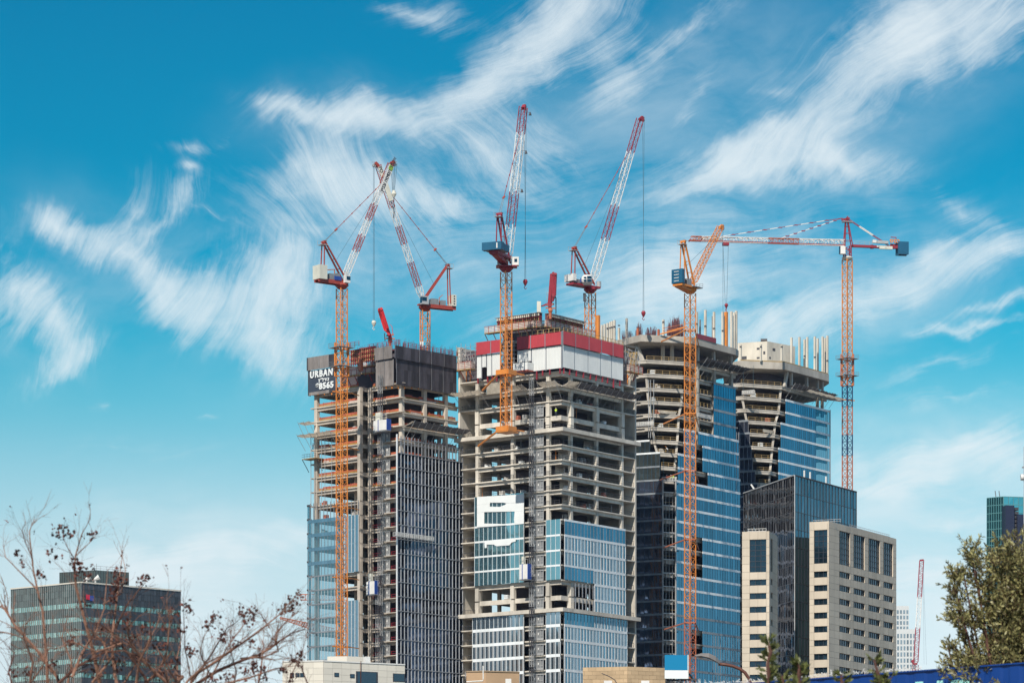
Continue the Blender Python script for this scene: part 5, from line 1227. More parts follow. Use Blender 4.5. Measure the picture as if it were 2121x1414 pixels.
def luffer(label, px, Y, ytop, az, tip, top, w=1.9, rot=40, z0=0, mastm=ORA, jibA=RED, jibB=WHT, fracs=(.17, .3, .47, .6, .8, 1.0), frm=RED, jw=1.4, jn=21, deckm=RED, rope_to=None, block=None, hookm=MRED, mseq=None, mtop=None, foot=.8, group='tower cranes over the site', side_jib=False, legs=2):
    x = X(px, Y); L = Loc(x, Y, az); zs = zat(ytop, Y)
    r = thing('tower_crane', label, 'crane', (x, Y, z0), group)
    mast(r, x, Y, z0, zs - 1.2, w, rot, mastm, seq=mseq)
    mb = MB(deckm); mb.tube([(x, Y, zs - 1.25), (x, Y, zs - .4), (x, Y, zs)], [1.0, 1.75, 1.5], 8); mb.build('slewing_ring', r)
    rt = L.r(tip[0]); zt = L.z(tip[1], rt); rf = foot; zf = zs + 1.4
    A, T = L.q(rf, 0, zf), L.q(rt, 0, zt); mb = MB(jibA); n = jn; seq = [(f, jibB if i % 2 == 0 else jibA) for i, f in enumerate(fracs)]
    Af = A.lerp(T, .06); lattice(mb, A, Af, L.s, .5, .3, jw, jw * .85, 3, .15, .07, [(1, seq[0][1])]); lattice(mb, Af, T, L.s, jw, jw * .85, jw * .85, jw * .75, n, .15, .065, seq); jib = mb.build('jib', r)
    d = (T - A).normalized(); mb = MB(jibA); mb.bar(T - d * .4, T + d * .5 + L.e * .7, .9, .8); mb.use(GALV); mb.bar(T + L.e * .3 + Vector((0, 0, .8)), T + L.e * 1.8 + Vector((0, 0, .5)), .12); mb.tube([T + L.e * 1.1 - L.s * .2 + Vector((0, 0, -.2)), T + L.e * 1.1 + L.s * .2 + Vector((0, 0, -.2))], .5, 10); mb.build('jib_head', r)
    ra = L.r(top[0]); za = L.z(top[1], ra); mb = MB(frm)
    for o in (-.75, .75):
        mb.bar(L.q(.9, o, zs + .9), L.q(ra, o * .7, za), .34); mb.bar(L.q(ra - .2, o * .7, za), L.q(ra - .5 if side_jib is False else ra, o, zs + 1.2), .22)
    for f_ in (.3, .55, .8): mb.bar(L.q(.9, -.75, zs + .9).lerp(L.q(ra, -.52, za), f_), L.q(.9, .75, zs + .9).lerp(L.q(ra, .52, za), f_), .16)
    mb.bar(L.q(ra, -.8, za), L.q(ra, .8, za), .5); mb.use(GALV); L.box(mb, ra - 1.3, ra + .6, -.9, .9, za - .9, za - .8)
    for o in (-.9, .86): mb.bar(L.q(ra - 1.3, o, za + .2), L.q(ra + .6, o, za + .2), .06)
    for q_ in (-1.3, -.4, .6): mb.bar(L.q(ra + q_, .9, za - .8), L.q(ra + q_, .9, za + .2), .06)
    mb.build('a_frame', r)
    J = A.lerp(T, .84); TA = L.q(ra, 0, za); bk = TA.lerp(J, .2); mb = MB(GRY)
    for o in (-.25, .25): mb.bar(TA + L.s * o, bk + L.s * o * .6, .09)
    mb.use(RED); mb.bar(bk - Vector((.3, 0, .3)), bk + Vector((.3, 0, .3)), .6, .4); mb.use(frm if frm is not ORA else ORA); mb.bar(bk, J, .11)
    for k in range(1, 6): p = bk.lerp(J, k / 6); mb.bar(p - d * .2, p + d * .2, .2)
    mb.build('pendant_lines', r)
    if rope_to:
        mb = MB(ROPE); h = L.q(rt + 1.2, 0, 0); zb = zat(rope_to, h.y)
        for o in (-.28, .28): mb.bar(L.q(rt + 1.2, o, zt), (h.x + o * .5, h.y, zb), .06)
        mb.build('hoist_rope', r); mb = MB(hookm); c = Vector((h.x, h.y, zb)); mb.tube([c + Vector((0, 0, .5)), c, c - Vector((0, 0, .5)), c - Vector((0, 0, 1.1))], [.4, .62, .45, .12], 8)
        mb.tube([c - Vector((0, 0, 1.0)), c - Vector((.3, 0, 1.5)), c - Vector((0, 0, 1.9)), c + Vector((.35, 0, -1.6))], .1, 6); mb.build('hook_block', r)
    mb = MB(ROPE); mb.bar(L.q(ra * .4, .2, (zs + za) / 2), A.lerp(T, .8), .055); mb.build('luffing_rope', r)
    return r, L, zs, A, T, rt, zt
# 1 --- far left crane
r, L, zs, A_, T_, rt, zt = luffer('tall crane before the left tower with cream ballast block and lettered jib panel', 708, 893, 588, 38, (810, 338), (671, 501), rot=38, rope_to=None, w=1.95, fracs=(.17, .31, .48, .62, .80, 1.0))
rb = L.r(657); mb = MB(RED); L.box(mb, rb - .2, 1.2, -1.0, 1.0, zs + .1, zs + .55); L.box(mb, rb - .2, 1.2, -1.05, -.75, zs - .4, zs + .1); L.box(mb, rb - .2, 1.2, .75, 1.05, zs - .4, zs + .1); mb.build('counter_jib', r)
mb = MB(IVO); L.box(mb, rb - .3, rb + 2.0, -1.5, 1.5, zs + .3, zs + 3.7); mb.build('counterweight', r)
mb = MB(GRY); L.box(mb, -4.2, -2.6, -.9, .9, zs + .56, zs + 2.0); L.box(mb, -2.3, -1.2, -.9, .9, zs + .56, zs + 2.3); mb.use(BLU); L.box(mb, -2.9, -.9, -1.15, -.92, zs + .56, zs + 1.5); mb.build('winch', r)
mb = MB(WHT); L.box(mb, -.2, 1.3, -1.8, -1.0, zs + .1, zs + 2.0); mb.use(G_WIN); L.box(mb, .2, 1.32, -1.84, -1.0, zs + .8, zs + 1.7); mb.build('cab', r)
mb = MB(ORR); mb.bar(L.q(-2.2, 0, zs + .5), L.q(-2.2, 0, zs + 3.3), .18); mb.bar(L.q(-2.2, 0, zs + 3.3), L.q(-5.2, -.2, zs + 2.8), .2); mb.build('service_davit', r)
# lettered panel along the jib head
dj = (T_ - A_).normalized(); p0, p1 = A_.lerp(T_, .745), A_.lerp(T_, .975); nrm = L.s if L.s.y < 0 else -L.s; up = nrm.cross(dj).normalized()
mb = MB(WHT); c = p0 + nrm * .75; mb.para(c - up * .75, (p1 - p0), up * 1.5, nrm * .06); pan = mb.build('lettered_panel', r)
text_mesh("\u05DF\u05D9\u05D9\u05E0\u05D1\u05D5 \u05D4\u05E1\u05D3\u05E0\u05D4 \u05E8\u05D4-\u05DC\u05D0", 1.25, .02, DRK, 'lettering', pan, c + nrm * .1 + dj * .2 - up * .42, dj, up if up.z > 0 or up.x < 0 else -up, .03, .98)
mb = MB(mat('green_logo', (.25, .4, .05), .6)); mb.para(p1 + nrm * .83 - dj * 1.3 - up * .6, dj * 1.2, up * 1.2, nrm * .04); mb.build('panel_logo', r)
# hoist ropes and ball hook of crane 1
mb = MB(ROPE); h = L.q(rt + 1.0, 0, 0)
for o in (-.8, -.3, .2, .7): mb.bar(L.q(rt + 1.0, 0, zt) + Vector((o, 0, 0)), (h.x + o * .3 - .2, h.y, zat(396, h.y)), .07)
mb.build('hoist_rope', r)
mb = MB(IVO); c = Vector((h.x - .1, h.y, zat(402, h.y))); mb.tube([c + Vector((0, 0, .9)), c, c - Vector((0, 0, .8))], [.35, .65, .25], 8); mb.use(DRK); mb.bar(c, c - Vector((0, 0, 6.0)), .14); mb.build('hook_block', r)
# climbing collars on crane 1
x1, y1 = X(708, 893), 893
def collar(root, x, y, za, zb, w, rot, m_, plat=None):
    mb = MB(m_); c, s = math.cos(R(rot)), math.sin(R(rot)); n = max(2, int((zb - za) / 2.2)); lattice(mb, (x, y, za), (x, y, zb), (c, s, 0), w, w, w, w, n, .26, .12)
    mb.build('climbing_frame', root)
    for z in (plat or ()):
        mb = MB(GRY); a, b = Vector((c, s, 0)), Vector((-s, c, 0)); W_ = w / 2 + 1.1; mb.para(Vector((x, y, z)) - a * W_ - b * W_, a * 2 * W_, b * (W_ - w / 2), (0, 0, .12)); mb.para(Vector((x, y, z)) - a * W_ + b * w / 2, a * 2 * W_, b * (W_ - w / 2), (0, 0, .12))
        mb.para(Vector((x, y, z)) - a * W_ - b * (w / 2 - .02), a * (W_ - w / 2), b * (w - .04), (0, 0, .12)); mb.para(Vector((x, y, z)) + a * w / 2 - b * (w / 2 - .02), a * (W_ - w / 2), b * (w - .04), (0, 0, .12))
        q = [Vector((x, y, z)) + a * i * W_ + b * j * W_ for i, j in ((-1, -1), (1, -1), (1, 1), (-1, 1))]
        for i in range(4):
            for h in (.6, 1.15): mb.bar(q[i] + Vector((0, 0, h)), q[(i + 1) % 4] + Vector((0, 0, h)), .05)
            for f_ in (0, .5): p = q[i].lerp(q[(i + 1) % 4], f_); mb.bar(p, p + Vector((0, 0, 1.15)), .06)
        mb.build('platform', root)
collar(r, x1, y1, zat(779, 893), zat(709, 893), 2.45, 38, ORA, (zat(721, 893), zat(760, 893)))
for yy in (811, 925, 1049, 1195, 1338): mb = MB(ORA); z = zat(yy, 893); mb.bar((x1 - 2.2, y1 - .6, z), (x1 + 2, y1 + 3.5, z + .1), .28); mb.bar((x1 + 1.2, y1, z), (x1 + 4, y1 + 6, z), .2); mb.build('wall_tie', r)
# 2 --- crane behind the left tower
r, L, zs, A_, T_, rt, zt = luffer('crane leaning left over the left tower with grey cab and cream panel on the jib', 880.5, 935, 634, 180 + 28, (783, 342), (927, 549), rot=20, rope_to=668, hookm=IVO, w=2.0, foot=.6, fracs=(.07, .22, .36, .52, .68, 1.0))
rb = L.r(941); mb = MB(RED); L.box(mb, rb, 1.8, -1.0, 1.0, zs + .1, zs + .5); L.box(mb, rb, 1.2, -1.0, -.7, zs - .45, zs + .1); L.box(mb, rb, 1.2, .7, 1.0, zs - .45, zs + .1); mb.build('counter_jib', r)
mb = MB(IVO); L.box(mb, rb + .1, rb + 1.3, -1.4, 1.4, zs + .5, zs + 3.4); mb.use(DRK)
for k in range(4): L.box(mb, rb + .5, rb + .9, 1.4, 1.46, zs + .9 + k * .65, zs + 1.2 + k * .65)
mb.build('counterweight', r)
mb = MB(GRY); L.box(mb, -3.4, -1.5, -.9, .9, zs + .5, zs + 2.0); L.box(mb, -5.6, -4.3, -.8, .8, zs + .5, zs + 1.8); mb.build('winch', r)
mb = MB(GALV); L.box(mb, .1, 1.9, .9, 2.2, zs + .1, zs + 2.2); mb.use(G_WIN); L.box(mb, .6, 1.92, 2.2, 2.24, zs + .9, zs + 1.9); L.box(mb, 1.9, 1.94, 1.0, 2.1, zs + .5, zs + 2.0); mb.build('cab', r)
mb = MB(ORR); mb.bar(L.q(-4, .2, zs + .5), L.q(-4, .2, zs + 2.6), .14); mb.bar(L.q(-4, .2, zs + 2.5), L.q(-5, .2, zs + 3.3), .14); mb.build('service_davit', r)
dj = (T_ - A_).normalized(); nrm = L.s if L.s.y < 0 else -L.s; up = nrm.cross(dj).normalized()
p0, p1 = A_.lerp(T_, .735), A_.lerp(T_, .875); mb = MB(IVO); mb.para(p0 + nrm * .7 - up * .65, p1 - p0, up * 1.3, nrm * .06); mb.build('lettered_panel', r)
p0, p1 = A_.lerp(T_, .91), A_.lerp(T_, .985); mb = MB(IVO); mb.para(p0 + nrm * .7 - up * .6, p1 - p0, up * 1.2, nrm * .05); pan = mb.build('lettered_panel', r)
text_mesh('PO', 1.3, .02, DRK, 'lettering', pan, p1 + nrm * .78 - up * (.45 if up.z > 0 else -.45) , -dj, up if (-dj).cross(up).dot(nrm) > 0 else -up, .03, .95)
for px, n_ in ((873.5, '1'), (886, '2')):
    mb = MB(WHT); p = at(px, 712, 933.3); mb.para(p - Vector((.5, 0, .6)), (1, 0, 0), (0, .05, 0), (0, 0, 1.2)); pn = mb.build('number_plate', r)
    text_mesh(n_, 1.2, .01, DRK, 'lettering', pn, p + Vector((-.3, -.05, -.42)), (1, 0, 0), (0, 0, 1), .02)
# 3 --- climbing crane on the middle tower
Y = 893; x3 = X(1048.5, Y); zb = zat(888, Y)
r, L, zs, A_, T_, rt, zt = luffer('steep crane clamped to the middle tower, with teal machinery deck and white cab', 1048.5, Y, 553, 66, (1084, 222), (1034.5, 443), rot=37, z0=zb, rope_to=583, w=2.0, jibA=MRED, frm=MRED, deckm=MRED, fracs=(.20, .42, .80, 1.0), jw=1.9, jn=22, foot=.4)
mb = MB(MRED); rb = L.r(1018); L.box(mb, rb + 1.2, 1.6, -1.2, 1.2, zs + 2.0, zs + 2.7); mb.para(L.q(rb + 1.4, -1, zs + 2.0), L.e * 5, L.s * 2, (0, 0, -.2)); mb.bar(L.q(rb + 2, 0, zs + 2.1), L.q(-.5, 0, zs + .6), 1.6, .8); mb.build('counter_jib', r)
mb = MB(TEALB); L.box(mb, rb, rb + 1.6, -2.6, 2.6, zs + 2.7, zs + 4.6); L.box(mb, rb + 1.6, rb + 5, -2.5, -2.35, zs + 2.7, zs + 4.4); mb.use(WHT); L.box(mb, rb - .03, rb, -1.6, -1.3, zs + 3, zs + 4.3); mb.build('machinery_deck', r)
mb = MB(GRY); L.box(mb, rb + 1.61, rb + 5.2, -2.3, 2.3, zs + 2.72, zs + 3.5); mb.build('winch', r)
mb = MB(WHT); mb.para((x3 + 1.2, Y - 2.2, zs + .1), (1.9, 0, 0), (0, 2.2, 0), (0, 0, 2.0)); mb.use(G_WIN); mb.para((x3 + 3.1, Y - 2.1, zs + .5), (.04, 0, 0), (0, 1.9, 0), (0, 0, 1.3)); mb.para((x3 + 2.0, Y - 2.25, zs + .8), (.7, 0, 0), (0, .04, 0), (0, 0, .8)); mb.build('cab', r)
mb = MB(GALV); mb.para((x3 - 2.2, Y - 1.2, zs + .1), (1.0, 0, 0), (0, 1.5, 0), (0, 0, 1.6)); mb.build('switch_cabinet', r)
mb = MB(MRED); mb.para((x3 - 2.5, Y - 2.3, zs - .15), (5.2, 0, 0), (0, 3.5, 0), (0, 0, .22)); mb.build('cab_platform', r)
for zc_, k in ((zat(772, Y), 0), (zat(889, Y), 1)):
    mb = MB(ORA); c, s = math.cos(R(37)), math.sin(R(37)); a, b = Vector((-c, s, 0)), Vector((s, c, 0)); o = Vector((x3, Y, zc_))
    for q0, q1 in (((-1, -1), (1, -1)), ((1, -1), (1, 1)), ((1, 1), (-1, 1)), ((-1, 1), (-1, -1))): mb.bar(o + a * q0[0] * 1.7 + b * q0[1] * 1.7, o + a * q1[0] * 1.7 + b * q1[1] * 1.7, .5, 1.2)
    if k: mb.para(o - a * 1.9 - b * 1.9 - Vector((0, 0, .85)), a * 3.8, b * 4.4, (0, 0, .3))
    mb.build('climbing_collar', r); mb = MB(ORA); mb.bar(o + a * 1.8 - b * .5, WL.p(WL.t(1001 if not k else 992, .6), zc_ - 1.0, .9), .38); mb.bar(o + b * 1.7 - a * 1.2, o + b * 5.2 - a * 1.6, .3); mb.bar(o + b * 1.7 + a * 1.2, o + b * 5.2 + a * 1.6, .3); mb.build('wall_tie', r)
for f_ in (.97, .72, .47):
    mb = MB(DRK); p = A_.lerp(T_, f_); mb.bar(p, p + Vector((1.9, -.4, -.3)), .09); mb.tube([p + Vector((1.8, -.4, -.2)), p + Vector((1.8, -.4, -1.0))], [.12, .4], 8); mb.build('work_light', r)
# 4 --- crane behind the middle tower
r, L, zs, A_, T_, rt, zt = luffer('crane behind the middle tower with white rounded cab and long white and red jib', 1222.5, 940, 597, 42, (1326, 246), (1189.5, 513), rot=30, rope_to=648, w=2.05, jibA=MRED, frm=RED, deckm=MRED, fracs=(.20, .42, .78, 1.0), jw=1.7, jn=23)
rb = L.r(1180); mb = MB(MRED); L.box(mb, rb, 2.4, -1.4, 1.4, zs + .0, zs + .5); mb.build('counter_jib', r)
mb = MB(WHT); L.box(mb, rb - .3, rb + .8, -1.7, 1.7, zs + .9, zs + 2.7); mb.build('counterweight', r)
mb = MB(GRY); L.box(mb, rb + 1, rb + 3.6, -1.2, 1.2, zs + .51, zs + 1.5); mb.use(BLU); L.box(mb, rb + 2.6, rb + 3.6, -1.5, -1.22, zs + .8, zs + 1.9); mb.build('winch', r)
mb = MB(WHT); L.box(mb, -3.2, -1.9, -2.0, -1.3, zs + .5, zs + 2.0); mb.build('switch_cabinet', r)
c0 = Vector((X(1216.5, 935), 935, zs + 1.2)); mb = MB(WHT); mb.tube([c0 + Vector((-1.3, .1, 0)), c0 + Vector((-.9, 0, 0)), c0 + Vector((1.0, 0, 0)), c0 + Vector((1.25, 0, 0))], [.9, 1.35, 1.35, 1.0], 10); mb.use(G_WIN); mb.para(c0 + Vector((-.1, -1.34, -.7)), (1.15, 0, 0), (0, .06, 0), (0, 0, 1.5)); mb.para(c0 + Vector((-.95, -1.3, -.6)), (.7, -.04, 0), (0, .06, 0), (0, 0, 1.2)); mb.build('cab', r)
mb = MB(GALV); mb.tube([L.q(2.6, -.5, zs + .5), L.q(2.6, -.5, zs + 2.0)], .6, 8); mb.build('motor', r)
mb = MB(DRK); mb.para((X(1208, 938), 938, zs - 3.6), (.7, 0, 0), (0, .7, 0), (0, 0, 2)); mb.build('hanging_box', r)
# 5 --- orange crane before the blue glass tower
r, L, zs, A_, T_, rt, zt = luffer('all-orange crane with a big teal ballast box, before the sliced blue glass tower', 1429.5, 938, 598, 52, (1492, 470), (1415, 500), rot=40, jibA=ORA, jibB=ORA, frm=ORA, deckm=ORA, w=2.05, jw=1.5, jn=20, mseq=[(.52, ORR), (1, ORA)], rope_to=None)
rb = L.r(1403); mb = MB(ORA); L.box(mb, rb, 1.5, -1.5, 1.5, zs + .0, zs + .5); mb.bar(L.q(rb + .4, 0, zs), L.q(-.3, 0, zs - .8), 2.2, .5); mb.build('counter_jib', r)
mb = MB(TEALB); L.box(mb, rb - .2, rb + .8, -1.7, 1.7, zs + .6, zs + 4.2); 
for k in range(4): mb.use(WHT); L.box(mb, rb - .26, rb - .2, -.6, .9, zs + 1.1 + k * .8, zs + 1.25 + k * .8); mb.use(TEALB)
mb.build('counterweight', r)
mb = MB(GRY); L.box(mb, -2.6, -.8, -1, 1, zs + .51, zs + 2.2); L.box(mb, -1.5, 2.6, -2.2, 2.2, zs + .2, zs + .4); railing(Wall(L.q(2.6, -2.2, 0), L.s, L.e), mb, 0, 4.4, 0, zs + .4, 1.1, 1, .06, 2); mb.build('winch_deck', r)
for yy, px in ((684, 1370), (857, 1374), (975, 1366), (1117, 1374), (1289, 1374)):
    mb = MB(ORR if yy > 900 else ORA); z = zat(yy, 938); mb.bar((X(1420, 938), 937.5, z), (X(px, 952), 952, z - .5), .3); mb.bar((X(1440, 938), 938, z), (X(1447, 960), 960, z), .25)
    for a, b in (((-1.3, -1.3), (1.3, -1.3)), ((1.3, -1.3), (1.3, 1.3)), ((1.3, 1.3), (-1.3, 1.3)), ((-1.3, 1.3), (-1.3, -1.3))): mb.bar((X(1429.5, 938) + a[0], 938 + a[1], z), (X(1429.5, 938) + b[0], 938 + b[1], z), .22)
    mb.build('wall_tie', r)
mb = MB(ROPE); p = L.q(rt + 1.2, 0, zt); mb.bar(p, (p.x, p.y, zs - 9), .06); mb.build('hoist_rope', r)
# 6 --- hammerhead crane on the right
Y = 1090; x6 = X(1755, Y); L = Loc(x6, Y, 180 + 11); r = thing('tower_crane', 'tall hammerhead crane at the right with a long level jib and numberless orange letters', 'crane', (x6, Y, 0), 'tower cranes over the site')
r['label'] = 'tall hammerhead crane at the right with a long level jib'
zm = zat(538, Y); H_ = zm; mast(r, x6, Y, 0, zm, 2.15, 37, ORA, .25, .12, seq=[(zat(948, Y) / H_, ORR), (zat(905, Y) / H_, NAVY), (zat(845, Y) / H_, ORR), (zat(797, Y) / H_, NAVY), (1, ORA)], pitch=2.1)
collar(r, x6, Y, zat(799, Y), zat(733, Y), 2.7, 37, ORR, (zat(744, Y), zat(779, Y)))
mb = MB(IVO); mb.tube([(x6, Y, zm - .1), (x6, Y, zm + .5), (x6, Y, zm + .9)], [1.3, 1.75, 1.3], 10); mb.build('slewing_ring', r)
mb = MB(MRED); lattice(mb, (x6, Y, zm + .9), (x6, Y, zat(508, Y)), L.e, 1.9, 1.9, 1.9, 1.9, 3, .24, .12); zj = zat(509, Y)
a = [L.q(1.0, .9, zj), L.q(1.0, -.9, zj), L.q(-1.4, .9, zj), L.q(-1.4, -.9, zj)]; ap = L.q(.2, 0, zat(452, Y)); rp = [L.q(.45, .3, zat(452, Y)), L.q(.45, -.3, zat(452, Y)), L.q(0, .3, zat(452, Y)), L.q(0, -.3, zat(452, Y))]
for i in range(4): mb.bar(a[i], rp[i], .24)
for f_ in (.18, .45, .7): 
    q = [a[i].lerp(rp[i], f_) for i in (0, 1, 3, 2)]
    for i in range(4): mb.bar(q[i], q[(i + 1) % 4], .12); mb.bar(q[i], a[(0, 1, 3, 2)[i]].lerp(rp[(0, 1, 3, 2)[(i + 1) % 4]], f_ + .2), .1)
mb.bar(ap + L.e * 1.6 - Vector((0, 0, .6)), ap - L.e * .9, .5, .6); mb.bar(ap + Vector((0, 0, .1)), ap - L.e * .4 + Vector((0, 0, .6)), .3); mb.build('tower_head', r)
mb = MB(GALV); L.box(mb, -1.6, 1.6, -.9, .9, zat(460.5, Y), zat(460, Y) + .1); mb.build('head_platform', r)
mb = MB(WHT); mb.para((X(1740.5, Y - 2), Y - 2.6, zat(529, Y)), (1.5, 0, 0), (0, 1.6, 0), (0, 0, 2.3)); mb.use(G_WIN); mb.para((X(1738, Y - 2), Y - 2.6, zat(528, Y)), (.37, 0, 0), (0, 1.6, 0), (0, 0, 2.1)); mb.build('cab', r)
rt = L.r(1431); mb = MB(WHT); zA, zB = zj, L.z(499.5, rt); seq6 = [(.32, WHT), (.58, MRED), (.82, WHT), (1, MRED)]
lattice(mb, L.q(1.0, 0, zj + .8), L.q(rt, 0, zB + .75), L.s, 1.5, 1.7, 1.3, 1.3, 30, .17, .12, [(.30, WHT), (.50, ORR), (.93, WHT), (1, ORR)], tri=True); mb.build('jib', r)
mb = MB(MRED); 
for o in (-.72, .72): mb.bar(L.q(1.0, o, zj + .05), L.q(rt, o, zB + .15), .22)
mb.build('jib_rail', r)
mb = MB(WHT); mb.para(L.q(rt - 3.5, -.8, L.z(498, rt)), -L.e * 6.5, L.s * .1, (0, 0, 1.0)); mb.build('jib_sign', r)
mb = MB(MRED)
for f_r, th in ((L.r(1487), .14), (L.r(1614), .14)):
    q = L.q(f_r, 0, zj + (zB - zj) * f_r / rt + 1.5); s_ = ap + L.e * 1.2; mb.use(MRED); mb.bar(s_, q, th)
    for k in range(1, 8): p = s_.lerp(q, k / 8); mb.bar(p - L.e * .5, p + L.e * .5, .26); mb.use(WHT); mb.bar(s_.lerp(q, (k + .2) / 8), s_.lerp(q, (k + .7) / 8), th + .06); mb.use(MRED)
q = L.q(L.r(1443), 0, zB + 1.4); mb.bar(L.q(L.r(1487), 0, zj + (zB - zj) * L.r(1487) / rt + 1.5), q, .1); mb.build('pendant_lines', r)
rc = L.r(1880); mb = MB(MRED); L.box(mb, rc, -1.4, -.55, .55, zj - .35, zj + .35); mb.bar(L.q(L.r(1806), 0, zj + .5), L.q(L.r(1806), 0, zj - .6), .8); mb.build('counter_jib', r)
mb = MB(MRED)
for o in (-.45, .45): mb.bar(ap + L.s * o, L.q(L.r(1841), o, zj + .5), .16)
mb.use(WHT)
for o in (-.45, .45): a_ = ap + L.s * o; b_ = L.q(L.r(1841), o, zj + .5); mb.bar(a_.lerp(b_, .3), a_.lerp(b_, .62), .22)
mb.build('rear_pendant', r)
mb = MB(TEALB); L.box(mb, L.r(1879.5), L.r(1858), -1.6, -.6, L.z(528.5, rc), L.z(502.5, rc)); L.box(mb, L.r(1879.5), L.r(1858), .6, 1.4, L.z(528.5, rc), L.z(502.5, rc)); mb.build('counterweight', r)
for a_, b_, ya, yb, m_ in ((1806, 1813.5, 501, 507, WHT), (1814.5, 1838, 502, 507.5, GALV), (1820, 1832.5, 513, 519, IVO), (1833.5, 1846.5, 513, 519, IVO)):
    mb = MB(m_); L.box(mb, L.r(b_), L.r(a_), .3, 1.1, L.z(yb, rc), L.z(ya, rc)); mb.build('equipment_box', r)
mb = MB(GALV); w_ = Wall(L.q(-2, .6, 0), -L.e, L.s); railing(w_, mb, 0, abs(L.r(1806)) - 2, 0, zj + .35, 1.1, 1.6, .06, 2); mb.build('walkway_rail', r)
mb = MB(WHT); L.box(mb, L.r(1835.5), L.r(1815), .56, .62, zj - .12, zj + .28); nm_ = mb.build('name_plate', r); mb = MB(GRY); L.box(mb, L.r(1831), L.r(1817), .62, .64, zj - .02, zj + .14); mb.build('lettering', nm_)
mb = MB(MRED); L.box(mb, L.r(1862), L.r(1843), .2, .5, zj + .35, zj + 1.0); mb.build('letter_base', r)
for px, ch, m_ in ((1841, '\u05D8', ORA), (1848.8, '\u05E1', ORA), (1856.3, '\u05D1', ORA)):
    rr = L.r(px); text_mesh(ch, 1.55, .12, m_, 'crane_letter', r, L.q(rr, 1.0, L.z(505, rc)) , -L.e, (0, 0, 1), .07, .95)
mb = MB(MRED); mb.bar(L.q(L.r(1856), 0, zj + 1), L.q(L.r(1856), 0, zj + 3.1), .18); mb.bar(L.q(L.r(1856), 0, zj + 3.1), L.q(L.r(1845), 0, zj + 3.1), .22); mb.build('service_davit', r)
rr = L.r(1503); zq = zj + (zB - zj) * rr / rt; mb = MB(MRED); L.box(mb, rr - .9, rr + .9, -.8, .8, zq - 1.0, zq - .2); mb.build('trolley', r)
mb = MB(ROPE); c = L.q(rr, 0, 0); zb = zat(632, c.y)
for o in (-.8, .8): mb.bar(L.q(rr, 0, zq - .9) + Vector((o, 0, 0)), (c.x + .1 + o * .25, c.y, zb), .07)
mb.build('hoist_rope', r); mb = MB(MRED); c = Vector((c.x + .2, c.y, zb)); mb.tube([c + Vector((0, 0, .5)), c, c - Vector((0, 0, .5)), c - Vector((0, 0, 1.0))], [.35, .6, .35, .12], 8); mb.tube([c - Vector((0, 0, 1.0)), c - Vector((.3, 0, 1.4)), c - Vector((0, 0, 1.7))], .1, 6); mb.bar(c, c - Vector((0, 0, 2.8)), .1); mb.build('hook_block', r)
z = zat(829, Y)
mb = MB(ORA)
for dx in (0, 3): mb.bar((x6 - 1.2, Y - 1 + dx, z), (X(1675, 1062), 1062, zat(822, 1062)), .3)
mb.bar((x6 - 1.5, Y - 1.5, z), (x6 + 2.2, Y + .3, z), .3); mb.build('wall_tie', r)
# far cranes
Y = 1700; r = thing('tower_crane', 'thin pale red crane jib far away, standing behind the blue hoarding', 'crane', (X(1895, Y), Y, 0), 'distant cranes')
mb = MB(MRED); A_, T_ = at(1897, 1370, Y), at(1909, 1160, Y + 14); lattice(mb, A_, T_, (1, 0, 0), 2.0, 1.8, 1.9, 1.6, 30, .22, .11, [(.32, MRED), (.62, WHT), (1, MRED)]); mb.bar(T_ - Vector((.9, 0, 0)), T_ + Vector((.9, 0, .2)), .8); mb.build('jib', r)
mb = MB(MRED); mb.bar(at(1890, 1374, Y), at(1900, 1374, Y), 1.2, .8); mb.bar(at(1889, 1366, Y), at(1892, 1372, Y), 1.4, 1.2); mb.build('slewing_ring', r)
x, y = X(1896, Y), Y; mast(r, x, y, 0, zat(1376, Y), 2, 30, MRED)
mb = MB(ROPE)
for px in (1914, 1919): mb.bar(at(1912, 1168, Y), at(px, 1375, Y), .05)
mb.build('hoist_rope', r)
Y = 1500; r = thing('tower_crane', 'distant orange jib poking out left of the glazed corner, sloping down to the right', 'crane', (X(700, Y), Y, 0), 'distant cranes')
mb = MB(ORR); lattice(mb, at(580, 1279, Y), at(690, 1309, Y), (0, 1, 0), 1.6, .6, 1.9, 3.4, 22, .22, .12); mb.build('jib', r); mast(r, X(700, Y), Y, 0, zat(1315, Y), 2.2, 30, ORR)
Y = 1500; r = thing('tower_crane', 'distant square jib end poking out left of the glazed corner, the upper of two', 'crane', (X(720, Y), Y + 60, 0), 'distant cranes')
mb = MB(ORR); lattice(mb, at(623, 1236, Y + 60), at(720, 1236, Y + 60), (0, 1, 0), 2.0, 2.4, 2.0, 2.4, 10, .2, .1); mb.build('jib', r); mast(r, X(720, Y + 60), Y + 60, 0, zat(1230, Y), 2.2, 30, ORR)
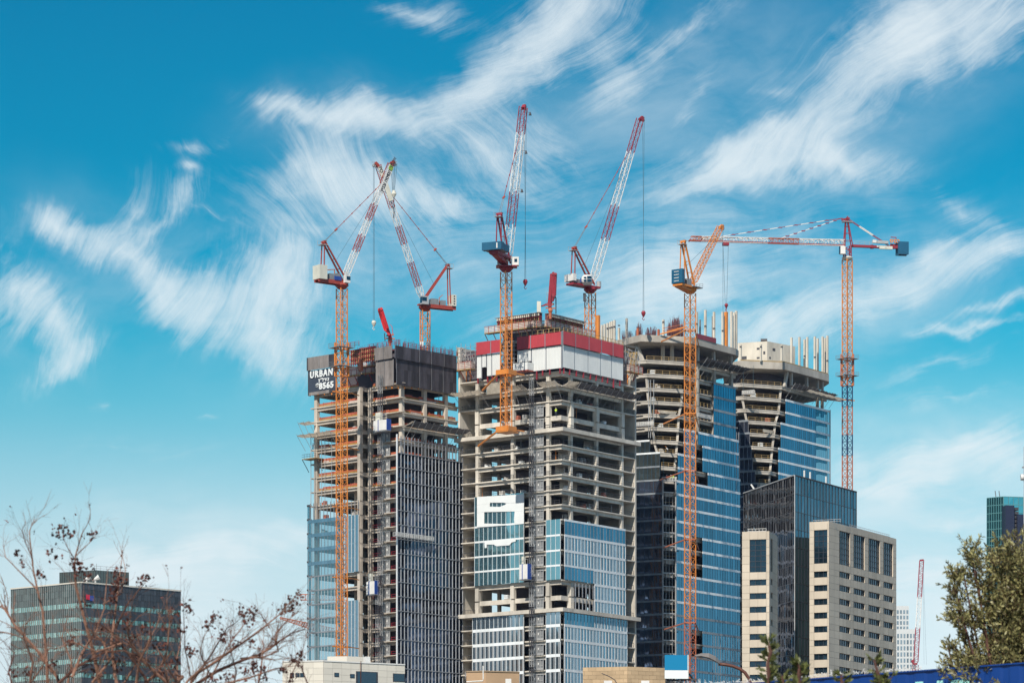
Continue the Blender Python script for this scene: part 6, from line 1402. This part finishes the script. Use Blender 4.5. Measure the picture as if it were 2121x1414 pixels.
# ------------------------------------------------------------------ concrete placing booms
def boom(label, px, py, Y, pts, m_, base_m, cw=None):
    r = thing('concrete_boom', label, 'concrete pump', at(px, py, Y), 'concrete placing booms')
    for (a, b, wa, wb) in pts:
        mb = MB(m_); A_, B_ = at(*a), at(*b); n = 5
        for k in range(n):
            f0, f1 = k / n, (k + 1) / n; w0 = wa + (wb - wa) * (f0 + f1) / 2; mb.bar(A_.lerp(B_, f0), A_.lerp(B_, f1), w0, w0 * .8)
        mb.tube([A_ + Vector((0, -.5, 0)), A_ + Vector((0, .5, 0))], wa * .6, 8); mb.build('boom_arm', r)
    p = at(px, py, Y); mb = MB(base_m); mb.tube([p - Vector((0, 0, 2.5)), p - Vector((0, 0, 1)), p + Vector((0, 0, -.4)), p + Vector((0, 0, .4))], [.35, .35, .6, .35], 8); mb.bar(p + Vector((-1.2, 0, .3)), p + Vector((1.2, 0, .2)), .3); mb.bar(p + Vector((-.9, -.3, .9)), p + Vector((.9, .2, 1.3)), .35); mb.build('turntable', r)
    return r, p
Yp = 912
r, p = boom('bright red folded concrete boom on the left tower', 808, 703, Yp, [((808, 698, Yp), (788, 640, Yp - 1), .8, .7), ((786, 642, Yp - 2), (799, 684, Yp - 2), .75, .7), ((790, 640, Yp - 3), (803, 680, Yp - 3), .6, .55), ((799, 684, Yp - 2), (807, 694, Yp - 2), .5, .6)], PUMPR, ORR)
mb = MB(DRK); mb.tube([at(796.5, 690, Yp), at(797.5, 706, Yp)], .14, 6); mb.build('delivery_hose', r)
mb = MB(PUMPR); mb.bar(at(812, 676, Yp), at(814, 694, Yp), .1); mb.bar(at(808, 672, Yp), at(812, 676, Yp), .1); mb.build('pipe', r)
Yp = 908
r, p = boom('dark red folded concrete boom with pale ballast on the middle tower', 1140, 640, Yp, [((1139, 632, Yp), (1143, 567, Yp), .95, .7), ((1146, 567, Yp - 1), (1147, 612, Yp - 1), .7, .9), ((1151, 568, Yp - 1.5), (1150, 612, Yp - 1.5), .55, .4), ((1147, 612, Yp - 1), (1145, 624, Yp - 1), .8, .35)], MRED, ORR)
mb = MB(IVO); c = at(1119.5, 635, Yp); mb.para(c - Vector((.9, .8, 1.5)), (1.0, 0, 0), (0, 1.6, 0), (0, 0, 2.7)); mb.build('counterweight', r)
mb = MB(MRED); mb.bar(at(1121, 634, Yp), at(1137, 630, Yp), .3); mb.bar(at(1121, 634, Yp), at(1137, 626, Yp), .16); mb.build('counter_arm', r)
mb = MB(DRK); mb.tube([at(1150, 614, Yp), at(1151.5, 618, Yp), at(1151.5, 650, Yp)], .16, 6); mb.build('delivery_hose', r)
mb = MB(GALV); mb.bar(at(1133, 606, Yp), at(1132.5, 624, Yp), .08); mb.bar(at(1133, 606, Yp), at(1140, 606, Yp), .1); mb.build('ladder', r)
# ------------------------------------------------------------------ construction hoists
HSEQ = [(k / 60, (GRY, DRK, GALV)[k % 3]) for k in range(1, 61)]
def hoist(label, w, px, ytop, off, root_z, gates, gx, zs, cars, z0=0):
    t = w.t(px, off); zt = w.z(ytop, t); r = thing('construction_hoist', label, 'hoist', w.p(t, z0, off), 'construction hoists')
    mb = MB(GRY); lattice(mb, w.p(t, z0, off), w.p(t, zt, off), w.d, .8, .8, .8, .8, int((zt - z0) / 1.5), .11, .07, HSEQ); mb.build('mast', r)
    for z in zs:
        for a, b in gates:
            ta, tb = sorted((w.t(a), w.t(b))); mb = MB(GALV); mb.use(GALV)
            for q in (ta, tb, (ta + tb) / 2): w.box(mb, q - .07, q + .07, .05, .2, z, z + 2.55)
            w.box(mb, ta - .25, tb + .25, .05, .25, z + 2.5, z + 2.75); w.box(mb, ta, tb, .08, .14, z + .02, z + .5); w.box(mb, ta, tb, .08, .12, z + 1.0, z + 1.15)
            mb.use(GRY); w.box(mb, ta + .08, tb - .08, -.02, .04, z, z + 2.5); mb.use(WHT); w.box(mb, tb - .55, tb - .25, .2, .23, z + 1.3, z + 1.85); mb.build('landing_gate', r)
        mb = MB(GALV); w.box(mb, t - .06, t + .06, .1, off, z + .1, z + .2); w.box(mb, t + .5, t + .6, .1, off, z + .1, z + .2); mb.build('mast_tie', r)
    for (a, b, ya, yb, o, mm) in cars:
        ta, tb = sorted((w.t(a, o), w.t(b, o))); za, zb = w.z(yb, ta), w.z(ya, ta); mb = MB(WHT); w.box(mb, ta + .08, tb - .08, o - .7, o + .7, za + .1, zb - .1)
        mb.use(BLU); q0 = ta + (tb - ta) * .62; w.box(mb, q0, q0 + .22, o - .72, o + .76, za, zb); w.box(mb, ta, ta + .2, o - .72, o + .76, za, zb); mb.use(GRY); w.box(mb, ta, tb, o - .75, o + .75, za - .2, za)
        mb.use(mm); w.box(mb, (ta + tb) / 2 + .2, tb - .5, o - .4, o + .4, zb, zb + 1.9); mb.use(GALV)
        for q in (ta + .1, (ta + tb) / 2, tb - .1): w.box(mb, q - .03, q + .03, o + .7, o + .76, zb, zb + 1.1)
        w.box(mb, ta, tb, o + .7, o + .76, zb + 1.05, zb + 1.12); mb.build('hoist_car', r)
    return r
hoist('dark lattice hoist mast with its white car near the top, on the left tower', W1, 787.5, 779, 2.0, 0, [(791.5, 797.5), (800.5, 808)], 0, Z1[4:], [(777, 806, 870, 893, 2.9, IVO)])
hoist('short second hoist car beside the mast low down on the left tower', W1, 783, 1190, 2.6, 0, [], 0, [], [(762, 781, 1204, 1232, 3.3, IVO)])
hoist('dark lattice hoist mast up the middle tower between its glass panels', WL, 1101, 783, 2.1, 0, [(1106, 1111.5), (1113.5, 1126)], 0, Z2[3:], [(1079, 1097.5, 1169, 1201, 2.9, IVO)])
# ------------------------------------------------------------------ people, materials on the floors, foreground plants
def person(label, pos, face, top, leg, hat, h=1.75, arms=(.25, .5), lean=0.0, group=None):
    """one continuous skinned body; clothing and helmet are children"""
    r = thing('person', label, 'person', pos, group); P = Vector(pos); k = h / 1.75
    f = Vector((math.cos(R(face)), math.sin(R(face)), 0)); s = Vector((-f.y, f.x, 0)); up = Vector((0, 0, 1))
    J = lambda a, b, c: (f * (a + lean * max(0, c - .9)) + s * b + up * c) * k
    V = [J(0, 0, .95), J(0, 0, 1.15), J(0, 0, 1.38), J(0, 0, 1.50), J(.02, 0, 1.60), J(.02, 0, 1.72),
         J(0, .11, .90), J(.04, .12, .50), J(-.02, .12, .08), J(.14, .13, .04), J(0, -.11, .90), J(.10, -.13, .50), J(.02, -.13, .08), J(.18, -.14, .04),
         J(0, .20, 1.42), J(arms[0] * .3, .27, 1.14), J(arms[0], .22, .98 + arms[1] * .3), J(arms[0] + .08, .2, .98 + arms[1] * .3),
         J(0, -.20, 1.42), J(arms[0] * .3, -.27, 1.14), J(arms[0], -.22, .98 + arms[1] * .3), J(arms[0] + .08, -.2, .98 + arms[1] * .3)]
    E = [(0, 1), (1, 2), (2, 3), (3, 4), (4, 5), (0, 6), (6, 7), (7, 8), (8, 9), (0, 10), (10, 11), (11, 12), (12, 13), (2, 14), (14, 15), (15, 16), (16, 17), (2, 18), (18, 19), (19, 20), (20, 21)]
    Rd = [.15, .14, .16, .06, .085, .08, .10, .07, .045, .035, .10, .07, .045, .035, .065, .05, .035, .03, .065, .05, .035, .03]
    me = bpy.data.meshes.new('body'); me.from_pydata([tuple(v) for v in V], E, []); o = bpy.data.objects.new('tmp', me); scene.collection.objects.link(o)
    md = o.modifiers.new('skin', 'SKIN'); 
    if not me.skin_vertices: pass
    for i, v in enumerate(me.skin_vertices[0].data): v.radius = (Rd[i] * k, Rd[i] * k)
    me.skin_vertices[0].data[0].use_root = True
    ss = o.modifiers.new('sub', 'SUBSURF'); ss.levels = 1; ss.render_levels = 1; bpy.context.view_layer.update()
    nm = bpy.data.meshes.new_from_object(o.evaluated_get(bpy.context.evaluated_depsgraph_get())); scene.collection.objects.unlink(o); bpy.data.objects.remove(o)
    nm.materials.clear()
    for m_ in (SKIN, top, leg): nm.materials.append(m_)
    for p in nm.polygons: z = p.center.z / k; p.material_index = 2 if z < .93 else (1 if z < 1.47 else 0)
    b = bpy.data.objects.new('body', nm); scene.collection.objects.link(b); b.parent = r; OFFS[b.name] = P
    m = MB(hat); c = P + J(.02, 0, 1.70); m.tube([c, c + up * .04, c + up * .10, c + up * .13], [.15, .13, .11, .04], 10); m.build('helmet', r, smooth=True)
    return r
WRm = wallR(A, .0)
person('worker in a yellow vest standing near the corner of the middle tower', A.p(.5, .3, Z2[3] + .01) - A.u * 0 + A.u * 1.6 - A.v * .0, -100, HIVIS, TROU, WHT, 1.8)
z, y, ta, tb, Pa, Pb = in3[7]; e = (Pb - Pa).normalized()
person('worker in white bending over the floor edge of the sliced corner', Pa + e * 3.4 + Vector((0, .5, z + .01)), 180, WHC, TROU, ORA, 1.75, lean=.7)
wy = K3.WL.p(0).y - 1.6; zc3 = zat(998, wy + 0) + .13
person('worker in red on the cradle before the narrow opening, leftmost of three', (X(1381, wy), wy, zc3), 90, REDC, TROU, WHT); person('worker in a yellow vest on the cradle before the narrow opening, middle of three', (X(1389.5, wy), wy, zc3), 60, HIVIS, TROU, WHT); person('worker on the cradle before the narrow opening, rightmost of three, orange helmet', (X(1395, wy), wy, zc3), 120, HIVIS, TROU, ORA)
person('worker in dark clothes and orange helmet standing beside the upper hoist car', W1.p(W1.t(795, 2.4), W1.z(870, 2) + .02, 2.4), -60, TROU, TROU, ORA, 1.85)
person('worker in red at the far left floor edge of the left tower', W1f.p(W1f.t(648, -.2), Z1[4] + .01 if False else Z1[4] + .01, -.3), 200, REDC, TROU, ORA)
ORD = ('first', 'second', 'third', 'fourth', 'fifth', 'sixth', 'seventh', 'eighth', 'ninth', 'tenth', 'eleventh', 'twelfth', 'thirteenth', 'fourteenth', 'fifteenth')
PALB = mat('pallet_block', (.5, .48, .45), .9, isl=.15); PALR = mat('red_brick_pack', (.36, .11, .07), .9, isl=.2); PALW = mat('wrapped_pack', (.68, .70, .70), .5, isl=.1)
def pallet(name, label, w, t, off, z, m_, nx=3, nz=3, ty='stack'):
    r = thing(name, label, 'pallet' if ty == 'stack' else 'frame', w.p(t, z, off), 'building materials on the floors')
    m = MB(TIMB)
    for q in (-.5, 0, .42): w.box(m, t + q, t + q + .1, off - .5, off + .5, z + .004, z + .12)
    m.build('pallet_base', r)
    if ty == 'stack':
        m = MB(m_)
        for i in range(nx):
            for k in range(nz):
                if k == nz - 1 and rnd.random() < .35: continue
                w.box(m, t - .6 + i * 1.2 / nx, t - .6 + (i + 1) * 1.2 / nx - .02, off - .5, off + .5, z + .13 + k * .36, z + .13 + (k + 1) * .36 - .015)
        m.build('stack', r)
    else:
        m = MB(GALV)
        for a_ in (-.9, .9):
            for b_ in (-.4, .4): w.box(m, t + a_ - .04, t + a_ + .04, off + b_ - .04, off + b_ + .04, z + .12, z + 1.5)
        for h in (.6, 1.05, 1.46): w.box(m, t - .9, t + .9, off - .42, off - .36, z + h, z + h + .05); w.box(m, t - .9, t + .9, off + .36, off + .42, z + h, z + h + .05)
        m.build('stillage_frame', r)
used = set(); side = {0: 'left', 1: 'right'}
for (sd, k, px, kind) in ((0, 3, 1072, 1), (0, 3, 1088, 0), (0, 5, 1030, 0), (0, 6, 1010, 2), (0, 6, 1080, 2), (0, 7, 1048, 0), (0, 8, 1084, 2), (0, 8, 1040, 0), (0, 9, 1020, 2), (0, 14, 1002, 2), (0, 15, 1050, 2), (0, 5, 1070, 2),
    (1, 2, 1200, 2), (1, 2, 1222, 1), (1, 3, 1250, 2), (1, 5, 1215, 2), (1, 6, 1205, 3), (1, 7, 1200, 2), (1, 7, 1160 + 12, 0), (1, 8, 1250, 1), (1, 8, 1172, 2), (1, 9, 1208, 1), (1, 9, 1222, 3), (1, 6, 1170, 3), (1, 10, 1172, 3)):
    w_ = (WL, WR)[sd]; t = w_.t(px, -1.6); nm, adj, m_ = (('block_pallet', 'grey blocks', PALB), ('brick_pallet', 'red bricks', PALR), ('wrapped_pallet', 'white wrapped goods', PALW), ('steel_stillage', '', GALV))[kind]
    lab = (('grey block pallet', 'red brick pallet', 'white wrapped pallet', 'steel stillage')[kind]) + ' on the %s floor below the screens, middle tower, %s side' % (ORD[k - 1], side[sd])
    while lab in used: lab = 'second ' + lab
    used.add(lab); pallet(nm, lab, w_, t, -1.6, Z2[k], m_, rnd.choice((3, 4)), rnd.choice((2, 3)), 'stack' if kind < 3 else 'frame')
for (k, px, kind) in ((5, 672, 1), (4, 678, 0), (8, 672, 1), (6, 690, 2), (7, 735, 1), (3, 735, 2), (2, 735, 1), (9, 735, 0), (10, 672, 2), (9, 675, 1)):
    if k >= len(Z1): continue
    nm, adj, m_ = (('block_pallet', 'grey blocks', PALB), ('brick_pallet', 'red bricks', PALR), ('wrapped_pallet', 'white wrapped goods', PALW))[kind]
    pallet(nm, 'pallet of %s on the %s floor below the sign of the left tower' % (adj, ORD[k]), W1f, W1f.t(px, -1.6), -1.6, Z1[k], m_, 4, 3)
for (k, px, kind, ti) in ((1, 1352, 2, 3), (2, 1362, 0, 3), (3, 1352, 2, 3), (4, 1362, 1, 3), (5, 1368, 2, 3), (7, 1370, 0, 3), (1, 1560, 2, 4), (3, 1590, 1, 4), (5, 1575, 2, 4)):
    z, y, ta, tb, Pa, Pb = (in3 if ti == 3 else in4)[k]; e = (Pb - Pa).normalized(); w_ = Wall(Pa, e, Vector((e.y, -e.x, 0)))
    nm, adj, m_ = (('block_pallet', 'grey blocks', PALB), ('brick_pallet', 'red bricks', PALR), ('wrapped_pallet', 'white wrapped goods', PALW))[kind]
    pallet(nm, 'pallet of %s behind the %s railing down, %s sliced-corner tower' % (adj, ORD[k], 'nearer' if ti == 3 else 'farther'), w_, w_.t(px, -1.3), -1.3, z, m_, 3, 3)
# partition walls inside the middle tower, loose props under its slabs
for (k, b0, b1) in ((6, A.b(1192), A.b(1230)), (7, A.b(1186), A.b(1205)), (8, A.b(1195), A.b(1230)), (9, A.b(1200), A.b(1228)), (5, A.b(1244), A.b(1262))):
    m = MB(CON); A.box(m, 5.2, 5.4, b0, b1, Z2[k] + .002, Z2[k - 1] - .31); m.build('partition_wall', T2)
for k in range(1, 11):
    for w_ in (WL, WR):
        m = MB(rnd.choice((GALV, ORA, GALV))); 
        t = rnd.uniform(3, 27); w_.box(m, t - .05, t + .05, -2.05, -1.95, Z2[k] + .001, Z2[k - 1] - .31); m.build('prop', T2)
for k in range(1, 9):
    t = rnd.uniform(2, bE1 - 6); m = MB(rnd.choice((GALV, DRK))); W1R.box(m, t, t + .1, -1.4, -1.3, Z1[k] + .001, Z1[k - 1] - .29); m.build('prop', T1)
# ---- plants near the camera
def branch(m, px_pts, Y, r0, r1, dy=0.0):
    n = len(px_pts); pts = []
    for i, (a, b) in enumerate(px_pts): pts.append(at(a + rnd.uniform(-2, 2), b + rnd.uniform(-2, 2), Y + dy * i / max(1, n - 1)))
    m.tube(pts, [r0 + (r1 - r0) * i / (n - 1) for i in range(n)], 6, cap=True); return pts
def leaf(m, c, d, l, w):
    d = d.normalized(); s = d.orthogonal().normalized(); s = (Matrix.Rotation(rnd.uniform(0, 6.28), 3, d) @ s); m.face([c, c + d * l * .45 + s * w, c + d * l, c + d * l * .45 - s * w])
def rv(): return Vector((rnd.gauss(0, 1), rnd.gauss(0, 1), rnd.gauss(0, 1))).normalized()
Yt = 25.0; BT = thing('bare_tree', 'nearly bare tree with thin tan branches and withered dark leaf tufts', 'tree', (X(350, Yt), Yt, 0))
m = MB(BARK); base = Vector((X(350, Yt), Yt, 0)); hub = [at(300, 1560, Yt), at(420, 1570, Yt), at(180, 1600, Yt)]
m.tube([base, base + Vector((.05, 0, 1.3)), at(340, 1900, Yt)], [.11, .09, .075], 9)
for h in hub: m.tube([at(340, 1900, Yt), at(340, 1900, Yt).lerp(h, .5) + Vector((.03, .02, 0)), h], [.06, .045, .032], 8)
m.build('trunk', BT, smooth=True)
main = [([(115, 1480), (100, 1414), (95, 1330), (88, 1270), (76, 1220), (68, 1180), (65, 1140), (62, 1100), (72, 1074)], 7, 1.2), ([(76, 1220), (45, 1185), (12, 1155), (8, 1126)], 3, .9), ([(66, 1150), (50, 1120), (45, 1095), (52, 1080)], 2, .8),
    ([(150, 1480), (118, 1400), (75, 1345), (35, 1300), (14, 1268), (2, 1252), (-12, 1262)], 8, 3), ([(215, 1480), (205, 1400), (190, 1330), (172, 1270), (160, 1215), (155, 1185), (156, 1150), (168, 1108), (186, 1075)], 9, 1.1), ([(158, 1150), (185, 1125), (203, 1103)], 2.2, .8), ([(156, 1160), (140, 1130), (128, 1112)], 2.2, .8),
    ([(265, 1500), (240, 1400), (232, 1330), (240, 1260), (248, 1200), (254, 1140)], 8, 1.2), ([(240, 1300), (265, 1250), (300, 1205)], 4, 1.2), ([(330, 1500), (300, 1400), (265, 1350), (235, 1310), (205, 1290)], 7, 2), ([(380, 1490), (350, 1414), (300, 1370), (270, 1330), (262, 1295)], 8, 2),
    ([(385, 1500), (410, 1414), (450, 1388), (500, 1368), (540, 1352), (575, 1328), (602, 1312), (628, 1302)], 9, 1.4), ([(380, 1480), (400, 1400), (450, 1365), (500, 1330), (550, 1296), (588, 1262), (606, 1240)], 7, 1.2), ([(540, 1352), (570, 1335), (572, 1310), (590, 1290), (618, 1262)], 5, 1), ([(500, 1364), (545, 1360), (575, 1348), (572, 1325)], 4, 2),
    ([(400, 1410), (440, 1350), (470, 1300), (492, 1285)], 4, 1), ([(440, 1400), (470, 1340), (500, 1300), (520, 1275)], 3.2, .9), ([(560, 1300), (540, 1270), (525, 1262)], 2.2, .8), ([(395, 1400), (385, 1340), (380, 1270), (382, 1240)], 3, .8), ([(150, 1400), (170, 1350), (200, 1310), (215, 1260), (225, 1180)], 6, 1.2),
    ([(60, 1420), (70, 1370), (50, 1320), (56, 1290)], 5, 1.4), ([(190, 1414), (225, 1370), (215, 1330), (185, 1300)], 6, 2), ([(300, 1414), (330, 1390), (345, 1350), (350, 1290), (345, 1240)], 6, 1.2), ([(450, 1420), (520, 1400), (570, 1385), (620, 1375)], 5, 1.2), ([(530, 1440), (540, 1380), (545, 1330)], 5, 2), ([(250, 1330), (200, 1350), (150, 1330), (110, 1345)], 5, 1.5), ([(120, 1414), (160, 1380), (215, 1350), (260, 1345), (310, 1375)], 6, 3),
    ([(30, 1440), (20, 1390), (28, 1350), (10, 1330)], 4, 1.2), ([(215, 1250), (250, 1230), (262, 1180), (250, 1130)], 3, .8), ([(640, 1420), (625, 1380), (600, 1360)], 3, 1), ([(380, 1400), (330, 1440), (260, 1480)], 8, 8), ([(420, 1440), (430, 1390), (415, 1350), (425, 1310)], 4, 1), ([(480, 1440), (490, 1390), (475, 1340), (480, 1300)], 4, 1), ([(350, 1470), (390, 1410), (430, 1370), (470, 1350), (520, 1310)], 6, 1.2), ([(280, 1440), (290, 1370), (315, 1320), (310, 1270)], 6, 1.2), ([(100, 1480), (140, 1420), (150, 1370), (130, 1320), (140, 1280)], 6, 1.2), ([(40, 1480), (60, 1420), (90, 1380), (100, 1340)], 5, 1.2), ([(590, 1440), (600, 1400), (625, 1350), (640, 1300)], 3, .9), ([(330, 1480), (370, 1420), (365, 1360), (380, 1300)], 5, 1), ([(200, 1470), (260, 1410), (300, 1340), (330, 1290)], 6, 1.2)]
tips = []
for pts, r0, r1 in main:
    m = MB(BARK if rnd.random() < .62 else BARKD); k_ = Yt / F * .54; dy = rnd.uniform(-.5, .5)
    P3 = branch(m, pts, Yt + rnd.uniform(-.3, .3), r0 * k_, r1 * k_, dy)
    for i in range(1, len(P3)):
        nt = 8 if pts[i][1] > 1280 else 4
        for _ in range(nt):
            if rnd.random() < .15: continue
            p = P3[i - 1].lerp(P3[i], rnd.random()); d = (P3[i] - P3[i - 1]).normalized(); dd = (d + rv() * .8 + Vector((0, 0, .25))).normalized(); L_ = rnd.uniform(.08, .30)
            q = [p]; rr = max(.0011, r1 * k_ * .8)
            for s_ in range(4): q.append(q[-1] + dd * L_ / 4); dd = (dd + rv() * .28).normalized()
            m.tube(q, [rr, rr * .8, rr * .6, rr * .5, rr * .35], 4)
            for _ in range(2):
                a = q[rnd.choice((2, 3))]; m.tube([a, a + (dd + rv() * .7).normalized() * L_ * .4], [rr * .5, rr * .3], 4)
            tips.append(q[-1])
    m.build('limb', BT)
m = MB(LEAFD)
cl = [(120, 1100, 16, 9), (138, 1092, 10, 5), (146, 1106, 12, 5), (125, 1112, 12, 6), (188, 1110, 10, 5), (196, 1104, 6, 3), (38, 1148, 10, 6), (46, 1168, 8, 4), (104, 1146, 10, 5), (118, 1156, 8, 4), (80, 1184, 8, 5), (90, 1192, 8, 5), (155, 1165, 14, 10), (162, 1175, 12, 8), (178, 1186, 18, 16), (242, 1192, 14, 10), (238, 1212, 16, 12), (250, 1205, 10, 7), (298, 1200, 14, 6), (305, 1192, 10, 5), (290, 1206, 10, 5),
    (500, 1270, 16, 10), (520, 1264, 14, 8), (508, 1285, 14, 7), (438, 1288, 10, 7), (446, 1276, 9, 6), (428, 1300, 9, 5), (590, 1258, 14, 8), (608, 1244, 16, 10), (618, 1230, 10, 6), (600, 1262, 12, 7), (385, 1254, 12, 8), (398, 1266, 8, 5), (375, 1300, 12, 6), (392, 1342, 10, 9), (395, 1355, 8, 6), (462, 1318, 12, 9), (492, 1332, 9, 7), (522, 1328, 8, 6), (515, 1390, 18, 12), (528, 1375, 12, 8), (540, 1388, 12, 7), (610, 1368, 12, 7), (620, 1354, 8, 5), (585, 1385, 8, 5), (600, 1405, 10, 5),
    (60, 1395, 14, 10), (30, 1390, 10, 7), (175, 1250, 12, 8), (235, 1240, 10, 8), (262, 1292, 14, 10), (205, 1302, 12, 9), (275, 1318, 14, 10), (150, 1330, 16, 10), (330, 1335, 14, 10), (345, 1300, 14, 9), (300, 1300, 14, 10), (360, 1370, 14, 9), (440, 1405, 12, 8), (110, 1370, 12, 8), (240, 1372, 18, 14), (330, 1395, 16, 12), (200, 1395, 16, 12), (470, 1400, 14, 10), (545, 1405, 12, 9), (360, 1270, 12, 8)]
for px, py, rad, n in cl:
    c = at(px, py, Yt)
    for _ in range(int(n * 2.4)):
        p = c + Vector((rnd.gauss(0, .5) * rad, rnd.gauss(0, .5) * rad, rnd.gauss(0, .5) * rad)) * Yt / F; l = rnd.uniform(.014, .032); d = rv()
        for _ in range(2): leaf(m, p, d, l, l * .4); d = (d + rv() * .4).normalized()
for p in rnd.sample(tips, min(len(tips), 90)):
    for _ in range(2): leaf(m, p + rv() * .01, rv(), .02, .007)
m.build('withered_leaves', BT)
# olive tree
Yo = 30.0; OT = thing('olive_tree', 'dense olive tree with narrow yellow-green leaves at the right edge', 'tree', (X(2140, Yo), Yo, 0))
m = MB(BARKD); b0 = Vector((X(2140, Yo), Yo, 0)); m.tube([b0, b0 + Vector((-.05, 0, 1.2)), b0 + Vector((0, 0, 2.4))], [.16, .12, .09], 9); m.build('trunk', OT, smooth=True)
crown = [((2122, 1172), 42, 58), ((2078, 1165), 26, 40), ((2012, 1150), 14, 22), ((2022, 1185), 16, 24), ((2034, 1215), 14, 24), ((1975, 1215), 10, 26), ((1988, 1250), 14, 22), ((1998, 1200), 7, 16), ((1985, 1285), 22, 16), ((2010, 1292), 30, 16), ((2030, 1275), 22, 22), ((1975, 1195), 6, 12), ((2070, 1240), 28, 44),
         ((2090, 1300), 44, 60), ((2120, 1250), 56, 66), ((2045, 1345), 22, 16), ((2000, 1368), 26, 18), ((1982, 1382), 16, 12), ((2010, 1395), 46, 24), ((2060, 1385), 56, 34), ((2120, 1360), 66, 66), ((2165, 1250), 60, 110), ((2040, 1440), 80, 40), ((2130, 1450), 90, 50), ((2210, 1380), 80, 120), ((2006, 1325), 12, 8), ((1965, 1345), 8, 8)]
m = MB(BARKD)
for c in crown:
    (cx, cy) = c[0]; p0 = b0 + Vector((0, 0, 2.3)); p1 = at(cx, cy, Yo); mid_ = p0.lerp(p1, .5) + Vector((rnd.uniform(-.1, .1), rnd.uniform(-.2, .2), .05)); m.tube([p0, mid_, p1, p1.lerp(p0, -.02)], [.03, .018, .006, .003], 5)
m.build('limb', OT)
m = MB(LEAFO); tw = MB(BARKD); kk = Yo / F
for c in crown:
    (cx, cy), rx, ry = c[0], c[1], c[2]; n = int(rx * ry * .088) + 7
    for _ in range(n):
        u = rv() * (rnd.random() ** .45); p = at(cx, cy, Yo) + Vector((u.x * rx * 1.15, u.y * max(rx, ry) * 1.6, u.z * ry * 1.15)) * kk
        d = (Vector((u.x * .8 - .15, u.y * .6, abs(u.z) * .6 + .55)) + rv() * .5).normalized(); L_ = rnd.uniform(.05, .11); tw.bar(p, p + d * L_, .0025)
        for k in range(9):
            q = p + d * L_ * k / 8; leaf(m, q, (d * .8 + rv() * .75), rnd.uniform(.028, .055), rnd.uniform(.005, .010))
tw.build('twigs', OT); m.build('leaves', OT)
# small shrubs poking up at the bottom edge
def shrub(label, pts, Y, n, ls, group='leafy shoots along the bottom edge'):
    b = Vector((X(pts[0][0], Y), Y, 0)); r = thing('shrub', label, 'shrub', b, group); P3 = [b] + [at(a, c, Y) for a, c in pts]; m = MB(BARKD); m.tube(P3, [.012] * (len(P3) - 1) + [.004], 6)
    lm = MB(LEAFG); kx = Y / F
    for i in range(1, len(P3) - 1):
        for _ in range(n):
            p = P3[i].lerp(P3[i + 1], rnd.random()); s_ = rnd.choice((-1, 1)); d = Vector((s_ * rnd.uniform(.3, 1), rnd.uniform(-.6, .6), rnd.uniform(.3, 1.1))).normalized(); L_ = rnd.uniform(6, 20) * kx
            m.tube([p, p + d * L_], [.003, .0015], 4)
            for k in range(5): leaf(lm, p + d * L_ * (k + 1) / 5, (d + rv() * .45), rnd.uniform(.8, 1.4) * ls, ls * .27)
    m.build('stem', r); lm.build('leaves', r)
Ys = 22.0
shrub('tall leafy shoot in front of the narrow pale stone block', [(1592, 1440), (1592, 1400), (1590, 1375), (1596, 1350), (1590, 1328)], Ys, 9, .04)
shrub('bushy shoot before the lower edge of the mirror glass building', [(1660, 1450), (1655, 1414), (1655, 1392), (1656, 1378)], Ys, 12, .042)
shrub('low shoot just right of the tall leafy shoot', [(1622, 1450), (1622, 1420), (1620, 1398)], Ys, 9, .035)
shrub('small shoot low against the blue hoarding, left of two', [(1744, 1450), (1744, 1415), (1742, 1396)], Ys, 8, .036)
shrub('slender shoot rising above the blue hoarding, right of two', [(1826, 1460), (1826, 1420), (1818, 1392), (1810, 1366)], Ys, 8, .036)
shrub('leafy shoot leaning right beside the slender shoot at the hoarding', [(1838, 1470), (1832, 1420), (1846, 1404)], Ys, 7, .034)
# ------------------------------------------------------------------ air
m = MB(); m.para((-2600, -40, -1), (5200, 0, 0), (0, 2900, 0), (0, 0, 330)); hz = m.build('haze'); hz['kind'] = 'stuff'
hm = bpy.data.materials.new('haze'); hm.use_nodes = True; t = hm.node_tree; t.nodes.remove(t.nodes['Principled BSDF'])
v = t.nodes.new('ShaderNodeVolumePrincipled'); v.inputs['Color'].default_value = (.42, .66, 1.0, 1); v.inputs['Density'].default_value = .000022; v.inputs['Anisotropy'].default_value = .2
t.links.new(v.outputs[0], t.nodes['Material Output'].inputs['Volume']); hz.data.materials.append(hm)
